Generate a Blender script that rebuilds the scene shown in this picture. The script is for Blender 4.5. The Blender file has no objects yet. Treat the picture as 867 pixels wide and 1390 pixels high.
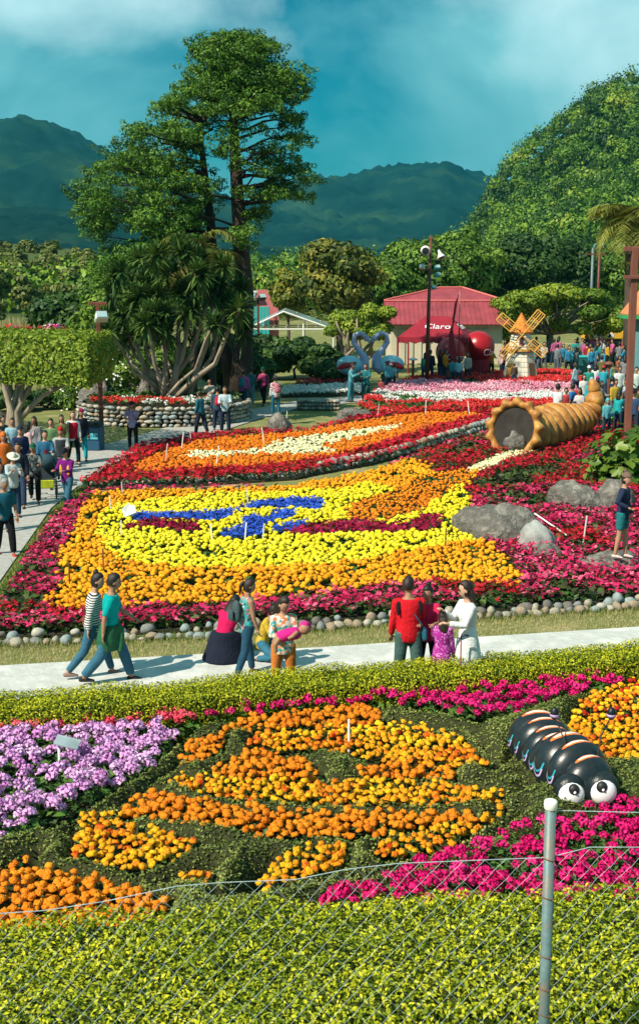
import bpy, math, random
import numpy as np
from mathutils import Vector, Matrix

R = math.radians
rng = np.random.default_rng(11)
random.seed(11)
scene = bpy.context.scene
col = scene.collection

# ------------------------------------------------------------------ camera
FOC, CX, CY, HOR, CAMZ = 1700.0, 433.5, 650.0, 359.0, 6.0
PITCH = math.atan((CY - HOR) / FOC)
cam_data = bpy.data.cameras.new("camera")
cam = bpy.data.objects.new("camera", cam_data)
col.objects.link(cam)
cam.location = (0, 0, CAMZ)
cam.rotation_euler = (math.pi / 2 - PITCH, 0, 0)
cam_data.sensor_fit = 'VERTICAL'
cam_data.sensor_height = 36.0
cam_data.lens = FOC / 1390.0 * 36.0
cam_data.shift_y = -45.0 / 1390.0
cam_data.clip_start = 0.1
cam_data.clip_end = 12000
scene.camera = cam

# ------------------------------------------------------------------ light
SUN_AZ, SUN_EL = 231.0, 45.0           # compass bearing to the sun (from +Y towards +X), height
sdir = Vector((math.sin(R(SUN_AZ)) * math.cos(R(SUN_EL)), math.cos(R(SUN_AZ)) * math.cos(R(SUN_EL)), math.sin(R(SUN_EL))))
sun_data = bpy.data.lights.new("sun", 'SUN')
sun_data.energy = 5.0
sun_data.angle = R(0.5)
sun_data.color = (1.0, 0.90, 0.74)
sun = bpy.data.objects.new("sun", sun_data)
col.objects.link(sun)
sun.location = (-60, -40, 80)
sun.rotation_euler = sdir.to_track_quat('Z', 'Y').to_euler()

world = bpy.data.worlds.new("World")
scene.world = world
world.use_nodes = True
wt = world.node_tree
wt.nodes.clear()
def wn(t, **kw):
    n = wt.nodes.new(t)
    for k, v in kw.items(): setattr(n, k, v)
    return n
w_out = wn('ShaderNodeOutputWorld'); w_bg = wn('ShaderNodeBackground')
w_sky = wn('ShaderNodeTexSky', sky_type='NISHITA', sun_disc=False, sun_elevation=R(SUN_EL), sun_rotation=R(SUN_AZ), air_density=1.0, dust_density=0.6)
w_tc = wn('ShaderNodeTexCoord')
w_map = wn('ShaderNodeMapping'); w_map.inputs['Scale'].default_value = (1.0, 1.0, 1.7); w_map.inputs['Location'].default_value = (9.35, 0.1, 0.62)
w_n1 = wn('ShaderNodeTexNoise'); w_n1.inputs['Scale'].default_value = 4.0; w_n1.inputs['Detail'].default_value = 7; w_n1.inputs['Roughness'].default_value = 0.52; w_n1.inputs['Distortion'].default_value = 0.35
w_r1 = wn('ShaderNodeValToRGB')
w_r1.color_ramp.elements[0].position = 0.38; w_r1.color_ramp.elements[0].color = (0, 0, 0, 1)
w_r1.color_ramp.elements[1].position = 0.64; w_r1.color_ramp.elements[1].color = (1, 1, 1, 1)
w_tint = wn('ShaderNodeMix', data_type='RGBA', blend_type='MULTIPLY'); w_tint.inputs[0].default_value = 1.0
w_tint.inputs[7].default_value = (0.012, 0.36, 0.41, 1)
w_mix = wn('ShaderNodeMix', data_type='RGBA'); w_mix.inputs[7].default_value = (1.6, 4.4, 4.8, 1)
w_map2 = wn('ShaderNodeMapping'); w_map2.inputs['Scale'].default_value = (1.0, 1.0, 1.5); w_map2.inputs['Location'].default_value = (9.47, 0.4, 0.27)
w_n2 = wn('ShaderNodeTexNoise'); w_n2.inputs['Scale'].default_value = 4.2; w_n2.inputs['Detail'].default_value = 8; w_n2.inputs['Roughness'].default_value = 0.5; w_n2.inputs['Distortion'].default_value = 0.15
w_r2 = wn('ShaderNodeValToRGB'); w_r2.color_ramp.elements[0].position = 0.50; w_r2.color_ramp.elements[1].position = 0.72
w_mix2 = wn('ShaderNodeMix', data_type='RGBA'); w_mix2.inputs[7].default_value = (5.2, 7.4, 7.7, 1)
w_bg.inputs['Strength'].default_value = 0.1
L = wt.links.new
L(w_tc.outputs['Generated'], w_map.inputs['Vector']); L(w_map.outputs[0], w_n1.inputs['Vector'])
L(w_n1.outputs['Fac'], w_r1.inputs[0]); L(w_sky.outputs[0], w_tint.inputs[6])
L(w_tint.outputs[2], w_mix.inputs[6]); L(w_r1.outputs[0], w_mix.inputs[0])
L(w_tc.outputs['Generated'], w_map2.inputs['Vector']); L(w_map2.outputs[0], w_n2.inputs['Vector']); L(w_n2.outputs['Fac'], w_r2.inputs[0]); L(w_r2.outputs[0], w_mix2.inputs[0]); L(w_mix.outputs[2], w_mix2.inputs[6])
L(w_mix2.outputs[2], w_bg.inputs[0]); L(w_bg.outputs[0], w_out.inputs[0])

vs = scene.view_settings
vs.view_transform = 'Standard'; vs.look = 'None'; vs.gamma = 1.0; vs.exposure = 0.66; vs.use_curve_mapping = False
scene.cycles.max_bounces = 5
scene.cycles.diffuse_bounces = 2
scene.cycles.glossy_bounces = 2
scene.cycles.transmission_bounces = 3
scene.cycles.volume_bounces = 0
scene.cycles.transparent_max_bounces = 6

# ------------------------------------------------------------------ layout helpers
def ray(px, py):
    u = (np.asarray(px, float) - CX) / FOC; v = (CY - np.asarray(py, float)) / FOC
    c, s = math.cos(PITCH), math.sin(PITCH)
    return u, c + v * s, -s + v * c
def ground(px, py, z=0.0):
    dx, dy, dz = ray(px, py)
    t = (z - CAMZ) / dz
    return np.stack([dx * t, dy * t], -1)
def G(px, py, z=0.0):
    a = ground(px, py, z); return Vector((float(a[0]), float(a[1]), z))
def D(px, py, y):
    dx, dy, dz = ray(px, py); t = y / dy
    return Vector((float(dx * t), float(y), float(CAMZ + dz * t)))
def poly(pts, z=0.0):
    a = np.array(pts, float); return ground(a[:, 0], a[:, 1], z)
def inside(pl, x, y):
    r = np.zeros(np.shape(x), bool); n = len(pl); j = n - 1
    for i in range(n):
        xi, yi = pl[i]; xj, yj = pl[j]
        c = (yi > y) != (yj > y)
        with np.errstate(divide='ignore', invalid='ignore'):
            r ^= c & (x < (xj - xi) * (y - yi) / (yj - yi + 1e-12) + xi)
        j = i
    return r
def edge_dist(pl, x, y):
    d = np.full(np.shape(x), 1e9); n = len(pl)
    for i in range(n):
        a = pl[i]; b = pl[(i + 1) % n]; e = b - a; l2 = e @ e + 1e-12
        t = np.clip(((x - a[0]) * e[0] + (y - a[1]) * e[1]) / l2, 0, 1)
        d = np.minimum(d, np.hypot(x - a[0] - t * e[0], y - a[1] - t * e[1]))
    return d
def _hash(i, j, s):
    v = np.sin(i * 127.1 + j * 311.7 + s * 74.7) * 43758.5453
    return v - np.floor(v)
def vnoise(x, y, s=0):
    i = np.floor(x); j = np.floor(y); fx = x - i; fy = y - j
    fx = fx * fx * (3 - 2 * fx); fy = fy * fy * (3 - 2 * fy)
    a = _hash(i, j, s); b = _hash(i + 1, j, s); c = _hash(i, j + 1, s); d = _hash(i + 1, j + 1, s)
    return a + (b - a) * fx + (c - a) * fy + (a - b - c + d) * fx * fy
def fbm(x, y, s=0, o=4):
    x = np.asarray(x, float); y = np.asarray(y, float)
    r = 0; a = 0.5
    for k in range(o):
        r = r + a * vnoise(x, y, s + k); x = x * 2.03 + 7.1; y = y * 2.03 + 3.3; a *= 0.5
    return r
def grid_points(pl, sp, jit=0.42):
    x0, y0 = pl.min(0); x1, y1 = pl.max(0)
    nx = int((x1 - x0) / sp) + 2; ny = int((y1 - y0) / (sp * 0.866)) + 2
    gx, gy = np.meshgrid(np.arange(nx), np.arange(ny))
    x = x0 + (gx + 0.5 * (gy % 2)) * sp; y = y0 + gy * sp * 0.866
    x = (x + rng.uniform(-jit, jit, x.shape) * sp).ravel(); y = (y + rng.uniform(-jit, jit, y.shape) * sp).ravel()
    m = inside(pl, x, y)
    return x[m], y[m]

# ------------------------------------------------------------------ mesh helpers
def np_mesh(name, V, faces, tint=None, smooth=False):
    if not isinstance(faces, (list, tuple)): faces = [faces]
    faces = [np.asarray(f, dtype=np.int32) for f in faces if len(f)]
    me = bpy.data.meshes.new(name)
    V = np.asarray(V, dtype=np.float32)
    me.vertices.add(len(V)); me.vertices.foreach_set('co', V.ravel())
    idx = np.concatenate([f.ravel() for f in faces])
    tot = np.concatenate([np.full(len(f), f.shape[1], np.int32) for f in faces])
    st = np.concatenate([[0], np.cumsum(tot)[:-1]]).astype(np.int32)
    me.loops.add(len(idx)); me.loops.foreach_set('vertex_index', idx)
    me.polygons.add(len(tot)); me.polygons.foreach_set('loop_start', st)
    if smooth: me.polygons.foreach_set('use_smooth', np.ones(len(tot), bool))
    me.update(calc_edges=True)
    if tint is not None:
        at = me.attributes.new('tint', 'FLOAT', 'POINT'); at.data.foreach_set('value', np.asarray(tint, np.float32))
    return me
def link(name, data, parent=None, m=None, loc=None, rz=None, kind=None):
    o = bpy.data.objects.new(name, data)
    if m is not None and data is not None:
        data.materials.clear(); data.materials.append(m)
    if parent is not None: o.parent = parent
    if loc is not None: o.location = loc
    if rz is not None: o.rotation_euler = (0, 0, rz)
    if kind: o['kind'] = kind
    col.objects.link(o)
    return o
def thing(name, label, cat, loc=(0, 0, 0), rz=0, group=None):
    o = bpy.data.objects.new(name, None); col.objects.link(o)
    o.empty_display_size = 0.2
    o.location = loc; o.rotation_euler = (0, 0, rz)
    return tag(o, label, cat, group)
def tag(o, label, cat, group=None):
    o['label'] = label; o['category'] = cat
    if group: o['group'] = group
    return o

class MB:
    """collects shapes as polygons; build() links them as one mesh object"""
    def __init__(s): s.V = []; s.F = []
    def add(s, V, F):
        n = len(s.V); s.V += [tuple(v) for v in V]; s.F += [tuple(i + n for i in f) for f in F]; return s
    def box(s, c, size, rot=None, taper=1.0, bev=0.0):
        hx, hy, hz = size[0] / 2, size[1] / 2, size[2] / 2
        if bev > 0:
            b = min(bev, hx * .9, hy * .9, hz * .9)
            V = []
            rings = [(-hz, b, 1), (-hz + b, 0, 1), (hz - b, 0, taper), (hz, b, taper)]
            F = []
            for z, ins, k in rings:
                x, y = hx * k - ins, hy * k - ins
                V += [(-x, -y + b * (ins == 0), z), (-x + b * (ins == 0), -y, z), (x - b * (ins == 0), -y, z), (x, -y + b * (ins == 0), z),
                      (x, y - b * (ins == 0), z), (x - b * (ins == 0), y, z), (-x + b * (ins == 0), y, z), (-x, y - b * (ins == 0), z)]
            for r in range(3):
                for i in range(8):
                    j = (i + 1) % 8
                    F.append((r * 8 + i, r * 8 + j, r * 8 + 8 + j, r * 8 + 8 + i))
            F.append(tuple(range(7, -1, -1))); F.append(tuple(range(24, 32)))
        else:
            k = taper
            V = [(-hx, -hy, -hz), (hx, -hy, -hz), (hx, hy, -hz), (-hx, hy, -hz), (-hx * k, -hy * k, hz), (hx * k, -hy * k, hz), (hx * k, hy * k, hz), (-hx * k, hy * k, hz)]
            F = [(3, 2, 1, 0), (4, 5, 6, 7), (0, 1, 5, 4), (1, 2, 6, 5), (2, 3, 7, 6), (3, 0, 4, 7)]
        c = Vector(c)
        if rot is not None:
            V = [rot @ Vector(v) + c for v in V]
        else:
            V = [Vector(v) + c for v in V]
        return s.add(V, F)
    def tube(s, pts, rad, n=8, flat=None, up=None):
        pts = [Vector(p) for p in pts]
        if not hasattr(rad, '__len__'): rad = [rad] * len(pts)
        V = []; F = []
        prev = None
        for i, p in enumerate(pts):
            t = (pts[min(i + 1, len(pts) - 1)] - pts[max(i - 1, 0)])
            if t.length < 1e-9: t = Vector((0, 0, 1))
            t.normalize()
            if prev is None:
                a = Vector(up) if up is not None else (Vector((1, 0, 0)) if abs(t.x) < 0.8 else Vector((0, 1, 0)))
            else: a = prev
            a = a - t * a.dot(t)
            if a.length < 1e-6: a = t.orthogonal()
            a.normalize(); b = t.cross(a); prev = a
            r = rad[i]
            ra, rb = r if hasattr(r, '__len__') else (r, r)
            for k in range(n):
                w = 2 * math.pi * k / n
                V.append(p + a * (math.cos(w) * ra) + b * (math.sin(w) * rb))
        for i in range(len(pts) - 1):
            for k in range(n):
                j = (k + 1) % n
                F.append((i * n + k, i * n + j, (i + 1) * n + j, (i + 1) * n + k))
        F.append(tuple(range(n - 1, -1, -1))); F.append(tuple((len(pts) - 1) * n + k for k in range(n)))
        return s.add(V, F)
    def ball(s, c, r, nu=12, nv=8, rot=None, fn=None):
        rx, ry, rz = r if hasattr(r, '__len__') else (r, r, r)
        c = Vector(c); V = [Vector((0, 0, -1))]
        for i in range(1, nv):
            ph = -math.pi / 2 + math.pi * i / nv
            for k in range(nu):
                w = 2 * math.pi * k / nu
                V.append(Vector((math.cos(ph) * math.cos(w), math.cos(ph) * math.sin(w), math.sin(ph))))
        V.append(Vector((0, 0, 1)))
        O = []
        for d in V:
            q = Vector((d.x * rx, d.y * ry, d.z * rz))
            if fn: q = fn(d, q)
            if rot is not None: q = rot @ q
            O.append(q + c)
        F = []
        for k in range(nu):
            j = (k + 1) % nu
            F.append((0, 1 + j, 1 + k)); e = len(V) - 1; b = 1 + (nv - 2) * nu
            F.append((e, b + k, b + j))
        for i in range(nv - 2):
            for k in range(nu):
                j = (k + 1) % nu
                F.append((1 + i * nu + k, 1 + i * nu + j, 1 + (i + 1) * nu + j, 1 + (i + 1) * nu + k))
        return s.add(O, F)
    def lathe(s, prof, n=16, c=(0, 0, 0)):
        c = Vector(c); V = []; F = []
        for r, z in prof:
            for k in range(n):
                w = 2 * math.pi * k / n
                V.append(c + Vector((r * math.cos(w), r * math.sin(w), z)))
        for i in range(len(prof) - 1):
            for k in range(n):
                j = (k + 1) % n
                F.append((i * n + k, i * n + j, (i + 1) * n + j, (i + 1) * n + k))
        F.append(tuple(range(n - 1, -1, -1))); F.append(tuple((len(prof) - 1) * n + k for k in range(n)))
        return s.add(V, F)
    def quad(s, *p): return s.add(p, [tuple(range(len(p)))])
    def mesh(s, name, smooth=False):
        me = bpy.data.meshes.new(name); me.from_pydata([tuple(v) for v in s.V], [], s.F); me.update()
        if smooth: me.polygons.foreach_set('use_smooth', np.ones(len(me.polygons), bool))
        return me
    def build(s, name, m, parent=None, smooth=False, loc=None, rz=None, kind=None):
        return link(name, s.mesh(name, smooth), parent, m, loc, rz, kind)

def rots(n, tilt=0.3, up=None):
    """n random rotation matrices: spin about z, then a lean"""
    a = rng.uniform(0, 2 * np.pi, n); t = rng.normal(0, tilt, n); b = rng.uniform(0, 2 * np.pi, n)
    ca, sa, ct, st = np.cos(a), np.sin(a), np.cos(t), np.sin(t)
    z = np.zeros(n); o = np.ones(n)
    Rz = np.stack([np.stack([ca, -sa, z], -1), np.stack([sa, ca, z], -1), np.stack([z, z, o], -1)], 1)
    Rx = np.stack([np.stack([o, z, z], -1), np.stack([z, ct, -st], -1), np.stack([z, st, ct], -1)], 1)
    cb, sb = np.cos(b), np.sin(b)
    Rb = np.stack([np.stack([cb, -sb, z], -1), np.stack([sb, cb, z], -1), np.stack([z, z, o], -1)], 1)
    return Rb @ Rx @ Rz
def scatter(bases, pos, scale, rot, tint):
    """bases: list of (V,F) shapes; every position gets one; returns merged V,F,tint"""
    pos = np.asarray(pos); N = len(pos); which = rng.integers(0, len(bases), N)
    Vs, Fs, Ts = [], {}, []; off = 0
    for b, (bv, bf) in enumerate(bases):
        m = which == b
        if not m.any(): continue
        sc = np.asarray(scale)[m]
        v = np.einsum('nij,kj->nki', rot[m], bv) * sc[:, None, None] + pos[m][:, None, :]
        n = len(v); k = len(bv)
        for f in (bf if isinstance(bf, list) else [bf]):
            ff = (f[None] + (off + np.arange(n) * k)[:, None, None]).reshape(-1, f.shape[1])
            Fs.setdefault(f.shape[1], []).append(ff)
        Vs.append(v.reshape(-1, 3)); Ts.append(np.repeat(np.asarray(tint)[m], k)); off += n * k
    return np.concatenate(Vs), [np.concatenate(x) for x in Fs.values()], np.concatenate(Ts)
def leaf_quads(pos, nrm, size, aspect=0.55, fold=0.0):
    """diamond leaves: one quad each"""
    pos = np.asarray(pos, float); N = len(pos)
    nrm = nrm / (np.linalg.norm(nrm, axis=1, keepdims=True) + 1e-9)
    r = rng.normal(size=(N, 3)); t = np.cross(nrm, r); t /= np.linalg.norm(t, axis=1, keepdims=True) + 1e-9
    b = np.cross(nrm, t); s = np.asarray(size, float).reshape(-1, 1) * np.ones((N, 1))
    V = np.stack([pos - t * s, pos + b * s * aspect + nrm * s * fold, pos + t * s, pos - b * s * aspect + nrm * s * fold], 1).reshape(-1, 3)
    F = np.arange(N * 4).reshape(-1, 4)
    return V, F

# ------------------------------------------------------------------ materials
_M = {}
def newmat(name):
    m = bpy.data.materials.new(name); m.use_nodes = True; nt = m.node_tree
    return m, nt, nt.nodes['Principled BSDF'], nt.links.new
def ramp(nt, cols):
    r = nt.nodes.new('ShaderNodeValToRGB'); e = r.color_ramp.elements
    while len(e) < len(cols): e.new(0.5)
    for i, c in enumerate(cols):
        p = i / (len(cols) - 1) if len(c) < 4 or c[3] is None else c[3]
        e[i].position = p; e[i].color = (c[0], c[1], c[2], 1)
    return r
def noise(nt, scale, detail=4, rough=0.55, coord='Object', stretch=None):
    tc = nt.nodes.new('ShaderNodeTexCoord'); n = nt.nodes.new('ShaderNodeTexNoise')
    n.inputs['Scale'].default_value = scale; n.inputs['Detail'].default_value = detail; n.inputs['Roughness'].default_value = rough
    if stretch:
        mp = nt.nodes.new('ShaderNodeMapping'); mp.inputs['Scale'].default_value = stretch
        nt.links.new(tc.outputs[coord], mp.inputs[0]); nt.links.new(mp.outputs[0], n.inputs['Vector'])
    else: nt.links.new(tc.outputs[coord], n.inputs['Vector'])
    return n
def bump(nt, h, b, strength=0.4, dist=0.02):
    bp = nt.nodes.new('ShaderNodeBump'); bp.inputs['Strength'].default_value = strength; bp.inputs['Distance'].default_value = dist
    nt.links.new(h, bp.inputs['Height']); nt.links.new(bp.outputs[0], b.inputs['Normal'])
def surf(name, c1, c2=None, scale=4, rough=0.8, bump_s=0.3, bump_d=0.02, metal=0.0, stretch=None, coord='Object', spec=0.3, detail=5, c3=None):
    """a surface whose colour wanders between two or three colours, with fine relief"""
    if name in _M: return _M[name]
    m, nt, b, L = newmat(name)
    if c2 is None: c2 = tuple(x * 0.8 for x in c1)
    n = noise(nt, scale, detail, 0.6, coord, stretch)
    cols = [(*c1, 0.32), (*c2, 0.68)] if c3 is None else [(*c1, 0.30), (*c2, 0.5), (*c3, 0.70)]
    r = ramp(nt, cols); L(n.outputs['Fac'], r.inputs[0]); L(r.outputs[0], b.inputs['Base Color'])
    b.inputs['Roughness'].default_value = rough; b.inputs['Metallic'].default_value = metal
    b.inputs['Specular IOR Level'].default_value = spec
    if bump_s:
        n2 = noise(nt, scale * 5, 4, 0.6, coord, stretch); bump(nt, n2.outputs['Fac'], b, bump_s, bump_d)
    _M[name] = m; return m
def petal(name, cols, rough=0.6, trans=0.25, source='tint', spec=0.2, ruffle=0.0):
    """leaf and petal material: colour from the per-piece tint (or per-object random), some light passing through"""
    if name in _M: return _M[name]
    m, nt, b, L = newmat(name)
    if source == 'tint':
        a = nt.nodes.new('ShaderNodeAttribute'); a.attribute_name = 'tint'; out = a.outputs['Fac']
    else:
        a = nt.nodes.new('ShaderNodeObjectInfo'); nz = nt.nodes.new('ShaderNodeTexNoise'); nz.inputs['Scale'].default_value = 2.6; nz.inputs['Detail'].default_value = 2
        L(a.outputs['Location'], nz.inputs['Vector']); at = nt.nodes.new('ShaderNodeAttribute'); at.attribute_name = 'tint'
        def mad(x, k, c):
            n = nt.nodes.new('ShaderNodeMath'); n.operation = 'MULTIPLY_ADD'; L(x, n.inputs[0]); n.inputs[1].default_value = k
            if isinstance(c, (int, float)): n.inputs[2].default_value = c
            else: L(c, n.inputs[2])
            return n.outputs[0]
        out = mad(nz.outputs['Fac'], 1.5, mad(a.outputs['Random'], .30, mad(at.outputs['Fac'], .28, -.62)))
    r = ramp(nt, [c if len(c) == 4 else (*c, None) for c in cols]); L(out, r.inputs[0])
    b.inputs['Roughness'].default_value = rough; b.inputs['Specular IOR Level'].default_value = spec
    L(r.outputs[0], b.inputs['Base Color'])
    if ruffle:
        tc = nt.nodes.new('ShaderNodeTexCoord'); vo = nt.nodes.new('ShaderNodeTexVoronoi'); vo.inputs['Scale'].default_value = ruffle if source == 'tint' else 3.2
        L(tc.outputs['Object'], vo.inputs['Vector']); bump(nt, vo.outputs['Distance'], b, 0.9, 0.012)
    if trans > 0:
        tr = nt.nodes.new('ShaderNodeBsdfTranslucent'); L(r.outputs[0], tr.inputs[0])
        mx = nt.nodes.new('ShaderNodeMixShader'); mx.inputs[0].default_value = trans
        L(b.outputs[0], mx.inputs[1]); L(tr.outputs[0], mx.inputs[2]); L(mx.outputs[0], nt.nodes['Material Output'].inputs[0])
    _M[name] = m; return m
def paint(name, c, rough=0.5, spec=0.4, wear=0.12, metal=0.0):
    return surf(name, c, tuple(max(0, x * (1 - wear)) for x in c), 3.0, rough, 0.08, 0.01, metal, spec=spec)
# ================================================================== the setting
MAT_ground = surf('dry_lawn', (0.28, 0.225, 0.10), (0.13, 0.155, 0.04), 0.55, 0.95, 0.6, 0.03, coord='Object', c3=(0.33, 0.27, 0.14))
MAT_path = surf('pale_paving', (0.66, 0.66, 0.62), (0.42, 0.43, 0.41), 1.1, 0.8, 0.8, 0.03, detail=10, c3=(0.60, 0.60, 0.57))
MAT_gravel = surf('grey_paving', (0.40, 0.39, 0.36), (0.27, 0.27, 0.255), 7.0, 0.9, 0.5, 0.02)
MAT_soil = surf('soil', (0.035, 0.026, 0.016), (0.02, 0.03, 0.012), 3.0, 0.95, 0.5, 0.03)
MAT_stone = surf('river_stone', (0.34, 0.31, 0.26), (0.20, 0.19, 0.17), 3.0, 0.85, 0.4, 0.02, c3=(0.42, 0.39, 0.33))
MAT_rock = surf('boulder_rock', (0.31, 0.29, 0.25), (0.10, 0.095, 0.085), 2.4, 0.9, 1.0, 0.10, detail=10, c3=(0.27, 0.25, 0.22))
MAT_dark_metal = surf('brown_painted_steel', (0.16, 0.045, 0.03), (0.10, 0.03, 0.022), 3, 0.5, 0.1)

def nonuni(lo, hi, near_lo, near_hi, step, grow=1.35):
    a = list(np.arange(near_lo, near_hi + 1e-6, step)); d = step
    while a[-1] < hi: d *= grow; a.append(min(hi, a[-1] + d))
    d = step
    while a[0] > lo: d *= grow; a.insert(0, max(lo, a[0] - d))
    return np.array(a)
def bank(y):
    t = np.clip((11.0 - y) / 4.5, 0, 1); return 1.0 * t * t * (3 - 2 * t)
def grid_mesh(name, X, Y, Z, smooth=True):
    ny, nx = X.shape; i = np.arange(nx * ny).reshape(ny, nx)
    F = np.stack([i[:-1, :-1], i[:-1, 1:], i[1:, 1:], i[1:, :-1]], -1).reshape(-1, 4)
    return np_mesh(name, np.stack([X.ravel(), Y.ravel(), Z.ravel()], -1), F, smooth=smooth)
gx = nonuni(-5000, 5000, -16, 16, 0.8); gy = nonuni(-300, 7000, 2, 70, 0.8)
X, Y = np.meshgrid(gx, gy)
link('ground', grid_mesh('ground', X, Y, bank(Y) - 0.03 * fbm(X * .5, Y * .5, 3)), None, MAT_ground, kind='structure')

def strip(name, left, right, z, m, kind='structure', n=10):
    """a sheet between two lines of points"""
    def dense(p):
        o = []
        for a, b in zip(p[:-1], p[1:]):
            for k in range(n): o.append(a + (b - a) * k / n)
        return o + [p[-1]]
    l, r = dense(left), dense(right); V = []; F = []
    for a, b in zip(l, r):
        for k in range(5):
            t = k / 4; V.append((a[0] * (1 - t) + b[0] * t, a[1] * (1 - t) + b[1] * t, z))
    for i in range(len(l) - 1):
        for k in range(4):
            F.append((i * 5 + k, i * 5 + k + 1, (i + 1) * 5 + k + 1, (i + 1) * 5 + k))
    me = bpy.data.meshes.new(name); me.from_pydata(V, [], F); me.update()
    return link(name, me, None, m, kind=kind)
pf = [G(-420, 931, 0), G(0, 905, 0), G(433, 880, 0), G(867, 852, 0), G(1300, 826, 0)]
pn = [p + Vector((0.35, -3.3, 0)) for p in pf]
strip('path', [p.xy for p in pf], [p.xy for p in pn], 0.02, MAT_path)
wpath_r = [Vector((-5.9, 14.0)), Vector((-6.02, 19)), G(0, 790).xy, G(70, 690).xy, G(110, 657).xy, G(148, 633).xy, G(205, 606).xy, G(300, 586).xy, G(345, 571).xy, G(410, 553).xy, G(490, 546).xy, G(540, 544).xy]
wpath_l = [Vector((-9.4, 14.0)), Vector((-9.5, 19)), Vector((-9.6, 24)), Vector((-9.8, 31)), Vector((-9.6, 36)), G(80, 612).xy, G(150, 602).xy, G(260, 571).xy, G(330, 558).xy, G(400, 545).xy, G(480, 538).xy, G(540, 536).xy]
strip('path', wpath_l, wpath_r, 0.016, MAT_gravel)

# ---------------------------------------------------------------- far terrain
MAT_far = surf('far_forest', (0.003, 0.014, 0.016), (0.007, 0.028, 0.024), 0.008, 0.95, 0.0, coord='Object', c3=(0.030, 0.065, 0.030), spec=0.0, detail=9)  # palest tone paints sunlit patches on the slopes; dark tones stand for cloud shade
MAT_hill = surf('near_forest_floor', (0.010, 0.026, 0.008), (0.02, 0.042, 0.012), 0.05, 0.95, 0.0, spec=0.0)
def ridge(name, prof, Dist, run, amp, m, nx=220, ny=60, seed=0, back=0.35, freq=0.004, jag=0.0, x_pad=1.4, bumpy=0.0):
    p = np.array(prof, float)
    xs = (p[:, 0] - CX) / FOC * Dist; zs = (HOR - p[:, 1]) / FOC * Dist + CAMZ
    x = np.linspace(xs[0], xs[-1], nx); top = np.interp(x, xs, zs)
    k = np.ones(7) / 7; top = np.convolve(np.pad(top, 3, 'edge'), k, 'valid')
    top = top + jag * (fbm(x * freq * 9, x * 0, seed + 5, 4) - .5)
    t = np.concatenate([np.linspace(0, 1, ny), 1 + back * np.linspace(0.06, 1, 12)])
    Tt, Xx = np.meshgrid(t, x, indexing='ij')
    Yy = Dist - run + run * Tt
    sh = np.where(Tt <= 1, Tt ** 1.15, np.maximum(0, 1 - (Tt - 1) / back) ** 1.2)
    Zz = top[None] * sh
    env = np.clip(sh * 1.6, 0, 1) * np.where(Tt <= 1, np.clip((1 - Tt) * 6, 0.0, 1), 1)
    Zz = Zz + amp * env * (fbm(Xx * freq, Yy * freq * .6, seed, 5) - .5) * 2
    if bumpy: Zz = Zz + bumpy * np.clip(sh * 4, 0, 1) * (vnoise(Xx / 9, Yy / 9, seed + 9) + .6 * vnoise(Xx / 4, Yy / 4, seed + 3))
    Xx = Xx * (Yy / Dist * .5 + .5)
    Zz = Zz - 1.0
    return link(name, grid_mesh(name, Xx, Yy, Zz), None, m, kind='structure'), (x, top)
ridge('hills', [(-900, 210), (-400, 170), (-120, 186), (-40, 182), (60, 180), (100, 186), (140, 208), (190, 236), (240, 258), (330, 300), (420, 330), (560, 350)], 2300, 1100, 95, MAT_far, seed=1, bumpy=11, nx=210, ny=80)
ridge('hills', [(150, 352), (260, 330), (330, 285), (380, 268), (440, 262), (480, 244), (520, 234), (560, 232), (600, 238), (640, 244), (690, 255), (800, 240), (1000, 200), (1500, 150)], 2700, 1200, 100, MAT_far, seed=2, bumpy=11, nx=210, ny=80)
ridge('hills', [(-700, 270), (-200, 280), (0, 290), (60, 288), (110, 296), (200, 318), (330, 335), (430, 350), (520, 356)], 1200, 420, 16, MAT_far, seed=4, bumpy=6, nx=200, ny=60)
HP = [(430, 390), (470, 384), (500, 372), (540, 354), (590, 335), (620, 325), (645, 290), (658, 252), (695, 212), (745, 172), (780, 138), (805, 122), (835, 116), (867, 118), (930, 96), (1050, 70), (1300, 60)]
hill_D, hill_run = 460.0, 230.0
hill, (hx_, htop_) = ridge('hills', HP, hill_D, hill_run, 5, MAT_hill, seed=6, freq=0.02, nx=160, ny=60)
ridge('hills', [(-500, 318), (-100, 320), (0, 322), (60, 324), (110, 330), (150, 342), (230, 372), (300, 425), (320, 430)], 190, 70, 1.0, surf('field_slope', (0.07, 0.10, 0.025), (0.04, 0.065, 0.015), 0.15, 0.95, 0.0), seed=8, freq=0.03, nx=90, ny=30)

hill.location.z = -6.0
LEAF = {}
def leafmat(key, cols, trans=0.18, rough=0.55): return petal('leaf_' + key, cols, rough, trans, spec=0.25)
G_bright = leafmat('bright', [(0.05, 0.11, 0.010), (0.15, 0.23, 0.018), (0.30, 0.36, 0.03)])
G_mid = leafmat('mid', [(0.025, 0.07, 0.010), (0.09, 0.18, 0.018), (0.18, 0.28, 0.03)])
G_dark = leafmat('dark', [(0.012, 0.038, 0.010), (0.035, 0.085, 0.016), (0.07, 0.13, 0.022)])
G_yellow = leafmat('golden', [(0.07, 0.13, 0.006), (0.28, 0.33, 0.010), (0.60, 0.56, 0.02)])
G_box = leafmat('box', [(0.07, 0.10, 0.022), (0.20, 0.25, 0.05), (0.36, 0.36, 0.10)])
G_under = leafmat('under', [(0.015, 0.045, 0.01), (0.04, 0.10, 0.018), (0.07, 0.15, 0.03)])
G_hill = leafmat('hill', [(0.016, 0.05, 0.008), (0.065, 0.15, 0.014), (0.17, 0.29, 0.02), (0.32, 0.35, 0.045)])
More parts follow.
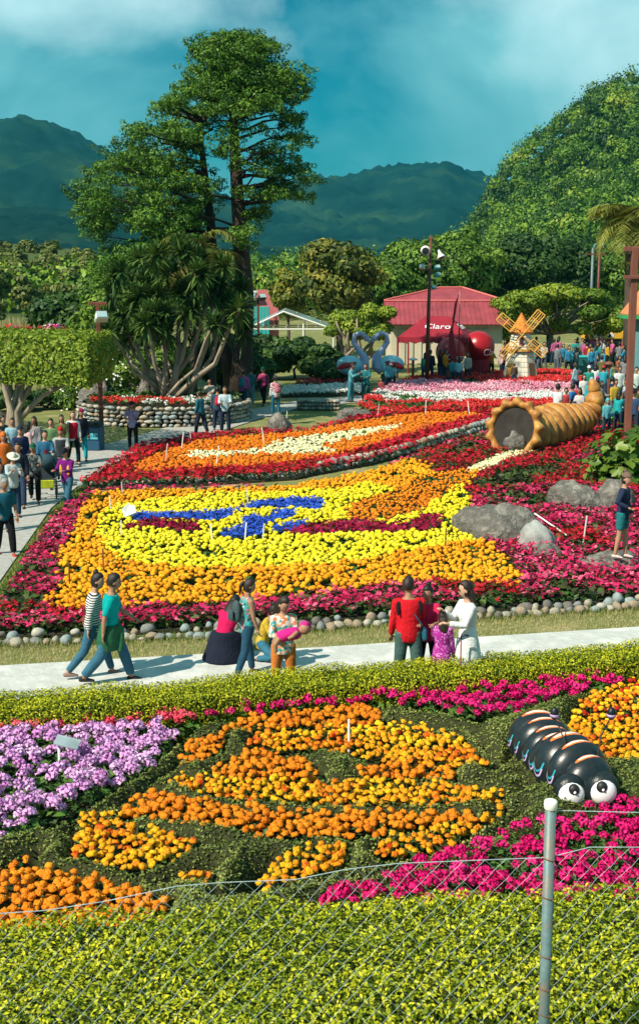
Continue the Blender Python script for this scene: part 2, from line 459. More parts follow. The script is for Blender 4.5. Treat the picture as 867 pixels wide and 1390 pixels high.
MAT_bark = surf('bark', (0.10, 0.075, 0.055), (0.05, 0.038, 0.03), 5, 0.95, 0.8, 0.03, stretch=(1, 1, 0.25))
MAT_bark_pale = surf('pale_bark', (0.36, 0.30, 0.23), (0.17, 0.13, 0.10), 4, 0.9, 0.6, 0.02, stretch=(1, 1, 0.4))

# forest on the right hill: crowns of leaf clumps following the slope
def hill_z(x, y):
    t = np.clip((y - (hill_D - hill_run)) / hill_run, 0, 1)
    xr = x / (y / hill_D * .5 + .5)
    return np.interp(xr, hx_, htop_) * t ** 1.15 - 1.5
n_h = 4200
hx = rng.uniform(15, 190, n_h); hy = hill_D - hill_run * rng.uniform(0, 1, n_h) ** 1.0
hz = hill_z(hx, hy)
keep = (hx / hy * FOC + CX < 900) & (hx / hy * FOC + CX > 520) & (hz > 3)
hx, hy, hz = hx[keep], hy[keep], hz[keep]
hz = hz + 13 * (fbm(hx * .035, hy * .03, 12, 3) - .5) * np.clip(hz / 12, 0, 1); cr = rng.uniform(1.2, 4.0, len(hx)) * rng.choice([.7, 1, 1.45], len(hx)); K = 105
d3 = rng.normal(size=(len(hx), K, 3)); d3 /= np.linalg.norm(d3, axis=2, keepdims=True); d3[..., 2] = np.abs(d3[..., 2]) * 1.0 - 0.25
lump = 0.75 + 0.45 * np.sin(d3[..., 0] * 5 + hx[:, None]) * np.sin(d3[..., 1] * 5 + hy[:, None])
pp = np.stack([hx, hy, hz + cr * .55], -1)[:, None, :] + d3 * (cr[:, None] * rng.uniform(.75, 1.05, (len(hx), K)) * lump)[..., None]
tt = np.clip(rng.beta(1.3, 1.9, (len(hx), 1)) * .9 + (fbm(hx * .05, hy * .05, 31, 2)[:, None] - .36) * .9 + rng.normal(0, .08, (len(hx), K)), 0, 1)
V, F = leaf_quads(pp.reshape(-1, 3), (d3 + rng.normal(0, .28, d3.shape)).reshape(-1, 3), rng.uniform(.28, .58, pp.shape[0] * K), 0.7)
o = link('hillside_forest', np_mesh('hillside_forest', V, F, np.repeat(tt.ravel(), 4)), None, G_hill, kind='stuff')
tag(o, 'dense broadleaf forest covering the steep hillside', 'forest')

# ================================================================== flowers
def dome(seed, n=7, h=0.75, jag=0.16):
    r = np.random.default_rng(seed); V = [(0, 0, h)]
    for (rad, z, m) in ((0.62, h * .82, n), (1.0, h * .25, n), (0.72, -0.25, n)):
        for k in range(m):
            a = 2 * np.pi * (k + .5 * (rad == 1.0)) / m + r.uniform(-.15, .15); q = rad * (1 + r.uniform(-jag, jag))
            V.append((q * np.cos(a), q * np.sin(a), z + r.uniform(-.12, .12) * h))
    F = []
    for k in range(n):
        j = (k + 1) % n
        F.append((0, 1 + k, 1 + j))
        for b in (1, 1 + n):
            F += [(b + k, b + n + k, b + j), (b + j, b + n + k, b + n + j)]
    return np.array(V, float), np.array(F)
def ruffle(seed):
    """pompom marigold: rings of notched petals"""
    r = np.random.default_rng(seed); V = [(0, 0, .78)]; F = []; n = 8
    for i, (rad, z) in enumerate(((.38, .80), (.74, .62), (1.0, .22), (.80, -.15))):
        for k in range(n):
            a = 2 * np.pi * (k + .5 * (i % 2)) / n + r.uniform(-.12, .12); q = rad * (1 + (.14 if k % 2 else -.12) * (i < 3) + r.uniform(-.06, .06))
            V.append((q * np.cos(a), q * np.sin(a), z + (.10 if k % 2 else -.10) * (i < 3) + r.uniform(-.05, .05)))
    for k in range(n):
        j = (k + 1) % n; F.append((0, 1 + k, 1 + j))
        for b in range(3):
            p = 1 + b * n; F += [(p + k, p + n + k, p + j), (p + j, p + n + k, p + n + j)]
    return np.array(V, float), np.array(F)
def umbel(seed, n=15, stem=False):
    """geranium head: a dome of small four-sided florets"""
    r = np.random.default_rng(seed); V = []; F = []
    for k in range(n):
        z = 1 - (k + .5) / n * 1.15; a = k * 2.39996 + r.uniform(-.3, .3); s = math.sqrt(max(0, 1 - z * z))
        d = np.array([s * math.cos(a), s * math.sin(a), z]); c = d * np.array([1, 1, .8]) * r.uniform(.85, 1.08)
        t = np.cross(d, r.normal(size=3)); t /= np.linalg.norm(t); b = np.cross(d, t); q = r.uniform(.24, .33) * (15 / n) ** .5; i = len(V)
        V += [c - t * q, c + b * q, c + t * q, c - b * q]
        F += [(i, i + 1, i + 2, i + 3)]
    if stem:
        c = len(V); V.append(np.array([0, 0, -.2])); Q = np.array(F); return np.array(V), [Q, np.stack([np.full(n, c), Q[:, 0], Q[:, 3]], -1)]
    return np.array(V), np.array(F)
def rosette(seed, n=4):
    r = np.random.default_rng(seed); V = []; F = []
    for k in range(n):
        a = 2 * np.pi * k / n + r.uniform(-.3, .3); l = r.uniform(.75, 1.1); w = r.uniform(.3, .45); z = r.uniform(-.1, .35); i = len(V)
        c, s = math.cos(a), math.sin(a)
        V += [(0, 0, 0), (c * l * .55 - s * w, s * l * .55 + c * w, z), (c * l, s * l, z * .8), (c * l * .55 + s * w, s * l * .55 - c * w, z)]
        F.append((i, i + 1, i + 2, i + 3))
    return np.array(V, float), np.array(F)
DOMES = [dome(i) for i in range(4)]; DOMES6 = [dome(20 + i, 5) for i in range(4)]
UMBELS = [umbel(i) for i in range(4)]; UMBELS_LO = [umbel(30 + i, 7) for i in range(3)]
ROSES = [rosette(i) for i in range(5)]

PC = dict(
    orange=[(0.62, 0.15, 0.006), (0.80, 0.24, 0.008), (0.86, 0.32, 0.012)],
    deep_orange=[(0.55, 0.10, 0.004), (0.74, 0.18, 0.006), (0.82, 0.26, 0.01)],
    amber=[(0.78, 0.26, 0.006), (0.86, 0.36, 0.008), (0.90, 0.46, 0.012)],
    yellow=[(0.80, 0.62, 0.01), (0.88, 0.74, 0.02), (0.90, 0.80, 0.05)],
    mixed=[(0.42, 0.015, 0.006, 0.0), (0.70, 0.10, 0.006, 0.10), (0.84, 0.27, 0.008, 0.30), (0.88, 0.44, 0.01, 0.60), (0.90, 0.62, 0.015, 1.0)],
    cream=[(0.72, 0.66, 0.30), (0.82, 0.78, 0.45), (0.86, 0.83, 0.58)],
    blue=[(0.02, 0.06, 0.42), (0.03, 0.10, 0.60), (0.06, 0.18, 0.72)],
    magenta=[(0.22, 0.003, 0.025), (0.48, 0.007, 0.075), (0.68, 0.03, 0.15), (0.82, 0.18, 0.29)],
    crimson=[(0.15, 0.002, 0.015), (0.30, 0.004, 0.04), (0.44, 0.01, 0.09)],
    red=[(0.24, 0.003, 0.010), (0.44, 0.008, 0.018), (0.62, 0.02, 0.05)],
    scarlet=[(0.50, 0.012, 0.014), (0.68, 0.03, 0.03), (0.80, 0.10, 0.09)],
    pink=[(0.62, 0.16, 0.28), (0.78, 0.30, 0.42), (0.84, 0.50, 0.58)],
    white=[(0.62, 0.62, 0.56), (0.78, 0.78, 0.74), (0.84, 0.84, 0.82)],
    lilac=[(0.56, 0.20, 0.54), (0.70, 0.36, 0.70), (0.82, 0.58, 0.82)],
    coral=[(0.66, 0.02, 0.06), (0.78, 0.07, 0.13), (0.84, 0.24, 0.26)],
    hotpink=[(0.50, 0.002, 0.10), (0.68, 0.006, 0.16), (0.78, 0.04, 0.26)],
)
def pm(c, source='tint'): return petal('petal_%s_%s' % (c, source), PC[c], 0.6, 0.15, source, ruffle=60.0 if c in ('orange', 'deep_orange', 'amber', 'yellow', 'mixed', 'cream') else 0.0)

def flower_layer(parent, name, x, y, bases, color, size, z, dz=0.05, tilt=0.35, zf=None):
    n = len(x)
    if n == 0: return None
    zz = z + rng.uniform(-dz, dz, n) + (zf(x, y) if zf else 0)
    t = np.clip(rng.normal(.5, .26, n) + (fbm(x * 1.1, y * 1.1, 3, 2) - .38) * .7, 0, 1)
    V, F, T = scatter(bases, np.stack([x, y, zz], -1), size * rng.uniform(.62, 1.32, n), rots(n, tilt), t)
    return link(name, np_mesh(name, V, F, T), parent, pm(color), kind='stuff')
def foliage_layer(parent, pl, sp, size, z, dz, m=None, mask=None, name='foliage', up=0.8):
    x, y = grid_points(pl, sp)
    if mask is not None:
        k = mask(x, y); x, y = x[k], y[k]
    n = len(x); zz = z + rng.uniform(-dz, dz, n)
    nr = rng.normal(0, .6, (n, 3)); nr[:, 2] = np.abs(nr[:, 2]) + up
    V, F = leaf_quads(np.stack([x, y, zz], -1), nr, size * rng.uniform(.7, 1.4, n), .55, .25)
    return link(name, np_mesh(name, V, F, np.repeat(rng.uniform(0, 1, n), 4)), parent, m or G_under, kind='stuff')
def soil_part(parent, pl, z=0.05, name='soil', m=None):
    mb = MB(); n = len(pl)
    mb.add([(p[0], p[1], z) for p in pl] + [(p[0], p[1], -.08) for p in pl], [tuple(range(n))] + [(i, i + n, (i + 1) % n + n, (i + 1) % n) for i in range(n)])
    me = mb.mesh(name)
    return link(name, me, parent, m or MAT_soil)

STONES = []
for q in range(6):
    r_ = np.random.default_rng(50 + q); ph = r_.uniform(0, 6, 6)
    def fn(d, v, ph=ph, r_=r_): return v * (1 + .10 * math.sin(3 * d.x + ph[0]) + .10 * math.sin(4 * d.y + ph[1]) + .08 * math.sin(4 * d.z + ph[2]))
    STONES.append(MB().ball((0, 0, 0), (.5, .42, .40), 7, 5, None, fn).mesh('stone', True))
for s_ in STONES: s_.materials.append(MAT_stone)
STONE_MATS = [surf('border_stone_%d' % i, c, tuple(v * .62 for v in c), 6.0, 0.85, 0.5, 0.02) for i, c in enumerate([(.40, .36, .28), (.24, .25, .24), (.50, .47, .40), (.17, .155, .14), (.36, .28, .20), (.30, .36, .36)])]
def stone_obj(parent, loc, size, name='stone', flat=1.0):
    me = random.choice(STONES); o = bpy.data.objects.new(name, me); col.objects.link(o); o.parent = parent
    o.location = loc; o.rotation_euler = (random.uniform(-.3, .3), random.uniform(-.3, .3), random.uniform(0, 6.28))
    o.scale = (size * random.uniform(.85, 1.2), size * random.uniform(.85, 1.1), size * flat * random.uniform(.85, 1.15))
    o.material_slots[0].link = 'OBJECT'; o.material_slots[0].material = random.choice(STONE_MATS)
    return o
def along(pts, step):
    """points at even steps on a world polyline"""
    out = []; pts = [Vector(p) for p in pts]; carry = 0
    for a, b in zip(pts[:-1], pts[1:]):
        l = (b - a).length; d = carry
        while d < l: out.append((a + (b - a) * (d / l), (b - a).normalized())); d += step * random.uniform(.88, 1.12)
        carry = d - l
    return out

# ---------------------------------------------------------------- big carpet bed
ZB = 0.22
BED = poly([(-140, 868), (-140, 845), (-40, 838), (2, 808), (40, 748), (75, 697), (118, 667), (160, 662), (300, 661), (400, 657), (500, 641), (560, 618), (620, 597), (660, 586), (690, 575), (740, 560), (820, 556), (900, 556), (960, 565), (960, 796), (867, 803), (700, 812), (560, 820), (400, 832), (200, 843), (0, 850)], ZB)
def PZ(p): return poly(p, ZB)
Z_ORANGE = PZ([(59, 817), (85, 793), (80, 751), (104, 713), (107, 693), (131, 667), (280, 664), (384, 660), (487, 643), (560, 622), (581, 633), (595, 645), (627, 638), (652, 640), (630, 660), (640, 683), (624, 711), (652, 732), (670, 740), (705, 780), (700, 792), (581, 789), (487, 799), (384, 810), (280, 820), (207, 821), (86, 827)])
Z_YELLOW = PZ([(152, 751), (131, 724), (135, 703), (152, 689), (180, 680), (300, 669), (384, 667), (453, 663), (501, 655), (530, 664), (630, 660), (640, 686), (624, 711), (648, 735), (560, 747), (453, 766), (280, 770), (207, 768), (166, 758)])
Z_DORANGE = PZ([(467, 699), (478, 683), (530, 667), (580, 646), (627, 638), (646, 642), (617, 662), (580, 690), (520, 706), (480, 708)])
Z_BLUES = [PZ(p) for p in ([(176, 703), (187, 696), (242, 697), (300, 693), (318, 692), (318, 699), (300, 706), (282, 709), (242, 704), (187, 707)],
    [(318, 691), (349, 681), (394, 677), (436, 677), (442, 686), (432, 696), (415, 693), (394, 688), (349, 690), (325, 695)],
    [(299, 723), (332, 712), (328, 703), (345, 699), (363, 704), (373, 693), (401, 692), (405, 700), (373, 709), (360, 712), (358, 727), (321, 731), (301, 729)],
    [(370, 716), (418, 705), (421, 712), (384, 723), (372, 724)])]
Z_CRIMS = [PZ(p) for p in ([(166, 715), (207, 705), (273, 710), (272, 720), (256, 723), (225, 717), (173, 719)],
    [(387, 721), (432, 710), (488, 706), (529, 711), (557, 710), (572, 700), (585, 696), (599, 703), (599, 717), (580, 721), (560, 719), (522, 724), (474, 722), (432, 727), (394, 727)])]
Z_CREAM = PZ([(629, 637), (663, 622), (690, 612), (709, 606), (725, 611), (684, 623), (663, 636), (640, 640)])
BOULDER_SPOTS = []
def zone_main(x, y):
    z = np.zeros(np.shape(x), int)                      # 0 magenta
    z[inside(Z_ORANGE, x, y)] = 1; z[inside(Z_YELLOW, x, y)] = 2; z[inside(Z_DORANGE, x, y)] = 3
    for p in Z_BLUES: z[inside(p, x, y)] = 4
    for p in Z_CRIMS: z[inside(p, x, y)] = 5
    z[inside(Z_CREAM, x, y)] = 6
    return z
bed = thing('flower_bed', 'large carpet bed of yellow, amber and magenta flowers with a blue motif', 'flower bed')
soil_part(bed, BED, 0.05)
x, y = grid_points(BED, 0.118); wob = 0.06
z = zone_main(x + wob * rng.normal(size=len(x)), y + wob * rng.normal(size=len(x)))
for k, nm, c in ((1, 'amber_marigolds', 'amber'), (2, 'yellow_marigolds', 'yellow'), (3, 'orange_marigolds', 'orange')):
    m = (z == k) & (rng.uniform(size=len(z)) < (.93 if k != 3 else .85))
    m &= fbm(x * 1.7, y * 1.7, 44, 3) + rng.uniform(-.06, .06, len(x)) > .245
    flower_layer(bed, nm, x[m], y[m], DOMES6, c, 0.063 if k != 3 else .05, 0.22, 0.035, .35, lambda x, y: .08 * (vnoise(x * 2.2, y * 2.2, 7) - .5))
x, y = grid_points(BED, 0.08); z = zone_main(x + .05 * rng.normal(size=len(x)), y + .05 * rng.normal(size=len(x)))
xb_, yb_ = grid_points(BED[:], 0.062); zb_ = zone_main(xb_ + .02 * rng.normal(size=len(xb_)), yb_ + .02 * rng.normal(size=len(xb_))); m = zb_ == 4; flower_layer(bed, 'blue_flowers', xb_[m], yb_[m], ROSES, 'blue', 0.05, 0.25, 0.04, .6)
m = z == 5; flower_layer(bed, 'crimson_flowers', x[m], y[m], ROSES, 'crimson', 0.06, 0.25, 0.06, .6)
m = z == 6; flower_layer(bed, 'cream_flowers', x[m], y[m], DOMES6, 'cream', 0.055, 0.18, 0.03, .4)
redz = fbm(x * .35, y * .35, 21, 3) - .12 + np.clip((y - 29) / 14, 0, .30) * (x > 3)
gap = fbm(x * .9, y * .9, 33, 3) < .30
far = rng.uniform(size=len(x)) < np.clip(1.15 - (y - 22) / 40, .5, 1)
m0 = (z == 0) & ~gap & far
clump = lambda x, y: .10 * (vnoise(x * 2.6, y * 2.6, 5) - .4)
m = m0 & (redz <= .55); flower_layer(bed, 'magenta_flowers', x[m], y[m], ROSES, 'magenta', 0.053, 0.25, 0.07, .6, clump)
m = m0 & (redz > .55); flower_layer(bed, 'red_flowers', x[m], y[m], ROSES, 'red', 0.054, 0.25, 0.07, .6, clump)
foliage_layer(bed, BED, 0.118, 0.085, 0.14, 0.05)
foliage_layer(bed, BED, 0.125, 0.085, 0.19, 0.05, m=leafmat('bronze', [(0.03, 0.012, 0.012), (0.05, 0.05, 0.015), (0.06, 0.11, 0.02)]), mask=lambda x, y: zone_main(x, y) == 0)

border = thing('stone_border', 'row of rounded river stones edging the big carpet bed beside the lawn', 'stone edging')
pts = [G(a, b) for a, b in ((-140, 896), (0, 876), (200, 868), (400, 857), (560, 845), (700, 836), (867, 825), (1000, 815))]
for p, d in along(pts, .155): stone_obj(border, (p.x, p.y + random.uniform(-.05, .05), .04 + random.uniform(-.02, .03)), random.uniform(.12, .24), flat=random.uniform(.7, 1.1))
for p, d in along([q + Vector((0, .17, 0)) for q in pts], .20):
    if random.random() < .7: stone_obj(border, (p.x, p.y + random.uniform(-.05, .05), .09 + random.uniform(-.03, .05)), random.uniform(.13, .25))

# ---------------------------------------------------------------- upper bed
UB = poly([(107, 655), (141, 632), (193, 603), (249, 592), (308, 588), (360, 583), (400, 585), (446, 576), (502, 561), (560, 556), (660, 547), (700, 549), (668, 570), (601, 592), (546, 611), (502, 622), (435, 634), (400, 641), (273, 649), (135, 654)], ZB)
U_OR = PZ([(183, 640), (187, 627), (228, 610), (266, 599), (321, 592), (400, 587), (428, 583), (502, 569), (587, 559), (655, 562), (587, 579), (502, 605), (454, 619), (380, 630), (308, 633), (204, 640)])
U_CR = PZ([(252, 621), (266, 611), (308, 613), (363, 607), (387, 594), (430, 590), (542, 576), (544, 580), (483, 594), (435, 605), (457, 612), (402, 618), (380, 616), (342, 616), (273, 622)])
ub = thing('flower_bed', 'orange flower bed edged in red with a cream bird shape, beside the curving path', 'flower bed')
soil_part(ub, UB, 0.05)
x, y = grid_points(UB, 0.145); zz = np.zeros(len(x), int); xw, yw = x + .1 * rng.normal(size=len(x)), y + .1 * rng.normal(size=len(x))
zz[inside(U_OR, xw, yw)] = 1; zz[inside(U_CR, xw, yw)] = 2
m = zz == 1; flower_layer(ub, 'orange_marigolds', x[m], y[m], DOMES6, 'deep_orange', 0.076, .21, .035)
m = zz == 2; flower_layer(ub, 'cream_flowers', x[m], y[m], DOMES6, 'cream', 0.068, .2, .03)
x, y = grid_points(UB, 0.115); zz = inside(U_OR, x, y); m = ~zz
flower_layer(ub, 'red_flowers', x[m], y[m], ROSES, 'red', 0.08, .26, .07, .6, clump)
foliage_layer(ub, UB, 0.15, 0.09, .15, .06)
ubs = thing('stone_border', 'low stone edging in a curve along the foot of the red and orange bed', 'stone edging')
pts = [G(a, b) for a, b in ((112, 661), (200, 659), (273, 656), (400, 648), (435, 641), (502, 629), (546, 618), (601, 600), (668, 579))]
for p, d in along(pts, .30): stone_obj(ubs, (p.x, p.y, .08), .30)
for p, d in along(pts[4:], .30): stone_obj(ubs, (p.x, p.y + .1, .24), .28)

# ---------------------------------------------------------------- far round bed with the windmill
FB = poly([(485, 551), (498, 538), (516, 527), (548, 514), (600, 507), (690, 503), (770, 504), (812, 515), (815, 535), (790, 547), (700, 552), (600, 556), (530, 560)], .3)
F_W = poly([(500, 538), (510, 529), (560, 531), (700, 533), (775, 531), (780, 541), (700, 545), (600, 544), (530, 544)], .3)
F_P = poly([(509, 530), (540, 517), (620, 518), (700, 520), (790, 520), (790, 533), (700, 534), (600, 534), (540, 533)], .3)
fb = thing('flower_bed', 'round bed ringed in scarlet, pink and white flowers around the windmill', 'flower bed')
soil_part(fb, FB, 0.08)
x, y = grid_points(FB, 0.15); zz = np.zeros(len(x), int); xw, yw = x + .12 * rng.normal(size=len(x)), y + .2 * rng.normal(size=len(x))
zz[inside(F_W, xw, yw)] = 1; zz[inside(F_P, xw, yw)] = 2
keep = fbm(x * .8, y * .8, 8, 2) > .24
mound = lambda x, y: .12 * (vnoise(x * 1.4, y * 1.4, 2) - .5)
for k, nm, c in ((0, 'scarlet_flowers', 'scarlet'), (1, 'white_flowers', 'white'), (2, 'pink_flowers', 'pink')):
    m = (zz == k) & keep & (rng.uniform(size=len(x)) < .8); flower_layer(fb, nm, x[m], y[m], UMBELS_LO, c, 0.085, .34, .05, .4, mound)
foliage_layer(fb, FB, 0.17, 0.11, .24, .08)
sb = thing('flower_bed', 'narrow white flower strip on the lawn below the swan sculptures', 'flower bed')
SBp = poly([(382, 534), (384, 525), (492, 521), (494, 531)], .2); soil_part(sb, SBp)
x, y = grid_points(SBp, .16); flower_layer(sb, 'white_flowers', x, y, UMBELS_LO, 'white', .09, .22, .05); foliage_layer(sb, SBp, .2, .11, .14, .05)
sb = thing('flower_bed', 'narrow dark red flower strip in front of the dark shrubs', 'flower bed')
SBp = poly([(400, 523), (404, 517), (494, 512), (496, 519)], .2); soil_part(sb, SBp)
x, y = grid_points(SBp, .16); flower_layer(sb, 'red_flowers', x, y, ROSES, 'red', .10, .28, .08); foliage_layer(sb, SBp, .2, .11, .18, .06)

# ---------------------------------------------------------------- foreground butterfly parterre
ZF = 0.30
def PF(p): return poly(p, ZF)
CELLS = [
 ('orange', 'round orange marigolds in the small upper left cell next to the pink geraniums', [(244, 1030), (255, 1005), (290, 997), (304, 1000), (300, 1022), (262, 1036)]),
 ('orange', 'orange marigolds in the long cell at the top below the hedge', [(304, 993), (322, 975), (400, 965), (480, 957), (517, 966), (512, 982), (400, 986), (330, 991)]),
 ('mixed', 'yellow and orange marigolds around the tall white stake', [(333, 1004), (350, 993), (430, 989), (520, 978), (580, 985), (625, 1003), (664, 1038), (600, 1041), (540, 1036), (470, 1019), (400, 1016), (345, 1016)]),
 ('orange', 'orange marigolds in the pointed cell behind the red and yellow row', [(283, 1044), (340, 1020), (415, 1030), (446, 1053), (400, 1056), (320, 1056)]),
 ('orange', 'thin sliver of orange marigolds inside the clipped box near the caterpillar tail', [(478, 1045), (545, 1039), (612, 1042), (616, 1054), (550, 1053), (490, 1052)]),
 ('mixed', 'long row of yellow, orange and red marigolds across the butterfly wing', [(228, 1058), (240, 1047), (300, 1056), (440, 1060), (490, 1055), (560, 1059), (615, 1067), (682, 1073), (678, 1085), (600, 1091), (520, 1091), (430, 1091), (340, 1085), (280, 1077)]),
 ('orange', 'long band of pale orange pompom marigolds across the wing', [(161, 1100), (205, 1073), (235, 1080), (310, 1092), (370, 1099), (460, 1103), (560, 1100), (642, 1102), (647, 1114), (560, 1122), (500, 1131), (420, 1136), (350, 1131), (290, 1123), (240, 1115), (180, 1108)]),
 ('mixed', 'diamond of yellow and orange marigolds enclosed by the wide box border', [(102, 1162), (107, 1109), (165, 1106), (180, 1124), (220, 1126), (255, 1139), (270, 1150), (220, 1171), (185, 1184), (150, 1173)]),
 ('mixed', 'tiny tuft of yellow marigolds alone in the box border', [(236, 1197), (262, 1180), (287, 1186), (289, 1202)]),
 ('mixed', 'yellow orange marigolds in the slanting cell just behind the wire fence', [(348, 1208), (375, 1166), (420, 1147), (472, 1144), (467, 1176), (440, 1186), (400, 1192), (362, 1208)]),
 ('mixed', 'yellow orange marigolds in the narrow wing tip beside the hot pink geraniums', [(505, 1163), (525, 1136), (580, 1126), (640, 1120), (676, 1094), (684, 1098), (640, 1128), (610, 1142), (570, 1156), (520, 1166)]),
 ('orange', 'large bed of round orange marigolds against the golden hedge and fence', [(-90, 1190), (0, 1180), (25, 1165), (60, 1178), (120, 1187), (180, 1207), (228, 1225), (215, 1250), (120, 1262), (-90, 1262)]),
 ('mixed', 'yellow and orange marigolds beyond the caterpillar antennae', [(768, 982), (790, 948), (867, 918), (960, 895), (960, 1030), (867, 1034), (830, 1032), (800, 1008)]),
]
EMPTY = [[(205, 1192), (240, 1178), (290, 1166), (300, 1173), (270, 1182), (235, 1198)], [(315, 1212), (345, 1172), (374, 1158), (366, 1174), (338, 1214)], [(-60, 1178), (0, 1162), (50, 1143), (64, 1150), (40, 1170), (0, 1186)], [(545, 1150), (575, 1139), (605, 1132), (600, 1140), (570, 1150)]]
REGION = PF([(-110, 1170), (0, 1141), (69, 1120), (114, 1094), (173, 1060), (215, 1030), (244, 997), (290, 982), (330, 970), (480, 953), (560, 967), (613, 974), (650, 984), (690, 975), (770, 945), (867, 915), (980, 890), (980, 1110), (867, 1098), (840, 1093), (760, 1116), (680, 1128), (600, 1161), (530, 1188), (440, 1216), (330, 1262), (-110, 1282)])
PAR = thing('clipped_box_parterre', 'low clipped brownish green box hedge laid out as a butterfly wing', 'hedge')
x0, y0 = REGION.min(0) - .1; x1, y1 = REGION.max(0) + .1
gx = np.arange(x0, x1, .05); gy = np.arange(y0, y1, .05); X, Y = np.meshgrid(gx, gy)
cells_w = [PF(c[2]) for c in CELLS]; empt_w = [PF(c) for c in EMPTY]
GROOVES = [PF(g + g[::-1][1:-1]) for g in ([(478, 1031), (560, 1046), (640, 1062), (705, 1052)], [(664, 1045), (705, 1008)], [(684, 1080), (720, 1066)], [(300, 1222), (400, 1205), (500, 1184), (580, 1162), (660, 1132), (712, 1096)],
    [(75, 1130), (130, 1098), (190, 1068), (238, 1035), (254, 998)], [(96, 1165), (99, 1108), (150, 1092), (215, 1068)], [(105, 1182), (190, 1197), (232, 1200)], [(215, 1150 - 4), (285, 1150), (345, 1144), (400, 1140)], [(476, 1140), (520, 1130)], [(310, 1020), (360, 1018), (460, 1024), (540, 1038)], [(540, 1000 - 24), (640, 992), (690, 1040)])]
def box_h(x, y):
    d = np.where(inside(REGION, x, y), edge_dist(REGION, x, y), -1)
    for c in cells_w: d = np.minimum(d, np.where(inside(c, x, y), -edge_dist(c, x, y), edge_dist(c, x, y)))
    for c in empt_w: d = np.minimum(d, np.where(inside(c, x, y), -1, edge_dist(c, x, y)))
    for g in GROOVES: d = np.minimum(d, edge_dist(g, x, y) - .035 + .03 * vnoise(x * 5, y * 5, 6))
    h = np.clip((d + .02) * 5.5, -.05, 1); h = np.where(h > 0, np.sqrt(np.clip(h, 0, 1)), h)
    return .42 * h + .05 * (fbm(x * 2, y * 2, 4, 3) - .45) * (h > .2)
H = box_h(X, Y)
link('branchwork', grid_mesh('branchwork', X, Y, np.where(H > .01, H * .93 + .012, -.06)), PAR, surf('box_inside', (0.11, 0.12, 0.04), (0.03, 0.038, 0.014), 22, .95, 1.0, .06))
nl = 260000; lx = rng.uniform(max(x0, -5.6), min(x1, 5.6), nl); ly = rng.uniform(y0, y1, nl); lh = box_h(lx, ly); m = (lh > .05) & (np.abs(lx) < ly * .27 + .2)
lx, ly, lh = lx[m], ly[m], lh[m]; nr = rng.normal(0, .55, (len(lx), 3)); nr[:, 2] = np.abs(nr[:, 2]) + .5
V, F = leaf_quads(np.stack([lx, ly, lh + rng.uniform(-.03, .02, len(lx))], -1), nr, rng.uniform(.013, .024, len(lx)), .5, .2)
tb = np.clip(.25 + .9 * (fbm(lx * 1.2, ly * 1.2, 9, 3) - .3) + rng.normal(0, .2, len(lx)), 0, 1)
link('leaves', np_mesh('leaves', V, F, np.repeat(tb, 4)), PAR, G_box, kind='stuff')
link('soil', np_mesh('soil', np.array([(x0 - 2, y0 - 1.4, .006), (x1 + 2, y0 - 1.4, .006), (x1 + 2, y1 - .6, .006), (x0 - 2, y1 - 2.4, .006)]), np.array([[0, 1, 2, 3]])), PAR, MAT_soil)

BLOOM = {}
def bloom_meshes(kind, colr):
    k = (kind, colr)
    if k not in BLOOM:
        bs = {'m': [ruffle(70 + i) for i in range(6)], 'g': [umbel(70 + i, 20, True) for i in range(5)]}[kind]
        BLOOM[k] = []
        for v, f in bs:
            me = np_mesh('bloom', v, f, np.hypot(v[:, 0], v[:, 1])); me.materials.append(pm(colr, 'object')); BLOOM[k].append(me)
    return BLOOM[k]
def bloom_patch(parent, pl, sp, kind, colr, size, z, name, cut=None, limit=300, keep=1.0, dz=.05):
    x, y = grid_points(pl, sp, .36)
    if keep < 1:
        m = (fbm(x * 2.2, y * 2.2, 15, 2) + rng.uniform(0, .3, len(x))) > (1 - keep); x, y = x[m], y[m]
    order = np.argsort(y); x, y = x[order], y[order]
    ms = bloom_meshes(kind, colr)
    for i in range(min(limit, len(x))):
        o = bpy.data.objects.new(name, random.choice(ms)); col.objects.link(o); o.parent = parent
        s = size * random.uniform(.78, 1.22)
        o.location = (x[i], y[i], z + random.uniform(-dz, dz)); o.scale = (s, s, s * random.uniform(.85, 1.1))
        o.rotation_euler = (random.gauss(0, .3), random.gauss(0, .3), random.uniform(0, 6.28))
    if len(x) > limit:
        bs = {'m': DOMES, 'g': UMBELS}[kind]
        flower_layer(parent, 'bloom_mass', x[limit:], y[limit:], bs, colr, size, z, dz)
for (cl, lab, pp_), pl in zip(CELLS, cells_w):
    t = thing('marigold_patch', lab, 'marigolds')
    bloom_patch(t, pl, .084, 'm', cl, .045 if cl == 'orange' else .040, .29, 'marigold_bloom', keep=.96 if cl == 'orange' else .86)
    foliage_layer(t, pl, .055, .035, .20, .08, name='foliage')

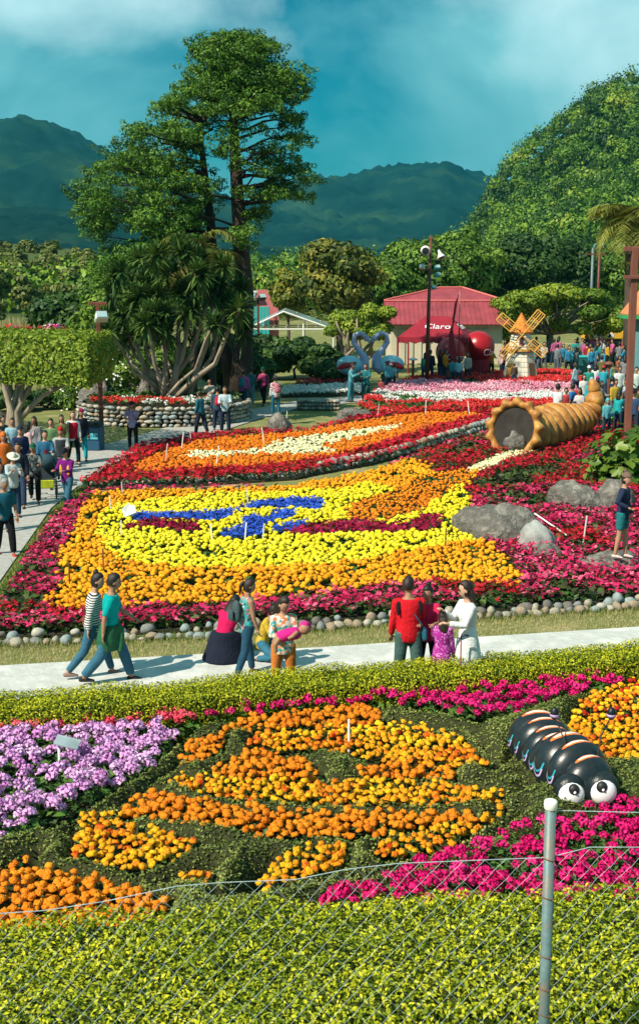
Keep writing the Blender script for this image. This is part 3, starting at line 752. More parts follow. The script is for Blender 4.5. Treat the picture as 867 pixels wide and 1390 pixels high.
def geranium(label, pts, colr, sp, size, z=.36, keep=.8):
    pl = PF(pts); t = thing('geranium_bed', label, 'geraniums')
    bloom_patch(t, pl, sp, 'g', colr, size, z, 'geranium_head', keep=keep, dz=.07)
    foliage_layer(t, pl, .06, .05, .18, .10, m=G_bright if False else G_under)
    foliage_layer(t, pl, .09, .055, .26, .05, m=leafmat('geranium', [(0.03, 0.08, 0.012), (0.06, 0.14, 0.02), (0.10, 0.20, 0.03)]))
geranium('lilac pink geranium heads filling the bed left of the butterfly wing', [(-110, 1150), (-110, 1000), (0, 1000), (60, 992), (150, 988), (228, 985), (236, 1003), (214, 1034), (150, 1070), (100, 1098), (60, 1118), (0, 1138), (-20, 1150)], 'lilac', .150, .078, keep=.60)
geranium('coral red geraniums in a row along the shaded end of the hedge', [(-110, 1000), (-110, 985), (0, 982), (60, 972), (150, 965), (200, 970), (275, 975), (268, 988), (230, 985), (150, 988), (60, 992), (0, 1000)], 'coral', .15, .075, keep=.78)
geranium('hot pink geraniums in the thin strip behind the orange marigolds below the hedge', [(270, 978), (330, 960), (480, 951), (560, 942), (640, 930), (725, 932), (867, 902), (980, 885), (980, 893), (867, 916), (790, 940), (725, 958), (700, 972), (640, 972), (560, 957), (480, 957), (340, 970)], 'hotpink', .14, .068, keep=.72)
geranium('hot pink geraniums spread below the caterpillar behind the steel fence post', [(420, 1225), (530, 1190), (600, 1163), (680, 1130), (760, 1118), (840, 1096), (867, 1098), (980, 1105), (980, 1215), (700, 1225)], 'hotpink', .135, .070, keep=.68)

# ---------------------------------------------------------------- hedges
def hedge(name, label, line, w, z0, z1, n, leaf, m, core, u_bias=1.0, rnd=.12):
    """line: world xy polyline of the middle; leaves over a rounded box section"""
    t = thing(name, label, 'hedge')
    line = [Vector(p).to_2d() for p in line]
    seg = [(b - a).length for a, b in zip(line[:-1], line[1:])]; tot = sum(seg)
    cum = np.concatenate([[0], np.cumsum(seg)])
    lx = np.array([p.x for p in line]); ly = np.array([p.y for p in line])
    def at(u):
        x = np.interp(u, cum, lx); y = np.interp(u, cum, ly); e = .3
        dx = np.interp(u + e, cum, lx) - np.interp(u - e, cum, lx); dy = np.interp(u + e, cum, ly) - np.interp(u - e, cum, ly)
        l = np.hypot(dx, dy) + 1e-9
        return x, y, dy / l, -dx / l              # position and the side normal (towards the viewer)
    prof = [(w, z0), (w, z1 - rnd), (w - rnd * .3, z1 - rnd * .3), (w - rnd, z1), (-(w - rnd), z1), (-(w - rnd * .3), z1 - rnd * .3), (-w, z1 - rnd), (-w, z0)]
    pr = np.array(prof); pl_ = np.concatenate([[0], np.cumsum(np.hypot(*np.diff(pr, axis=0).T))])
    def sect(v):
        s = np.interp(v, pl_, pr[:, 0]); z = np.interp(v, pl_, pr[:, 1]); e = .06
        ds = np.interp(v + e, pl_, pr[:, 0]) - np.interp(v - e, pl_, pr[:, 0]); dz = np.interp(v + e, pl_, pr[:, 1]) - np.interp(v - e, pl_, pr[:, 1])
        l = np.hypot(ds, dz) + 1e-9
        return s, z, dz / l, -ds / l
    def surfp(u, v, inset):
        x, y, sx, sy = at(u); s, z, ns, nz = sect(v)
        b = .10 * (fbm(u * 1.6, v * 1.6 + 9, 3, 3) - .45) + .05 * (vnoise(u * 6, v * 6, 8) - .5) - inset
        N = np.stack([sx * ns, sy * ns, nz], -1)
        return np.stack([x + sx * s, y + sy * s, z], -1) + N * np.asarray(b)[..., None], N
    U, W = np.meshgrid(np.linspace(0, tot, int(tot / .1) + 2), np.linspace(0, pl_[-1], 26))
    P3, _ = surfp(U.ravel(), W.ravel(), .085)
    ny, nx = U.shape; i = np.arange(nx * ny).reshape(ny, nx)
    F = np.stack([i[:-1, :-1], i[:-1, 1:], i[1:, 1:], i[1:, :-1]], -1).reshape(-1, 4)
    link('branchwork', np_mesh('branchwork', P3, F, smooth=True), t, core)
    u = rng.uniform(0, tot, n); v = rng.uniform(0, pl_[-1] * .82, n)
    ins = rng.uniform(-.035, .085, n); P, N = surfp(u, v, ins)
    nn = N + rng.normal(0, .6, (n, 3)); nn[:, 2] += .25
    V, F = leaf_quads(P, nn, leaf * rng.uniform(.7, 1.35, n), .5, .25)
    tt = np.clip(rng.normal(.55, .25, n) - ins * 4.5 + (fbm(u * 2, v * 2, 3, 2) - .38) * .7, 0, 1)  # leaves set deeper get a darker tint, painting shade into the gaps
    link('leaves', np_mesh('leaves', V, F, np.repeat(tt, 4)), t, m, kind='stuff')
    return t
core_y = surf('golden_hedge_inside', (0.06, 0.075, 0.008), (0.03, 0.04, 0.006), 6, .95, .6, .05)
a0, a1 = G(-150, 1249, 1.8), G(1017, 1182, 1.8)
off = Vector((0.0, -0.68, 0))
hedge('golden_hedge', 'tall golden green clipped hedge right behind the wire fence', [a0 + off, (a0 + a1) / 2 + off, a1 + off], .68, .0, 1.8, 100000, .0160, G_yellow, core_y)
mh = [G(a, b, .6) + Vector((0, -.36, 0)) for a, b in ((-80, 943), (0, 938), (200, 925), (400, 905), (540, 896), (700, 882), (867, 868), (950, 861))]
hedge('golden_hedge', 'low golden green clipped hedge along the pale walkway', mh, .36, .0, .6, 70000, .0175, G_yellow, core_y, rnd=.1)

# grass on the strip beside the walkway
GS = poly([(-140, 925), (0, 905), (433, 880), (867, 852), (1050, 840), (1050, 814), (867, 824), (700, 835), (560, 843), (400, 855), (200, 866), (0, 875), (-140, 895)], 0)
x, y = grid_points(GS, .026); n = len(x)
edge = edge_dist(np.array(poly([(a, b) for a, b in ((-140, 896), (0, 876), (200, 868), (400, 857), (560, 845), (700, 836), (867, 825), (1000, 815), (867, 825.1), (0, 876.1))], 0)), x, y)
near = np.exp(-edge / .28)
keepm = rng.uniform(size=n) < (.55 + .45 * near); x, y, near = x[keepm], y[keepm], near[keepm]; n = len(x)
hgt = (.03 + .07 * near) * rng.uniform(.6, 1.5, n); a = rng.uniform(0, 6.28, n); w = .006
lean = rng.normal(0, .45, (n, 2)) * hgt[:, None]
V = np.stack([np.stack([x - w * np.cos(a), y - w * np.sin(a), np.zeros(n)], -1), np.stack([x + w * np.cos(a), y + w * np.sin(a), np.zeros(n)], -1), np.stack([x + lean[:, 0], y + lean[:, 1], hgt], -1)], 1).reshape(-1, 3)
gm = petal('grass_blade', [(0.07, 0.15, 0.015), (0.16, 0.22, 0.035), (0.42, 0.36, 0.17), (0.50, 0.42, 0.22)], .7, .25)
tt = np.clip(rng.normal(.8, .15, n) - .75 * near * rng.uniform(.4, 1.2, n), 0, 1)
o = link('lawn_grass', np_mesh('lawn_grass', V, np.arange(n * 3).reshape(-1, 3), np.repeat(tt, 3)), None, gm, kind='stuff')
tag(o, 'dry mown grass between the walkway and the stone edging', 'grass')
# clipped turf edge along the grey path
TE = [G(a, b).xy for a, b in ((-30, 838), (0, 795), (70, 694), (110, 661))]
te = poly([(-60, 870), (-40, 845), (0, 797), (36, 743), (72, 693), (112, 660), (124, 661), (84, 696), (52, 745), (14, 803), (-20, 850)], 0)
x, y = grid_points(te, .035); n = len(x); hgt = rng.uniform(.04, .12, n); a = rng.uniform(0, 6.28, n); lean = rng.normal(0, .4, (n, 2)) * hgt[:, None]; w = .012
V = np.stack([np.stack([x - w * np.cos(a), y - w * np.sin(a), np.zeros(n)], -1), np.stack([x + w * np.cos(a), y + w * np.sin(a), np.zeros(n)], -1), np.stack([x + lean[:, 0], y + lean[:, 1], hgt], -1)], 1).reshape(-1, 3)
o = link('turf_edge', np_mesh('turf_edge', V, np.arange(n * 3).reshape(-1, 3), np.repeat(rng.uniform(0, .5, n), 3)), None, gm, kind='stuff')
tag(o, 'narrow green turf edge between the grey path and the magenta flowers', 'grass')
# ================================================================== trees and plants
def blob_points(c, r, n, shell=.55):
    d = rng.normal(size=(n, 3)); d /= np.linalg.norm(d, axis=1, keepdims=True)
    q = rng.uniform(shell, 1.0, n) ** .7
    return np.asarray(c) + d * np.asarray(r) * q[:, None], d
def crown(parent, blobs, n, leaf, m, aspect=.55, name='crown', bias=0.0, up=.3, rnd=.36, fold=.2):
    """blobs: (centre, radii, weight); leaf faces through each clump"""
    w = np.array([b[1][0] * b[1][1] + b[1][0] * b[1][2] for b in blobs]); w = w / w.sum()
    P, N, T = [], [], []
    for (c, r), k in zip(blobs, (w * n).astype(int) + 4):
        p, d = blob_points(c, r, k); P.append(p); nn = d + rng.normal(0, rnd, (k, 3)); nn[:, 2] += up; N.append(nn)
        T.append(np.clip(rng.normal(.5, .2, k) + rng.normal(0, .17) + bias, 0, 1))
    P = np.concatenate(P); N = np.concatenate(N); T = np.concatenate(T)
    V, F = leaf_quads(P, N, leaf * rng.uniform(.65, 1.4, len(P)), aspect, fold)
    return link(name, np_mesh(name, V, F, np.repeat(T, 4)), parent, m, kind='stuff')
def wob_line(a, b, n, amp):
    a, b = Vector(a), Vector(b); o = []
    for i in range(n + 1):
        t = i / n; e = math.sin(math.pi * t) * amp
        o.append(a.lerp(b, t) + Vector((random.uniform(-e, e), random.uniform(-e, e), random.uniform(-e, e) * .4)))
    return o
def limbs(mb, trunk, targets, r0, n=6, amp=.25):
    for tg in targets:
        tg = Vector(tg); k = min(range(len(trunk)), key=lambda i: (trunk[i] - tg).length + max(0, trunk[i].z - tg.z + .3) * 1.5)
        l = wob_line(trunk[k], tg, 5, amp); mb.tube(l, [r0 * (1 - .8 * i / 5) for i in range(6)], n)
def broadleaf(label, base, h, rx, ry, n_blob, n_leaf, leaf, m, trunk_h=.35, trunk_r=.18, bark=None, name='broadleaf_tree', squash=.75, zlow=None, group=None, bias=0.0):
    base = Vector(base); t = thing(name, label, 'tree', base, 0, group)
    mb = MB(); tr = wob_line((0, 0, -.1), (random.uniform(-.3, .3), random.uniform(-.3, .3), h * .72), 7, .18)
    mb.tube(tr, [trunk_r * (1 - .75 * i / 7) for i in range(8)], 8)
    blobs = []; zl = h * trunk_h if zlow is None else zlow; cz = (zl + h) / 2; hz = (h - zl) / 2
    for i in range(n_blob):
        d = Vector((random.gauss(0, 1), random.gauss(0, 1), random.gauss(0, 1))).normalized() * random.uniform(.45, .86)
        r = random.uniform(.26, .42) * min(rx, hz * 1.4)
        blobs.append(((d.x * (rx - r * .6), d.y * (ry - r * .6), cz + d.z * (hz - r * .5)), (r * 1.15, r * 1.15, r * squash)))
    limbs(mb, tr, [b[0] for b in blobs[::2]], trunk_r * .4)
    mb.build('trunk', bark or MAT_bark, t, True)
    crown(t, blobs, int(n_leaf * .82), leaf * 1.1, m, bias=bias)
    return t

# --- tall cypress
pine = thing('cypress_tree', 'tall spreading cypress with layered dark green foliage and bare limbs', 'tree', (0, 0, 0))
Yp = 56.0
b0 = D(326, 545, Yp); b0.z = 0
tr = [b0, D(330, 480, Yp), D(333, 400, Yp), D(327, 330, Yp), D(322, 260, Yp), D(318, 190, Yp), D(316, 130, Yp), D(315, 80, Yp)]
mb = MB(); mb.tube(tr, [.62, .44, .38, .34, .28, .22, .15, .06], 10)
tr2 = [D(318, 545, Yp + .6), D(306, 470, Yp + .8), D(290, 380, Yp + 1), D(286, 300, Yp + 1), D(276, 220, Yp + .8), D(268, 150, Yp + .5)]
tr2[0].z = 0; mb.tube(tr2, [.40, .30, .25, .2, .14, .05], 8)
prof_l = np.array([(48, 270), (60, 258), (90, 252), (120, 240), (150, 205), (180, 165), (205, 140), (225, 128), (245, 105), (270, 98), (300, 112), (330, 130), (360, 120), (400, 140)])
prof_r = np.array([(48, 345), (60, 385), (90, 405), (120, 420), (150, 408), (180, 418), (205, 416), (225, 420), (245, 424), (270, 402), (300, 360), (330, 352), (360, 320), (400, 300)])
pads = []
for i in range(620):
    py = random.uniform(50, 395); l = np.interp(py, prof_l[:, 0], prof_l[:, 1]); r = np.interp(py, prof_r[:, 0], prof_r[:, 1])
    e = random.random() ** .8
    px = l + 14 + (r - l - 28) * (e if random.random() < .5 else random.random())
    if 268 < px < 345 and 150 < py < 400 and random.random() < .72: continue
    if px > 335 and 200 < py and random.random() < .4: continue
    if vnoise(np.float64(px / 26), np.float64(py / 20), 3) < (.08 if px < 270 and py > 170 else .24): continue
    w = (r - l) / FOC * Yp / 2; off = (px - (l + r) / 2) / ((r - l) / 2 + 1e-6)
    dy = random.uniform(-1, 1) * math.sqrt(max(.05, 1 - off * off)) * min(3.4, w)
    c = D(px, py, Yp + dy); rr = random.uniform(.34, .66)
    pads.append((tuple(c), (rr, rr, rr * random.uniform(.45, .75))))
for px, py in ((405, 250), (415, 240), (398, 228), (345, 58), (300, 52), (330, 72), (285, 60), (272, 75), (365, 75), (392, 105), (412, 118), (402, 92), (250, 118), (232, 135), (218, 150), (180, 178), (150, 206), (128, 240), (108, 262), (122, 285), (110, 250), (140, 225), (165, 195), (400, 160), (408, 190), (372, 250), (385, 262), (402, 262), (412, 268), (378, 238), (360, 272), (350, 290), (345, 305), (390, 215), (375, 205), (105, 285), (118, 305), (135, 320), (150, 335), (125, 270), (168, 345), (182, 360), (140, 300)):
    c = D(px, py, Yp + random.uniform(-1.2, 1.2)); rr = random.uniform(.35, .6); pads.append((tuple(c), (rr, rr, rr * .6)))
trs = [Vector(p) for p in tr[2:]] + [Vector(p) for p in tr2[2:]]
dense = []
for L_ in (tr[1:], tr2[1:]):
    for a, b in zip(L_[:-1], L_[1:]):
        for k in range(4): dense.append(a.lerp(b, k / 4))
limbs(mb, dense, [p[0] for p in pads[::2]], .075, 5, .45)
mb.build('trunk', surf('dark_bark', (0.06, 0.042, 0.032), (0.025, 0.018, 0.014), 5, 0.95, 0.9, 0.05, stretch=(1, 1, 0.25)), pine, True)
twigs = []
for c, r in pads:
    for k in range(6):
        d = Vector((random.gauss(0, 1), random.gauss(0, 1), random.gauss(-.1, .5))).normalized()
        q = Vector(c) + Vector((d.x * r[0], d.y * r[1], d.z * r[2])) * random.uniform(.8, 1.6); s_ = random.uniform(.12, .26)
        twigs.append((tuple(q), (s_, s_, s_ * .75)))
crown(pine, pads + twigs, 125000, .074, leafmat('cypress', [(0.014, 0.045, 0.008), (0.042, 0.12, 0.012), (0.09, 0.20, 0.018), (0.16, 0.28, 0.03)]), .36, up=.35, rnd=.5)

# --- flat clipped ficus on the left
fic = thing('clipped_ficus', 'flat topped clipped ficus tree with pale twisted trunk above the crowd', 'tree')
c0, c1 = D(-170, 455, 43), D(150, 455, 42.6)
line = [Vector((c0.x, c0.y + 2.0)), Vector((c1.x - .3, c1.y + 2.0))]
mb = MB(); tb = G(22, 612, 0); tb.z = -.1
top = Vector((tb.x, tb.y + .2, 2.4))
for k in range(7):
    a = k * .9; q = Vector((math.cos(a) * .22, math.sin(a) * .22, 0))
    mb.tube([tb + q * 1.2, tb + q + Vector((0, 0, .7)), tb + q * .6 + Vector((0, 0, 1.4)), top + q * 2 + Vector((random.uniform(-.9, .9), random.uniform(-.5, .8), .4))], [.16, .12, .11, .06], 7)
mb.tube([tb + Vector((.1, 0, 1.1)), tb + Vector((.9, .1, 1.9)), tb + Vector((2.1, .3, 2.5))], [.12, .09, .05], 7)
mb.tube([tb + Vector((-.1, 0, 1.0)), tb + Vector((-1.2, .1, 1.9)), tb + Vector((-2.2, .3, 2.6))], [.12, .09, .05], 7)
mb.build('trunk', MAT_bark_pale, fic, True)
n = 27000; xa, xb = c0.x - 1, c1.x; u = rng.uniform(0, 1, n)
face = rng.integers(0, 10, n); X3 = xa + (xb - xa) * u; yc = 43 + (38.5 - 43) * u; hw = 2.1
sx = rng.uniform(-1, 1, n); sz = rng.uniform(0, 1, n); zt = 3.78 + .15 * (fbm(X3 * 1.2, sx * 3, 4, 3) - .4); zb = 2.25 + .25 * (fbm(X3 * .9, sx * 2, 14, 3) - .4)
Pz = np.zeros((n, 3)); Nn = np.zeros((n, 3))
f = face < 4; Pz[f] = np.stack([X3, yc + 2 + sx * hw, zt - rng.uniform(0, .12, n)], -1)[f]; Nn[f] = (0, 0, 1)
g = (face >= 4) & (face < 8); bul = .25 * np.sin(sz * np.pi) + .25 * (fbm(X3, sz * 3, 3, 3) - .4); Pz[g] = np.stack([X3, yc + 2 - hw - bul + rng.uniform(0, .2, n), zb + (zt - zb) * sz], -1)[g]; Nn[g] = (0, -1, .2)
g = face == 8; Pz[g] = np.stack([xb + .25 * np.sin(sz * np.pi) - rng.uniform(0, .25, n) + 0 * X3, 38.5 + 2 + sx * hw, zb + (zt - zb) * sz], -1)[g]; Nn[g] = (1, 0, .2)
g = face == 9; Pz[g] = np.stack([X3, yc + 2 + sx * hw, zb + rng.uniform(0, .3, n)], -1)[g]; Nn[g] = (0, 0, -1)
V, F = leaf_quads(Pz, Nn + rng.normal(0, .6, (n, 3)), rng.uniform(.05, .10, n), .5, .2)
link('crown', np_mesh('crown', V, F, np.repeat(np.clip(rng.normal(.55, .25, n), 0, 1), 4)), fic, G_bright, kind='stuff')

# --- stone planter with yucca clump
pl_c = Vector((-6.1, 49.2, 0)); pl_r = (3.3, 2.8)
wall = thing('stone_planter', 'round dry stone planter wall filled with red and white flowers', 'planter', pl_c)
mb = MB(); ring = [(pl_r[0] * .93 * math.cos(2 * math.pi * k / 28), pl_r[1] * .93 * math.sin(2 * math.pi * k / 28)) for k in range(28)]
mb.add([(a, b, -.1) for a, b in ring] + [(a, b, .74) for a, b in ring], [(i, (i + 1) % 28, (i + 1) % 28 + 28, i + 28) for i in range(28)] + [tuple(range(28, 56))])
mb.build('soil', MAT_soil, wall)
for row in range(5):
    a = math.pi * .93 + random.uniform(0, .06)
    while a < math.pi * 2.07:
        s_ = random.uniform(.22, .36); da = s_ * .9 / 3.2
        stone_obj(wall, (pl_r[0] * math.cos(a), pl_r[1] * math.sin(a), .07 + row * .155), s_ * .98, flat=.70); a += da
pp_ = np.array([(pl_c.x + pl_r[0] * .93 * math.cos(q), pl_c.y + pl_r[1] * .93 * math.sin(q)) for q in np.linspace(0, 6.28, 30)])
x, y = grid_points(pp_, .17); k = fbm(x * 1.1, y * 1.1, 6, 2); x -= pl_c.x; y -= pl_c.y
fr = y < -.9
m = fr & (k > .38); flower_layer(wall, 'red_flowers', x[m], y[m], UMBELS_LO, 'scarlet', .09, .92, .07)
m = fr & (k < .36); flower_layer(wall, 'white_flowers', x[m], y[m], UMBELS_LO, 'white', .08, .92, .07)
q = foliage_layer(wall, pp_ - np.array([pl_c.x, pl_c.y]), .17, .11, .9, .07)

def blade_head(P, F, T, c, d, n, length, width, droop, tint):
    c = Vector(c); d = Vector(d).normalized()
    for k in range(n):
        v = Vector((random.gauss(0, 1), random.gauss(0, 1), random.gauss(0, 1))).normalized()
        v = (v + d * random.uniform(.1, 1.1)).normalized(); l = length * random.uniform(.75, 1.15)
        s = v.cross(Vector((0, 0, 1)));
        if s.length < 1e-3: s = Vector((1, 0, 0))
        s.normalize(); s *= width
        a = c + v * l * .55 + Vector((0, 0, -droop * l * .12)); b = c + v * l + Vector((0, 0, -droop * l * .5)); i = len(P)
        P += [c - s * .6, c + s * .6, a + s, a - s, b]; F[0].append((i, i + 1, i + 2, i + 3)); F[1].append((i + 3, i + 2, i + 4))
        T += [min(1, max(0, tint + random.gauss(0, .15)))] * 5
yuc = thing('yucca_clump', 'many stemmed yucca with spiky dark green rosettes growing in the stone planter', 'tree', (0, 0, 0))
base = Vector((-5.75, 49.0, .8)); P, Fq, T = [], ([], []), []; mb = MB(); heads = []
targets = [(150, 400), (165, 370), (180, 420), (190, 350), (205, 390), (215, 345), (225, 425), (235, 370), (245, 400), (255, 345), (262, 420), (275, 375), (285, 400), (300, 360), (310, 410), (322, 390), (200, 440), (250, 445), (290, 440), (160, 440), (225, 455), (270, 455), (175, 455), (312, 440), (152, 425), (240, 335), (270, 350), (205, 425), (295, 385), (190, 400), (325, 420), (215, 405), (262, 392), (335, 445), (148, 450)]
for i, (px, py) in enumerate(targets):
    tp = D(px, py, 49 + random.uniform(-1.6, 1.6)); r0 = random.uniform(.05, .10)
    b = base + Vector((random.uniform(-.55, .55) + (px - 235) * .002, random.uniform(-.4, .4), 0))
    mid = b.lerp(tp, .5) + Vector(((tp.x - b.x) * .12, 0, -.25 * abs(tp.x - b.x) * .5))
    if i % 2 == 0: mb.tube([b, b.lerp(mid, .5) + Vector((0, 0, .1)), mid, mid.lerp(tp, .55) + Vector((0, 0, .15)), tp], [r0 * 1.6, r0 * 1.2, r0, r0 * .9, r0 * .8], 7)
    dd = (tp - mid).normalized()
    for h in range(2):
        cc = tp + Vector((random.uniform(-.3, .3), random.uniform(-.4, .4), random.uniform(-.25, .25))) * h
        blade_head(P, Fq, T, cc, dd + Vector((0, 0, .3)), 70, .85, .05, .5, random.uniform(.25, .7))
mb.build('trunk', MAT_bark_pale, yuc, True)
link('crown', np_mesh('crown', np.array([tuple(p) for p in P]), [np.array(Fq[0]), np.array(Fq[1])], T), yuc, leafmat('yucca', [(0.015, 0.045, 0.012), (0.05, 0.11, 0.02), (0.14, 0.21, 0.035)]), kind='stuff')

def palm(label, base, h, n, length, m, droop=1.0, lean=0.0, dead=0, trunk_r=.14, tint=.5, bk=None):
    t = thing('palm_tree', label, 'palm', base); mb = MB(); top = Vector((lean, 0, h))
    mb.tube([(0, 0, -.1), (lean * .3, 0, h * .4), (lean * .8, 0, h * .8), top], [trunk_r * 1.3, trunk_r, trunk_r * .9, trunk_r * .9], 8)
    mb.build('trunk', bk or MAT_bark, t, True)
    for k in range(n):
        P, Fq, T = [], ([], []), []
        a = 6.283 * k / n + random.uniform(-.2, .2); e = random.uniform(-.1, 1.25) if k >= dead else random.uniform(-1.0, -.5)
        dirh = Vector((math.cos(a), math.sin(a), 0)); l = length * random.uniform(.85, 1.1); pts = []
        p = top.copy(); ang = e; st = l / 9
        for q in range(10):
            pts.append(p.copy()); p = p + (dirh * math.cos(ang) + Vector((0, 0, math.sin(ang)))) * st; ang -= droop * .24
        side = Vector((-dirh.y, dirh.x, 0))
        for q in range(1, 10):
            f = math.sin(math.pi * (q / 10) ** .8) * .34 * length + .06
            for sg in (-1, 1):
                for z in range(3):
                    o_ = pts[q].lerp(pts[q - 1], z / 3); tg = (pts[q] - pts[q - 1]).normalized()
                    tip = o_ + side * sg * f * random.uniform(.8, 1.1) + tg * f * .55 + Vector((0, 0, -f * random.uniform(.25, .6)))
                    md = o_.lerp(tip, .5) + Vector((0, 0, f * .1)); w_ = tg * .028 * length / 2 + Vector((0, 0, .012)); i = len(P)
                    P += [o_ - w_, o_ + w_, md + w_, md - w_, tip]; Fq[0].append((i, i + 1, i + 2, i + 3)); Fq[1].append((i + 3, i + 2, i + 4)); T += [min(1, max(0, random.gauss(tint, .18)))] * 5
        link('frond', np_mesh('frond', np.array([tuple(v) for v in P]), [np.array(Fq[0]), np.array(Fq[1])], T), t, m)
    return t
Gpalm = leafmat('palm', [(0.05, 0.07, 0.012), (0.13, 0.15, 0.025), (0.30, 0.24, 0.06)])
b_ = D(262, 545, 53); palm('palm with pale arching fronds rising behind the yucca', (b_.x, b_.y, 0), D(262, 335, 53).z, 17, 2.3, Gpalm, 1.1, .3, 3)
b_ = D(288, 545, 52); palm('shorter palm with drooping fronds beside the cypress trunk', (b_.x, b_.y, 0), D(288, 352, 52).z, 14, 1.7, Gpalm, 1.5, .2, 4)
b_ = D(852, 500, 70); palm('palm with yellowed shaggy fronds behind the wooden lamp frame', (b_.x, b_.y, 0), D(852, 303, 70).z, 44, 2.7, leafmat('palm_dry', [(0.06, 0.10, 0.015), (0.20, 0.22, 0.035), (0.40, 0.36, 0.08)]), .85, -.2, 8, .3)

# --- background trees
b_ = D(462, 490, 84); broadleaf('round tree with golden leaf tips beside the red roofed house', (b_.x, b_.y, 0), D(460, 316, 84).z, 3.3, 3.0, 34, 15000, .16, leafmat('citrus', [(0.02, 0.045, 0.010), (0.06, 0.09, 0.015), (0.13, 0.15, 0.02), (0.30, 0.25, 0.03)]), .28, .25)
b_ = D(392, 490, 90); broadleaf('small yellow green tree behind the greenhouse roof', (b_.x, b_.y, 0), D(392, 352, 90).z, 1.9, 1.8, 16, 5500, .15, leafmat('lime', [(0.06, 0.09, 0.01), (0.16, 0.18, 0.02), (0.34, 0.30, 0.03)]), .3, .15)
for (px, py, Yd, rx, lab, mm, nn) in (
    (560, 312, 100, 4.2, 'tall dense tree behind the red tent', G_mid, 15000), (620, 296, 108, 4.6, 'wide high dense tree behind the ridge of the red roof', G_mid, 17000),
    (690, 308, 112, 4.6, 'dark dense tree behind the windmill', G_dark, 15000), (755, 312, 122, 4.6, 'dark spreading tree below the hillside forest', G_dark, 14000),
    (525, 345, 96, 3.0, 'dense tree between the golden tree and the loudspeaker pole', G_mid, 9000), (820, 330, 128, 4.0, 'greyish green tree below the hill near the yellowed palm', G_mid, 9000)):
    b_ = D(px, 480, Yd); broadleaf(lab, (b_.x, b_.y, 0), D(px, py, Yd).z, rx, rx * .9, 38, nn, .20, mm, .18, .3)
umb = thing('umbrella_tree', 'umbrella shaped tree with spreading bare branches over the crowd', 'tree')
ub_ = D(742, 497, 79); ub_.z = 0; mb = MB(); trk = [ub_, ub_ + Vector((.15, 0, 1.0)), ub_ + Vector((.1, 0, 1.7))]
mb.tube([trk[0] - Vector((0, 0, .1))] + trk[1:], [.32, .24, .22], 9); blobs = []
for k in range(46):
    px = random.uniform(668, 840); e = (px - 755) / 90; py = 388 + 34 * e * e + random.uniform(0, 30)
    c = D(px, py, 79 + random.uniform(-3, 3)); r = random.uniform(.55, .95); blobs.append((tuple(c), (r * 1.2, r * 1.2, r * .6)))
for px, py in ((675, 440), (685, 452), (700, 446), (830, 440), (838, 430), (668, 428), (690, 432), (815, 446), (760, 440), (790, 445)):
    c = D(px, py, 78 + random.uniform(-1, 1)); blobs.append((tuple(c), (.7, .7, .45)))
limbs(mb, trk[1:], [b[0] for b in blobs[::2]], .11, 6, .3); mb.build('trunk', MAT_bark_pale, umb, True)
crown(umb, blobs, 24000, .12, G_bright, .5, bias=-.05)
fa = thing('ficus_arch', 'clipped ficus with tangled pale trunks behind the swan sculptures', 'tree'); mb = MB(); blobs = []
for k in range(9):
    b = D(random.uniform(463, 495), 500, 71); b.z = 0; tp = D(random.uniform(450, 520), random.uniform(430, 455), 71 + random.uniform(-1, 1)); mb.tube(wob_line(b, tp, 5, .35), [.13, .11, .1, .09, .07, .04], 6)
for k in range(22):
    c = D(random.uniform(448, 528), random.uniform(420, 458), 71 + random.uniform(-1.3, 1.3)); r = random.uniform(.4, .65); blobs.append((tuple(c), (r, r, r * .7)))
mb.build('trunk', MAT_bark_pale, fa, True); crown(fa, blobs, 8000, .10, G_bright, bias=-.05)
# dark shrub bank right of the cypress
for i, (px, py, Yd, rx, lab) in enumerate(((360, 452, 66, 1.9, 'dark shrub beside the cypress trunk'), (400, 448, 67, 2.0, 'large dark glossy shrub under the greenhouse roof'), (438, 462, 66, 1.6, 'dark shrub left of the swan sculptures'), (345, 478, 61, 1.3, 'low dark bush at the foot of the cypress'), (452, 482, 64, 1.1, 'low dark bush beside the ficus trunks'))):
    b_ = D(px, 500, Yd); broadleaf(lab, (b_.x, b_.y, 0), D(px, py, Yd).z, rx, rx * .8, 22, 6500, .13, G_dark, .0, .08, name='shrub', zlow=.0)
for i, (px, py, Yd, rx, lab) in enumerate(((20, 528, 52, 1.6, 'dark bush behind the ficus trunk'), (62, 524, 53, 1.7, 'dark bush beside the daisy bush under the ficus'), (-20, 530, 51, 1.6, 'dark bush at the garden edge behind the ficus'), (100, 505, 58, 1.7, 'leafy bush behind the daisy bush'))):
    b_ = D(px, 540, Yd); broadleaf(lab, (b_.x, b_.y, 0), D(px, py, Yd).z, rx, rx * .8, 20, 5000, .11, G_dark if i != 3 else G_mid, .0, .06, name='shrub', zlow=.0)
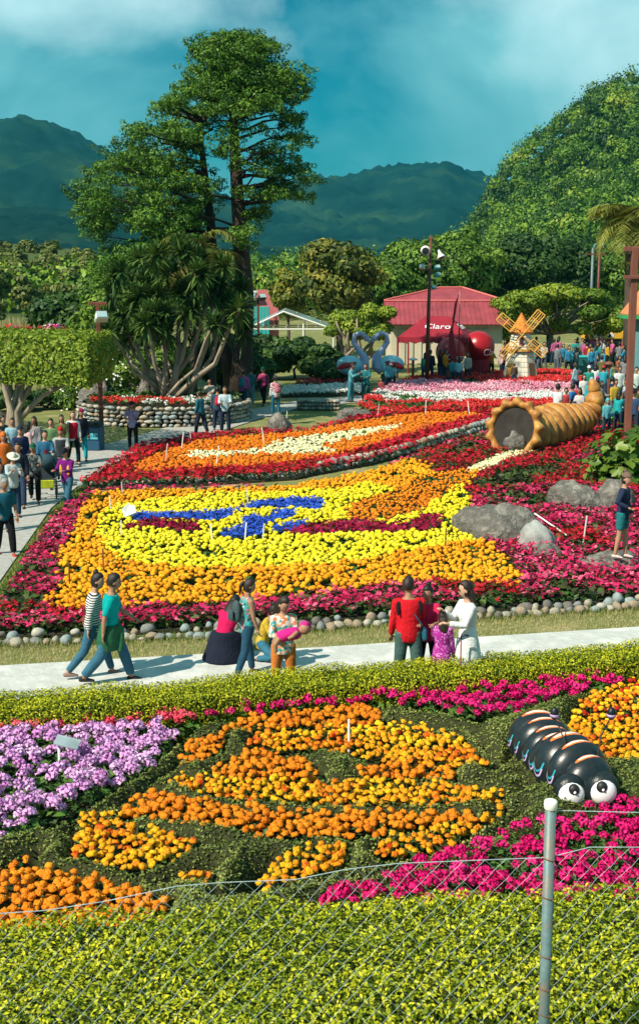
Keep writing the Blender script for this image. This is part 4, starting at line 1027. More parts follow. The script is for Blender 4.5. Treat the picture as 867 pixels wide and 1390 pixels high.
# left: dark trees and plantation
for i, (px, py, Yd, rx, lab) in enumerate(((140, 345, 64, 3.0, 'dense green conifer left of the cypress'), (95, 388, 66, 2.6, 'dark bushy tree at the edge of the field'), (185, 335, 62, 2.4, 'dense green tree under the cypress limbs'), (172, 410, 58, 2.0, 'dark green bush behind the yucca'), (210, 455, 57, 1.9, 'leafy bush hidden behind the yucca stems'), (305, 440, 60, 1.9, 'leafy dark tree behind the twin cypress trunks'))):
    b_ = D(px, 480, Yd); broadleaf(lab, (b_.x, b_.y, 0), D(px, py, Yd).z, rx, rx, 30, 12000, .14, (G_mid, G_dark)[i % 2], .1, .2)
for k in range(34):
    px = random.uniform(-70, 125); py = random.uniform(316, 385); Yd = 95 + (390 - py) * 1.25 + random.uniform(-4, 4)
    zg = max(0, (Yd - 122) * .10); h = max(2.2, D(px, py, Yd).z - zg); b_ = D(px, 400, Yd)
    broadleaf('pale green young tree in the plantation beyond the field', (b_.x, Yd, zg - .2), h, random.uniform(1.6, 2.5), 1.8, 16, 1200, .24, leafmat('plantation', [(0.05, 0.08, 0.015), (0.12, 0.15, 0.03), (0.22, 0.23, 0.05)]), .08, .09, name='plantation_tree', group='plantation trees')
# the wood that closes the valley floor
n_h = 900; px = rng.uniform(-120, 980, n_h); Yd = rng.uniform(135, 235, n_h); hx = (px - CX) / FOC * Yd; cr = rng.uniform(2.0, 3.8, n_h); hz = rng.uniform(1.5, 4.2, n_h) * (1 + (Yd - 135) / 160); K = 84
d3 = rng.normal(size=(n_h, K, 3)); d3 /= np.linalg.norm(d3, axis=2, keepdims=True)
pp = np.stack([hx, Yd, hz], -1)[:, None, :] + d3 * (cr[:, None] * rng.uniform(.6, 1.05, (n_h, K)))[..., None]; pp[..., 2] = np.abs(pp[..., 2])
tt = np.clip(rng.beta(2, 2.6, (n_h, 1)) + rng.normal(0, .12, (n_h, K)), 0, 1)
V, F = leaf_quads(pp.reshape(-1, 3), (d3 + rng.normal(0, .3, d3.shape)).reshape(-1, 3), rng.uniform(.24, .46, n_h * K), .7)
o = link('valley_wood', np_mesh('valley_wood', V, F, np.repeat(tt.ravel(), 4)), None, G_hill, kind='stuff'); tag(o, 'continuous green wood across the valley floor behind the gardens', 'wood')
# tall dry grass and potted colour at the far left
n = 6000; px = rng.uniform(-60, 100, n); Yd = rng.uniform(84, 118, n); gx_ = (px - CX) / FOC * Yd; hh = rng.uniform(.6, 1.5, n); a = rng.uniform(0, 6.28, n)
V = np.stack([np.stack([gx_ - .05 * np.cos(a), Yd - .05 * np.sin(a), 0 * a], -1), np.stack([gx_ + .05 * np.cos(a), Yd + .05 * np.sin(a), 0 * a], -1), np.stack([gx_ + rng.normal(0, .3, n), Yd, hh], -1)], 1).reshape(-1, 3)
o = link('tall_grass', np_mesh('tall_grass', V, np.arange(n * 3).reshape(-1, 3), np.repeat(rng.uniform(.4, 1, n), 3)), None, gm, kind='stuff'); tag(o, 'tall pale dry grass in the field beyond the clipped ficus', 'grass')
pots = [paint('pot_%d' % i, c) for i, c in enumerate([(.6, .6, .62), (.1, .15, .5), (.55, .4, .05), (.45, .3, .5), (.6, .6, .62)])]
for k in range(15):
    px = -5 + k * 6.4 + random.uniform(-2, 2); b_ = D(px, 452 + random.uniform(-3, 2), 60 + random.uniform(-1, 1)); z0 = b_.z
    t = thing('potted_plant', 'small flowering pot plant on the far shelf above the clipped ficus', 'pot plant', (b_.x, b_.y, 0), 0, 'pot plants on the far shelf')
    MB().tube([(0, 0, 0), (0, 0, z0 - .2)], .03, 6).build('stand', MAT_dark_metal, t); MB().lathe([(.10, z0 - .2), (.16, z0 + .05), (.17, z0 + .05)], 10).build('pot', pots[k % 5], t)
    if k % 2 == 0 or k > 10:
        x = rng.normal(0, .16, 26); y = rng.normal(0, .16, 26); flower_layer(t, 'flowers', x, y, ROSES, ['hotpink', 'lilac', 'scarlet', 'pink'][k % 4], .09, z0 + .22, .14)
    x = rng.normal(0, .12, 20); q = np.stack([x, rng.normal(0, .12, 20), z0 + .1 + rng.uniform(0, .15, 20)], -1); V, F = leaf_quads(q, rng.normal(size=(20, 3)), np.full(20, .08)); link('leaves', np_mesh('leaves', V, F, np.repeat(rng.uniform(0, 1, 20), 4)), t, G_mid, kind='stuff')
# white flowered bush mass left of the planter and a boulder in it
wb = thing('daisy_bush', 'loose bush dotted with small white flowers behind the blue bin', 'bush'); blobs = []
for k in range(34):
    px = random.uniform(88, 200); c = D(px, random.uniform(502, 565), 52 + random.uniform(-1.5, 2.5)); c.z = max(.25, c.z); r = random.uniform(.4, .7); blobs.append((tuple(c), (r, r, r * .8)))
crown(wb, blobs, 10000, .075, G_mid, name='foliage', bias=.15)
P = np.concatenate([blob_points(b[0], b[1], 16, .95)[0] for b in blobs]); nr = rng.normal(0, .4, P.shape); nr[:, 1] -= 1; nr[:, 2] += .6
V, F = leaf_quads(P, nr, np.full(len(P), .055), .9); link('flowers', np_mesh('flowers', V, F, np.repeat(rng.uniform(0, 1, len(P)), 4)), wb, pm('white'), kind='stuff')
# broad leaved bush at the right edge
rb = thing('broadleaf_bush', 'bright green bush with large rounded leaves at the foot of the wooden lamp frame', 'bush'); mb = MB()
rb0 = D(856, 655, 33.5); rb0.z = 0; n = 900
d = rng.normal(size=(n, 3)); d /= np.linalg.norm(d, axis=1, keepdims=True); d[:, 2] = np.abs(d[:, 2]); rr = np.array([1.35, 1.0, 1.75]) * (1 + .18 * np.sin(d[:, :1] * 6) * np.cos(d[:, 1:2] * 5 + 1))
P = np.array(rb0) + d * rr * rng.uniform(.55, 1.0, (n, 1)); nr = d + rng.normal(0, .5, (n, 3)); nr[:, 2] += .5
LV = []; LF = []; LT = []
for p, q in zip(P, nr):
    q = Vector(q).normalized(); t_ = q.orthogonal().normalized(); t_.rotate(Matrix.Rotation(random.uniform(0, 6.28), 3, q)); b2 = q.cross(t_); s_ = random.uniform(.10, .19); i = len(LV)
    p = Vector(p)
    LV += [p - t_ * s_, p - t_ * s_ * .4 + b2 * s_ * .62 + q * .02, p + t_ * s_ * .45 + b2 * s_ * .55 + q * .02, p + t_ * s_, p + t_ * s_ * .45 - b2 * s_ * .55 + q * .02, p - t_ * s_ * .4 - b2 * s_ * .62 + q * .02]
    LF += [(i, i + 1, i + 2, i + 3), (i, i + 3, i + 4, i + 5)]; LT += [random.random()] * 6
link('leaves', np_mesh('leaves', np.array([tuple(v) for v in LV]), np.array(LF), LT), rb, leafmat('broad', [(0.04, 0.10, 0.012), (0.10, 0.19, 0.02), (0.19, 0.27, 0.035)], .35, .4), kind='stuff')
for k in range(9):
    e = Vector((random.uniform(-.8, .8), random.uniform(-.6, .6), random.uniform(.6, 1.0))); mb.tube([rb0, rb0 + e * .5 + Vector((0, 0, .1)), rb0 + e], [.03, .022, .012], 5)
mb.build('stems', MAT_bark, rb, True)

# ---------------------------------------------------------------- boulders
def boulder(label, px0, px1, py_top, py_base, depth, seed, m=None, flat=1.0, sink=.15):
    c = G((px0 + px1) / 2, py_base, .1); w = (px1 - px0) / FOC * math.hypot(c.y, CAMZ); h = (py_base - py_top) / FOC * c.y * 1.02
    r_ = np.random.default_rng(seed); ph = r_.uniform(0, 6.28, 9)
    h = max(.25, h - depth * .35 * CAMZ / c.y)
    def fn(d, v):
        k = 1 + .12 * math.sin(2.3 * d.x + ph[0]) * math.sin(2.9 * d.y + ph[1]) + .10 * math.sin(4 * d.z + 2 * d.x + ph[2]) + .06 * math.sin(7 * d.x + 5 * d.y + ph[3]) + .03 * math.sin(13 * d.x + 11 * d.z + ph[4]) + .03 * math.sin(12 * d.y + 9 * d.z + ph[5])
        return v * k
    o = MB().ball((0, 0, 0), (w / 2, depth / 2, h), 36, 22, None, fn).build('boulder', m or MAT_rock, None, True, (c.x, c.y + depth / 2, sink))
    return tag(o, label, 'boulder')
boulder('big grey boulder with rounded back among the magenta flowers', 622, 752, 686, 742, 1.6, 1)
boulder('flat pale bluish rock leaning against the big boulder', 703, 757, 716, 752, .7, 2, surf('pale_rock', (.36, .37, .35), (.20, .21, .21), 3, .9, .6, .03))
boulder('small rounded rock below the pale bluish rock', 722, 764, 745, 762, .5, 3)
boulder('long dark grey boulder half buried in magenta flowers behind the girl', 748, 824, 658, 697, 1.2, 4)
boulder('brown grey boulder butting against the long dark boulder', 806, 872, 660, 698, 1.2, 5)
boulder('low flat rock that the girl in the beanie stands on', 800, 885, 756, 778, 1.1, 6)
boulder('rounded rock on the verge under the woman with the pink backpack', 358, 394, 566, 590, 1.0, 7)
b_ = boulder('grey boulder behind the stone planter next to the daisy bush', 94, 140, 535, 568, 1.6, 8); b_.location.y += 1.5; b_.location.z = .6
boulder('pale boulder in the planter beside the yucca trunks', 183, 212, 528, 560, .9, 9).location.z = .7
boulder('low pale rocks edging the scarlet bed by the path', 453, 500, 556, 570, .6, 10)
bw = thing('stone_bench', 'low rectangular dry stone bench on the lawn beside the path', 'stone bench', G(432, 556)); 
for i in range(12):
    for j in range(3):
        stone_obj(bw, (-.82 + i * .15, -.25, .08 + j * .15), .19, flat=.85)
MB().box((0, .05, .22), (1.8, .5, .46), bev=.05).build('core', MAT_stone, bw)
# ================================================================== built things
M_white = paint('white_paint', (.74, .74, .70), .5)
M_red = paint('red_fabric', (.28, .006, .022), .7, wear=.3)
M_redgloss = paint('red_vinyl', (.34, .004, .010), .3, .5)
M_steel = surf('galvanised_pipe', (.17, .25, .26), (.11, .18, .19), 9, .5, .15, .01, metal=.15, c3=(.20, .17, .14))
M_wire = surf('fence_wire', (.40, .50, .52), (.28, .36, .38), 9, .5, 0)
M_rust = paint('rusty_wire', (.17, .08, .045), .8)
M_roof = surf('red_roof_sheet', (.32, .055, .07), (.20, .035, .045), 1.2, .6, .2, .01, detail=8)
M_wallc = surf('cream_wall', (.56, .50, .38), (.46, .41, .31), 1, .9, .2)
M_teal = paint('teal_panel', (.03, .36, .36), .5)
M_black = paint('black_plastic', (.015, .015, .018), .5)
M_wood = surf('brown_post', (.21, .075, .05), (.14, .05, .035), 5, .7, .3, .01, stretch=(1, 1, .2))

# --- wire fence
fen = thing('chain_link_fence', 'galvanised chain link fence with capped steel post before the hedge', 'fence')
def fpt(px, py, dtop=None): return D(px, py, dtop)
fA = D(-260, 1248, 5.45); fP = D(744, 1165, 6.2); fB = D(1150, 1140, 6.42)
dirF = (Vector((fP.x, fP.y, 0)) - Vector((fA.x, fA.y, 0))); lenF = dirF.length; dirF.normalize()
nrmF = Vector((dirF.y, -dirF.x, 0))
post_top = D(747, 1092, 6.2); pb = Vector((post_top.x, post_top.y, .85))
post = MB().tube([pb, post_top], .030, 14).build('post', M_steel, fen, True)
MB().lathe([(.031, -.025), (.036, -.02), (.036, .012), (.033, .022), (.02, .026)], 14, post_top + Vector((0, 0, 0))).build('post_cap', M_white, post, True)
for z in (-.30, -.52, -.86, -1.05, -1.2):
    MB().tube([post_top + Vector((math.cos(a) * .033, math.sin(a) * .033, z + .004 * math.sin(a * 2))) for a in np.linspace(0, 6.4, 14)], .0035, 5).build('tie_wire', M_rust, post)
tops = [(-260, 1262), (-100, 1250), (0, 1240), (60, 1236), (140, 1224), (240, 1203), (300, 1198), (400, 1194), (470, 1180), (540, 1172), (640, 1168), (744, 1164), (800, 1150), (867, 1150), (960, 1148), (1150, 1140)]
def line_y(px):
    u = (px - CX) / FOC; c, s = math.cos(PITCH), math.sin(PITCH)
    # where the view plane of this column meets the fence plane, to first order
    a, b = (fA, fP) if px < 744 else (fP, fB)
    d = (b - a); k = u / c
    t = (k * a.y - a.x) / (d.x - k * d.y); return (a + d * t).y
tw = [D(px, py, line_y(px)) for px, py in tops]
MB().tube(tw, .0023, 5).build('top_wire', M_wire, fen)
w2 = [fP + Vector((0, 0, .27)), D(867, 1103, line_y(867) + .0), D(1150, 1098, fB.y)]
MB().tube(w2, .0022, 5).build('strand_wire', M_wire, fen)
# woven zigzag wires, each a wire of its own
def top_at(s):
    best = None
    for a, b in zip(tw[:-1], tw[1:]):
        ax, bx = a.x, b.x
        if ax <= s <= bx: return a.lerp(b, (s - ax) / (bx - ax))
    return None
cell = .058; zz_r = .0012
s = -2.6; kz = 0
while s < 2.75:
    tp = top_at(s)
    if tp is not None:
        pts = []; z = tp.z; side = 1; q = 0
        while z > 1.0:
            off = (cell if ((q + kz) % 2 == 0) else 0) * 1.0
            pts.append(Vector((tp.x + dirF.x * off, tp.y + dirF.y * off + .004 * (1 if q % 2 else -1), z))); z -= cell * 1.0; q += 1
        MB().tube(pts, zz_r, 4).build('mesh_wire', M_wire, fen)
    s += cell * dirF.x; kz += 1

# --- caterpillar
cat = thing('caterpillar_sculpture', 'black painted caterpillar sculpture with orange stripes and big cartoon eyes', 'sculpture')
def cat_mat():
    m, nt, b, L = newmat('caterpillar_paint')
    tc = nt.nodes.new('ShaderNodeTexCoord'); sp = nt.nodes.new('ShaderNodeSeparateXYZ'); L(tc.outputs['Object'], sp.inputs[0])
    def mth(op, a, bb=None):
        n = nt.nodes.new('ShaderNodeMath'); n.operation = op
        for i, v in enumerate((a, bb)):
            if v is None: continue
            if isinstance(v, (int, float)): n.inputs[i].default_value = v
            else: L(v, n.inputs[i])
        return n.outputs[0]
    x, y, z = sp.outputs
    def ell(cy, a, bb):
        return mth('ADD', mth('POWER', mth('DIVIDE', x, a), 2.0), mth('POWER', mth('DIVIDE', mth('SUBTRACT', y, cy), bb), 2.0))
    topm = mth('GREATER_THAN', z, 0.15)
    e1 = mth('MULTIPLY', mth('LESS_THAN', ell(0, .56, .17), 1), topm); e2 = mth('MULTIPLY', mth('LESS_THAN', ell(.02, .44, .09), 1), topm)
    ax = mth('ABSOLUTE', x)
    def ring(cz, r0, r1):
        d = mth('SQRT', mth('ADD', mth('POWER', y, 2.0), mth('POWER', mth('SUBTRACT', z, cz), 2.0)))
        return mth('MULTIPLY', mth('MULTIPLY', mth('LESS_THAN', d, r1), mth('GREATER_THAN', d, r0)), mth('MULTIPLY', mth('LESS_THAN', z, cz), mth('GREATER_THAN', ax, .5)))
    t1 = ring(.30, .27, .33); t2 = ring(.12, .24, .30)
    n = noise(nt, 6, 5); r = ramp(nt, [(.006, .009, .012, .3), (.016, .024, .028, .75)]); L(n.outputs['Fac'], r.inputs[0])
    prev = r.outputs[0]
    for fac, c in ((t1, (.02, .30, .38)), (t2, (.50, .38, .66)), (e1, (.85, .17, .03)), (e2, (.86, .74, .62))):
        mx = nt.nodes.new('ShaderNodeMix'); mx.data_type = 'RGBA'; L(fac, mx.inputs[0]); L(prev, mx.inputs[6]); mx.inputs[7].default_value = (*c, 1); prev = mx.outputs[2]
    L(prev, b.inputs['Base Color']); b.inputs['Roughness'].default_value = .32
    n2 = noise(nt, 22, 4); bump(nt, n2.outputs['Fac'], b, .25, .006); return m
CM = cat_mat(); M_catblack = surf('caterpillar_black', (.006, .009, .012), (.016, .024, .028), 6, .32, .25, .02)
seg_mesh = MB().ball((0, 0, 0), 1, 24, 14).mesh('body_segment', True); seg_mesh.materials.append(CM)
hd = D(791, 1072, 12.75); tl = D(729, 1022, 14.05)
spine = [Vector((tl.x, tl.y, .47)), Vector((tl.x + .02, tl.y - .28, .50)), Vector((tl.x + .06, tl.y - .47, .49)), Vector((tl.x + .10, tl.y - .64, .47)), Vector((tl.x + .17, tl.y - .84, .50)), Vector((tl.x + .25, tl.y - 1.04, .50)), Vector((tl.x + .33, tl.y - 1.22, .46))]
rads = [.36, .35, .33, .33, .385, .37, .31]
for i, (p, r) in enumerate(zip(spine, rads)):
    d = spine[min(i + 1, 6)] - spine[max(i - 1, 0)]; a = math.atan2(-d.x, d.y) + math.pi
    o = link('body_segment', seg_mesh, cat); o.location = p; o.rotation_euler = (0, 0, a); o.scale = (r, (.30 if i in (0, 4) else .22), r)
hp = Vector((hd.x, hd.y, .44)); M_eye = paint('eye_white', (.78, .80, .80), .3, .5, .06)
MB().ball(hp, (.27, .20, .19), 20, 12).build('head', M_catblack, cat, True)
for sx, zz in ((-.165, .44), (.175, .47)):
    ec = Vector((hp.x + sx, hp.y - .17, zz)); MB().ball(ec + Vector((0, .06, .015)), (.185, .13, .185), 18, 10).build('eyelid', M_catblack, cat, True)
    look = Vector((-ec.x * .3, -ec.y, CAMZ - ec.z)).normalized()
    e = MB().ball(ec, (.145, .10, .15), 20, 12).build('eyeball', M_eye, cat, True)
    pc = ec + Vector((.012 if sx < 0 else -.03, -.062, .075)); MB().ball(pc, (.062, .05, .066), 14, 8).build('pupil', M_black, e, True)
    MB().ball(pc + Vector((.005, -.045, -.012)), (.017, .017, .017), 8, 6).build('glint', M_eye, e, True)
    an = MB().tube([(hp.x + sx * .8, hp.y + .05, .60), (hp.x + sx * 1.0, hp.y + .2, .95), (hp.x + sx * 1.1, hp.y + .42, 1.28)], .007, 6).build('antenna', M_black, cat, True)
    an_t = D(752 if sx < 0 else 829, 972, hp.y + .42)
    MB().tube([(hp.x + sx * .8, hp.y + .05, .58), Vector((hp.x + sx * .9, hp.y + .2, .9)).lerp(an_t, .3), an_t], .007, 6).mesh('antenna')
    me = MB().tube([(hp.x + sx * .8, hp.y + .05, .56), Vector((hp.x + sx * .85, hp.y + .2, .8)).lerp(an_t, .35), an_t], .008, 6).mesh('antenna', True); me.materials.append(M_black); an.data = me
    tip = MB().ball(an_t + Vector((0, 0, .03)), (.05, .05, .075), 12, 8).build('antenna_tip', M_catblack, an, True)
    MB().lathe([(.046, -.04), (.053, -.02), (.053, -.01), (.046, .0)], 12, an_t + Vector((0, 0, .03))).build('tip_band', paint('lilac_band', (.45, .34, .6)), an, True)
MB().ball((hp.x + .0, hp.y - .05, .64), (.055, .04, .03), 10, 6).build('forehead_spot', paint('orange_spot', (.8, .36, .14)), cat, True)

# --- sign in the lilac bed, stakes
sg = thing('bed_sign', 'small slanted white label plate on a thin stake among the lilac geraniums', 'sign', G(82, 1058, .1))
MB().tube([(0, 0, -.1), (0, 0, .42)], .016, 8).build('stake', M_white, sg, True)
MB().box((.09, .04, .44), (.28, .20, .012), Matrix.Rotation(.25, 3, 'Y') @ Matrix.Rotation(.2, 3, 'X')).build('plate', paint('grey_plate', (.34, .42, .45), wear=.5), sg)
def stake(px, py, h, label, tilt=0.0, col_=None, z=.1):
    b_ = G(px, py, z); o = MB().box((0, 0, h / 2), (.028, .012, h + .1), bev=.002).build('plant_marker', col_ or M_white, None, False, (b_.x, b_.y, b_.z), random.uniform(-.5, .5))
    o.rotation_euler.x = random.uniform(-.06, .06); o.rotation_euler.y = tilt; tag(o, label, 'stake', 'marker stakes in the flower beds'); return o
stake(473, 1018, .34, 'tall white stake in the yellow orange marigolds of the butterfly', z=.2)
for px, py in ((151, 699), (167, 679), (165, 735), (289, 741), (337, 689), (332, 738), (356, 740)):
    stake(px, py, .42, 'thin white marker stake standing in the yellow and amber carpet', random.uniform(-.12, .12))
for px, py in ((95, 804), (141, 782), (604, 753)): stake(px, py, .5, 'thin brown marker stake standing in the amber marigolds', 0, M_wood)
for px, py in ((224, 632), (246, 615), (260, 603), (293, 635), (359, 607), (388, 583), (511, 572), (577, 566), (637, 567)):
    stake(px, py, .62, 'thin white marker stake standing in the orange and red bed', random.uniform(-.15, .15))
stake(790, 742, .62, 'pale stake leaning in the magenta flowers between the boulders and the girl', .12)
o = MB().tube([G(725, 697, .45), G(778, 733, .12)], .018, 6).build('loose_stick', M_white); tag(o, 'fallen white stick lying across the magenta flowers beside the big boulder', 'stick')
pap = thing('bird_cutout', 'small white paper windmill at the tip of the blue flowers', 'ornament', G(176, 705, .2))
for a, yy in ((-.4, 0), (.9, .03)): MB().box((0, yy, .2), (.30, .02, .2), Matrix.Rotation(a, 3, 'Y') @ Matrix.Rotation(-.5, 3, 'X')).build('vane', M_white, pap)
MB().tube([(0, 0.02, -.2), (0, 0.02, .2)], .012, 6).build('stick', M_white, pap)

# --- cornucopia
cor = thing('cornucopia_sculpture', 'ochre ribbed horn of plenty sculpture with scalloped mouth and curled tail', 'sculpture')
M_och = surf('ochre_paint', (.56, .27, .05), (.30, .12, .025), 1.6, .5, .5, .05, c3=(.64, .34, .08), spec=.4, detail=8)
M_cav = surf('mouth_shade', (.02, .016, .014), (.035, .03, .026), 3, .9, .4)
ax_pts = [G(692, 603, .88), D(722, 588, 40.6), D(750, 578, 41.6), D(774, 572, 42.3), D(793, 566, 42.8), D(804, 552, 43.0), D(807, 534, 43.1), D(802, 515, 43.1)]
ax_pts[0] = D(700, 583, 39.7)
ctr = ax_pts; rad_k = [.82, .82, .76, .60, .47, .36, .27, .10]
def spl(P, R_, n):
    o = []; 
    for i in range(len(P) - 1):
        p0, p1, p2, p3 = P[max(i - 1, 0)], P[i], P[i + 1], P[min(i + 2, len(P) - 1)]
        for k in range(n):
            t = k / n; q = .5 * ((2 * p1) + (p2 - p0) * t + (2 * p0 - 5 * p1 + 4 * p2 - p3) * t * t + (3 * p1 - p0 - 3 * p2 + p3) * t ** 3)
            o.append((q, R_[i] + (R_[i + 1] - R_[i]) * t))
    o.append((P[-1], R_[-1])); return o
sp_ = spl(ctr, rad_k, 14); dist = 0; pts = []; rr = []; ribs = []
acc = [0]
for a, b in zip(sp_[:-1], sp_[1:]): acc.append(acc[-1] + (b[0] - a[0]).length)
bounds = [0, .30, .72, 1.12, 1.50, 1.85, 2.15, 2.42, 2.66, 2.88, 3.08, 3.28, 3.6, 4.2]
bounds = [b * acc[-1] / 3.9 for b in bounds]
for q in range(len(bounds) - 1):
    a, b = bounds[q], min(bounds[q + 1], acc[-1])
    if a >= acc[-1] - .02: break
    P_, R_ = [], []
    for k in range(9):
        d = a + (b - a) * k / 8
        j = min(len(acc) - 2, max(0, int(np.searchsorted(acc, d) - 1))); t = (d - acc[j]) / (acc[j + 1] - acc[j])
        P_.append(sp_[j][0].lerp(sp_[j + 1][0], t)); R_.append((sp_[j][1] * (1 - t) + sp_[j + 1][1] * t) * (.78 + .26 * math.sin(math.pi * k / 8) ** .7))
    MB().tube(P_, R_, 26).build('rib', M_och, cor, True)
mdir = (ctr[0] - ctr[1]).normalized(); e1_ = Vector((0, 0, 1)) - mdir * mdir.z; e1_.normalize(); e2_ = mdir.cross(e1_)
mc = ctr[0] + mdir * .12
Vv, Ff = [], []; nU, nW = 112, 10
for i in range(nU):
    a = 2 * math.pi * i / nU; sc = 1 + .05 * math.cos(a * 13); rr0 = .84 * sc
    cen = mc + (e1_ * math.cos(a) + e2_ * math.sin(a)) * rr0
    for k in range(nW):
        w = 2 * math.pi * k / nW; Vv.append(cen + ((e1_ * math.cos(a) + e2_ * math.sin(a)) * math.cos(w) * (.135 + .03 * math.cos(a * 13)) + mdir * math.sin(w) * .17 * (1 + .25 * math.cos(a * 13))))
for i in range(nU):
    for k in range(nW):
        Ff.append((i * nW + k, ((i + 1) % nU) * nW + k, ((i + 1) % nU) * nW + (k + 1) % nW, i * nW + (k + 1) % nW))
MB().add(Vv, Ff).build('rim', M_och, cor, True)
MB().tube([mc + mdir * .02, mc - mdir * .03], [.78, .74], 30).build('mouth_shade_disc', M_cav, cor)  # flat dark disc, its colour painting the shade inside the mouth
MB().ball(mc + mdir * .12 - e1_ * .42 - e2_ * .18, (.36, .3, .34), 12, 8, None, lambda d, v: v * (1 + .2 * math.sin(5 * d.x + 3 * d.z))).build('mouth_rock', MAT_rock, cor, True)

# --- windmill
wm_c = G(705, 519, 0); wm_c.z = .1
wm = thing('garden_windmill', 'small white brick windmill with orange cone roof and lattice sails', 'windmill', wm_c, R(-6)); wm.scale = (.9, .9, .9)
M_mill = surf('mill_white', (.70, .66, .54), (.58, .54, .44), 2, .8, .2); M_mort = paint('mill_joint', (.40, .36, .28), .9)
M_straw = surf('mill_timber', (.55, .30, .08), (.42, .21, .05), 6, .7, .3); M_tile = surf('mill_tiles', (.25, .05, .015), (.62, .19, .025), 9, .7, .6, .04, c3=(.66, .30, .04))
hb, ht, H1, H2 = 1.0, .52, 1.75, 2.75
def oct_r(z): return hb + (ht - hb) * z / H2
def oct_pt(k, z, e=0): a = math.pi / 4 * k + math.pi / 8; r = (oct_r(z) + e) / math.cos(math.pi / 8) ; return Vector((r * math.cos(a), r * math.sin(a), z))
mb = MB(); mb.add([oct_pt(k, 0, -.03) for k in range(8)] + [oct_pt(k, H2, -.03) for k in range(8)], [(k, (k + 1) % 8, (k + 1) % 8 + 8, k + 8) for k in range(8)] + [tuple(range(8, 16))]); mb.build('core', M_mort, wm)
rows = 10
for k in range(8):
    for r_i in range(rows):
        z0, z1 = H2 * r_i / rows + .012, H2 * (r_i + 1) / rows - .012
        cuts = (0, .5, 1) if r_i % 2 == 0 else (0, .26, .74, 1)
        for c0_, c1_ in zip(cuts[:-1], cuts[1:]):
            q = [oct_pt(k, z0).lerp(oct_pt(k + 1, z0), c0_ + .012), oct_pt(k, z0).lerp(oct_pt(k + 1, z0), c1_ - .012), oct_pt(k, z1).lerp(oct_pt(k + 1, z1), c1_ - .012), oct_pt(k, z1).lerp(oct_pt(k + 1, z1), c0_ + .012)]
            n_ = Vector((q[0].x + q[1].x, q[0].y + q[1].y, .3)).normalized() * .05
            inn = [p - n_ for p in q]
            MB().add(q + inn, [(0, 1, 2, 3), (1, 0, 4, 5), (2, 1, 5, 6), (3, 2, 6, 7), (0, 3, 7, 4)]).build('brick', M_mill, wm)
MB().lathe([(oct_r(1.72) + .02, 1.66), (oct_r(1.72) + .2, 1.70), (oct_r(1.72) + .2, 1.80), (oct_r(1.72), 1.84)], 16).build('balcony', M_straw, wm)
rl = MB()
for k in range(16):
    a = 2 * math.pi * k / 16; r = oct_r(1.8) + .17; rl.tube([(r * math.cos(a), r * math.sin(a), 1.78), (r * math.cos(a), r * math.sin(a), 1.98)], .02, 5)
rl.tube([((oct_r(1.8) + .17) * math.cos(a), (oct_r(1.8) + .17) * math.sin(a), 1.98) for a in np.linspace(0, 6.2832, 25)], .022, 5); rl.build('railing', M_straw, wm)
MB().lathe([(.66, 2.70), (.70, 2.78), (.34, 3.3), (.03, 3.85)], 16).build('cone_roof', M_tile, wm)
def face_panel(k, z0, z1, w, m, nm, e=.015):
    a = math.pi / 4 * (k + 1); c = Vector((math.cos(a), math.sin(a), 0)); t = Vector((-c.y, c.x, 0)); q = []
    for z, sgn in ((z0, -1), (z0, 1), (z1, 1), (z1, -1)): q.append(c * (oct_r(z) + e) + t * sgn * w + Vector((0, 0, z)))
    inn = [p - c * .08 for p in q]
    return MB().add(q + inn, [(0, 1, 2, 3), (1, 0, 4, 5), (2, 1, 5, 6), (3, 2, 6, 7), (0, 3, 7, 4)]).build(nm, m, wm)
face_panel(4, .25, 1.05, .24, M_straw, 'door'); face_panel(6, .25, 1.05, .24, paint('dark_timber', (.20, .10, .04)), 'door')
face_panel(5, 2.05, 2.55, .14, paint('red_frame', (.45, .08, .03)), 'window_frame'); face_panel(5, 2.12, 2.48, .09, M_black, 'window_pane', .03)
hub = Vector((0, -oct_r(2.5) - .34, 2.62)); MB().tube([hub + Vector((0, .45, 0)), hub + Vector((0, -.06, 0))], .05, 8).build('axle', M_straw, wm)
for k in range(4):
    a = math.pi / 4 + k * math.pi / 2 + .10; d = Vector((math.cos(a), 0, math.sin(a))); s_ = Vector((-d.z, 0, d.x)); sl = MB()
    sl.tube([hub, hub + d * 1.66], .035, 6)
    for o_ in (-.26, .26): sl.tube([hub + d * .62 + s_ * o_, hub + d * 1.66 + s_ * o_], .036, 6)
    for o_ in (-.13, 0, .13): sl.tube([hub + d * .62 + s_ * o_, hub + d * 1.66 + s_ * o_], .018, 4)
    for t in (.62, 1.14, 1.66): sl.tube([hub + d * t - s_ * .26, hub + d * t + s_ * .26], .036, 6)
    sl.build('sail', paint('sail_gold', (.66, .36, .07)), wm)

# --- lettering helper (converted to mesh)
def text_mesh(txt, size):
    cu = bpy.data.curves.new('lettering', 'FONT'); cu.body = txt; cu.size = size; cu.align_x = 'CENTER'; cu.align_y = 'CENTER'; cu.extrude = .004; cu.resolution_u = 3
    o = bpy.data.objects.new('lettering', cu); col.objects.link(o); dg = bpy.context.evaluated_depsgraph_get()
    me = bpy.data.meshes.new_from_object(o.evaluated_get(dg)); bpy.data.objects.remove(o); return me
M_txt = paint('white_lettering', (.75, .76, .80), .5)

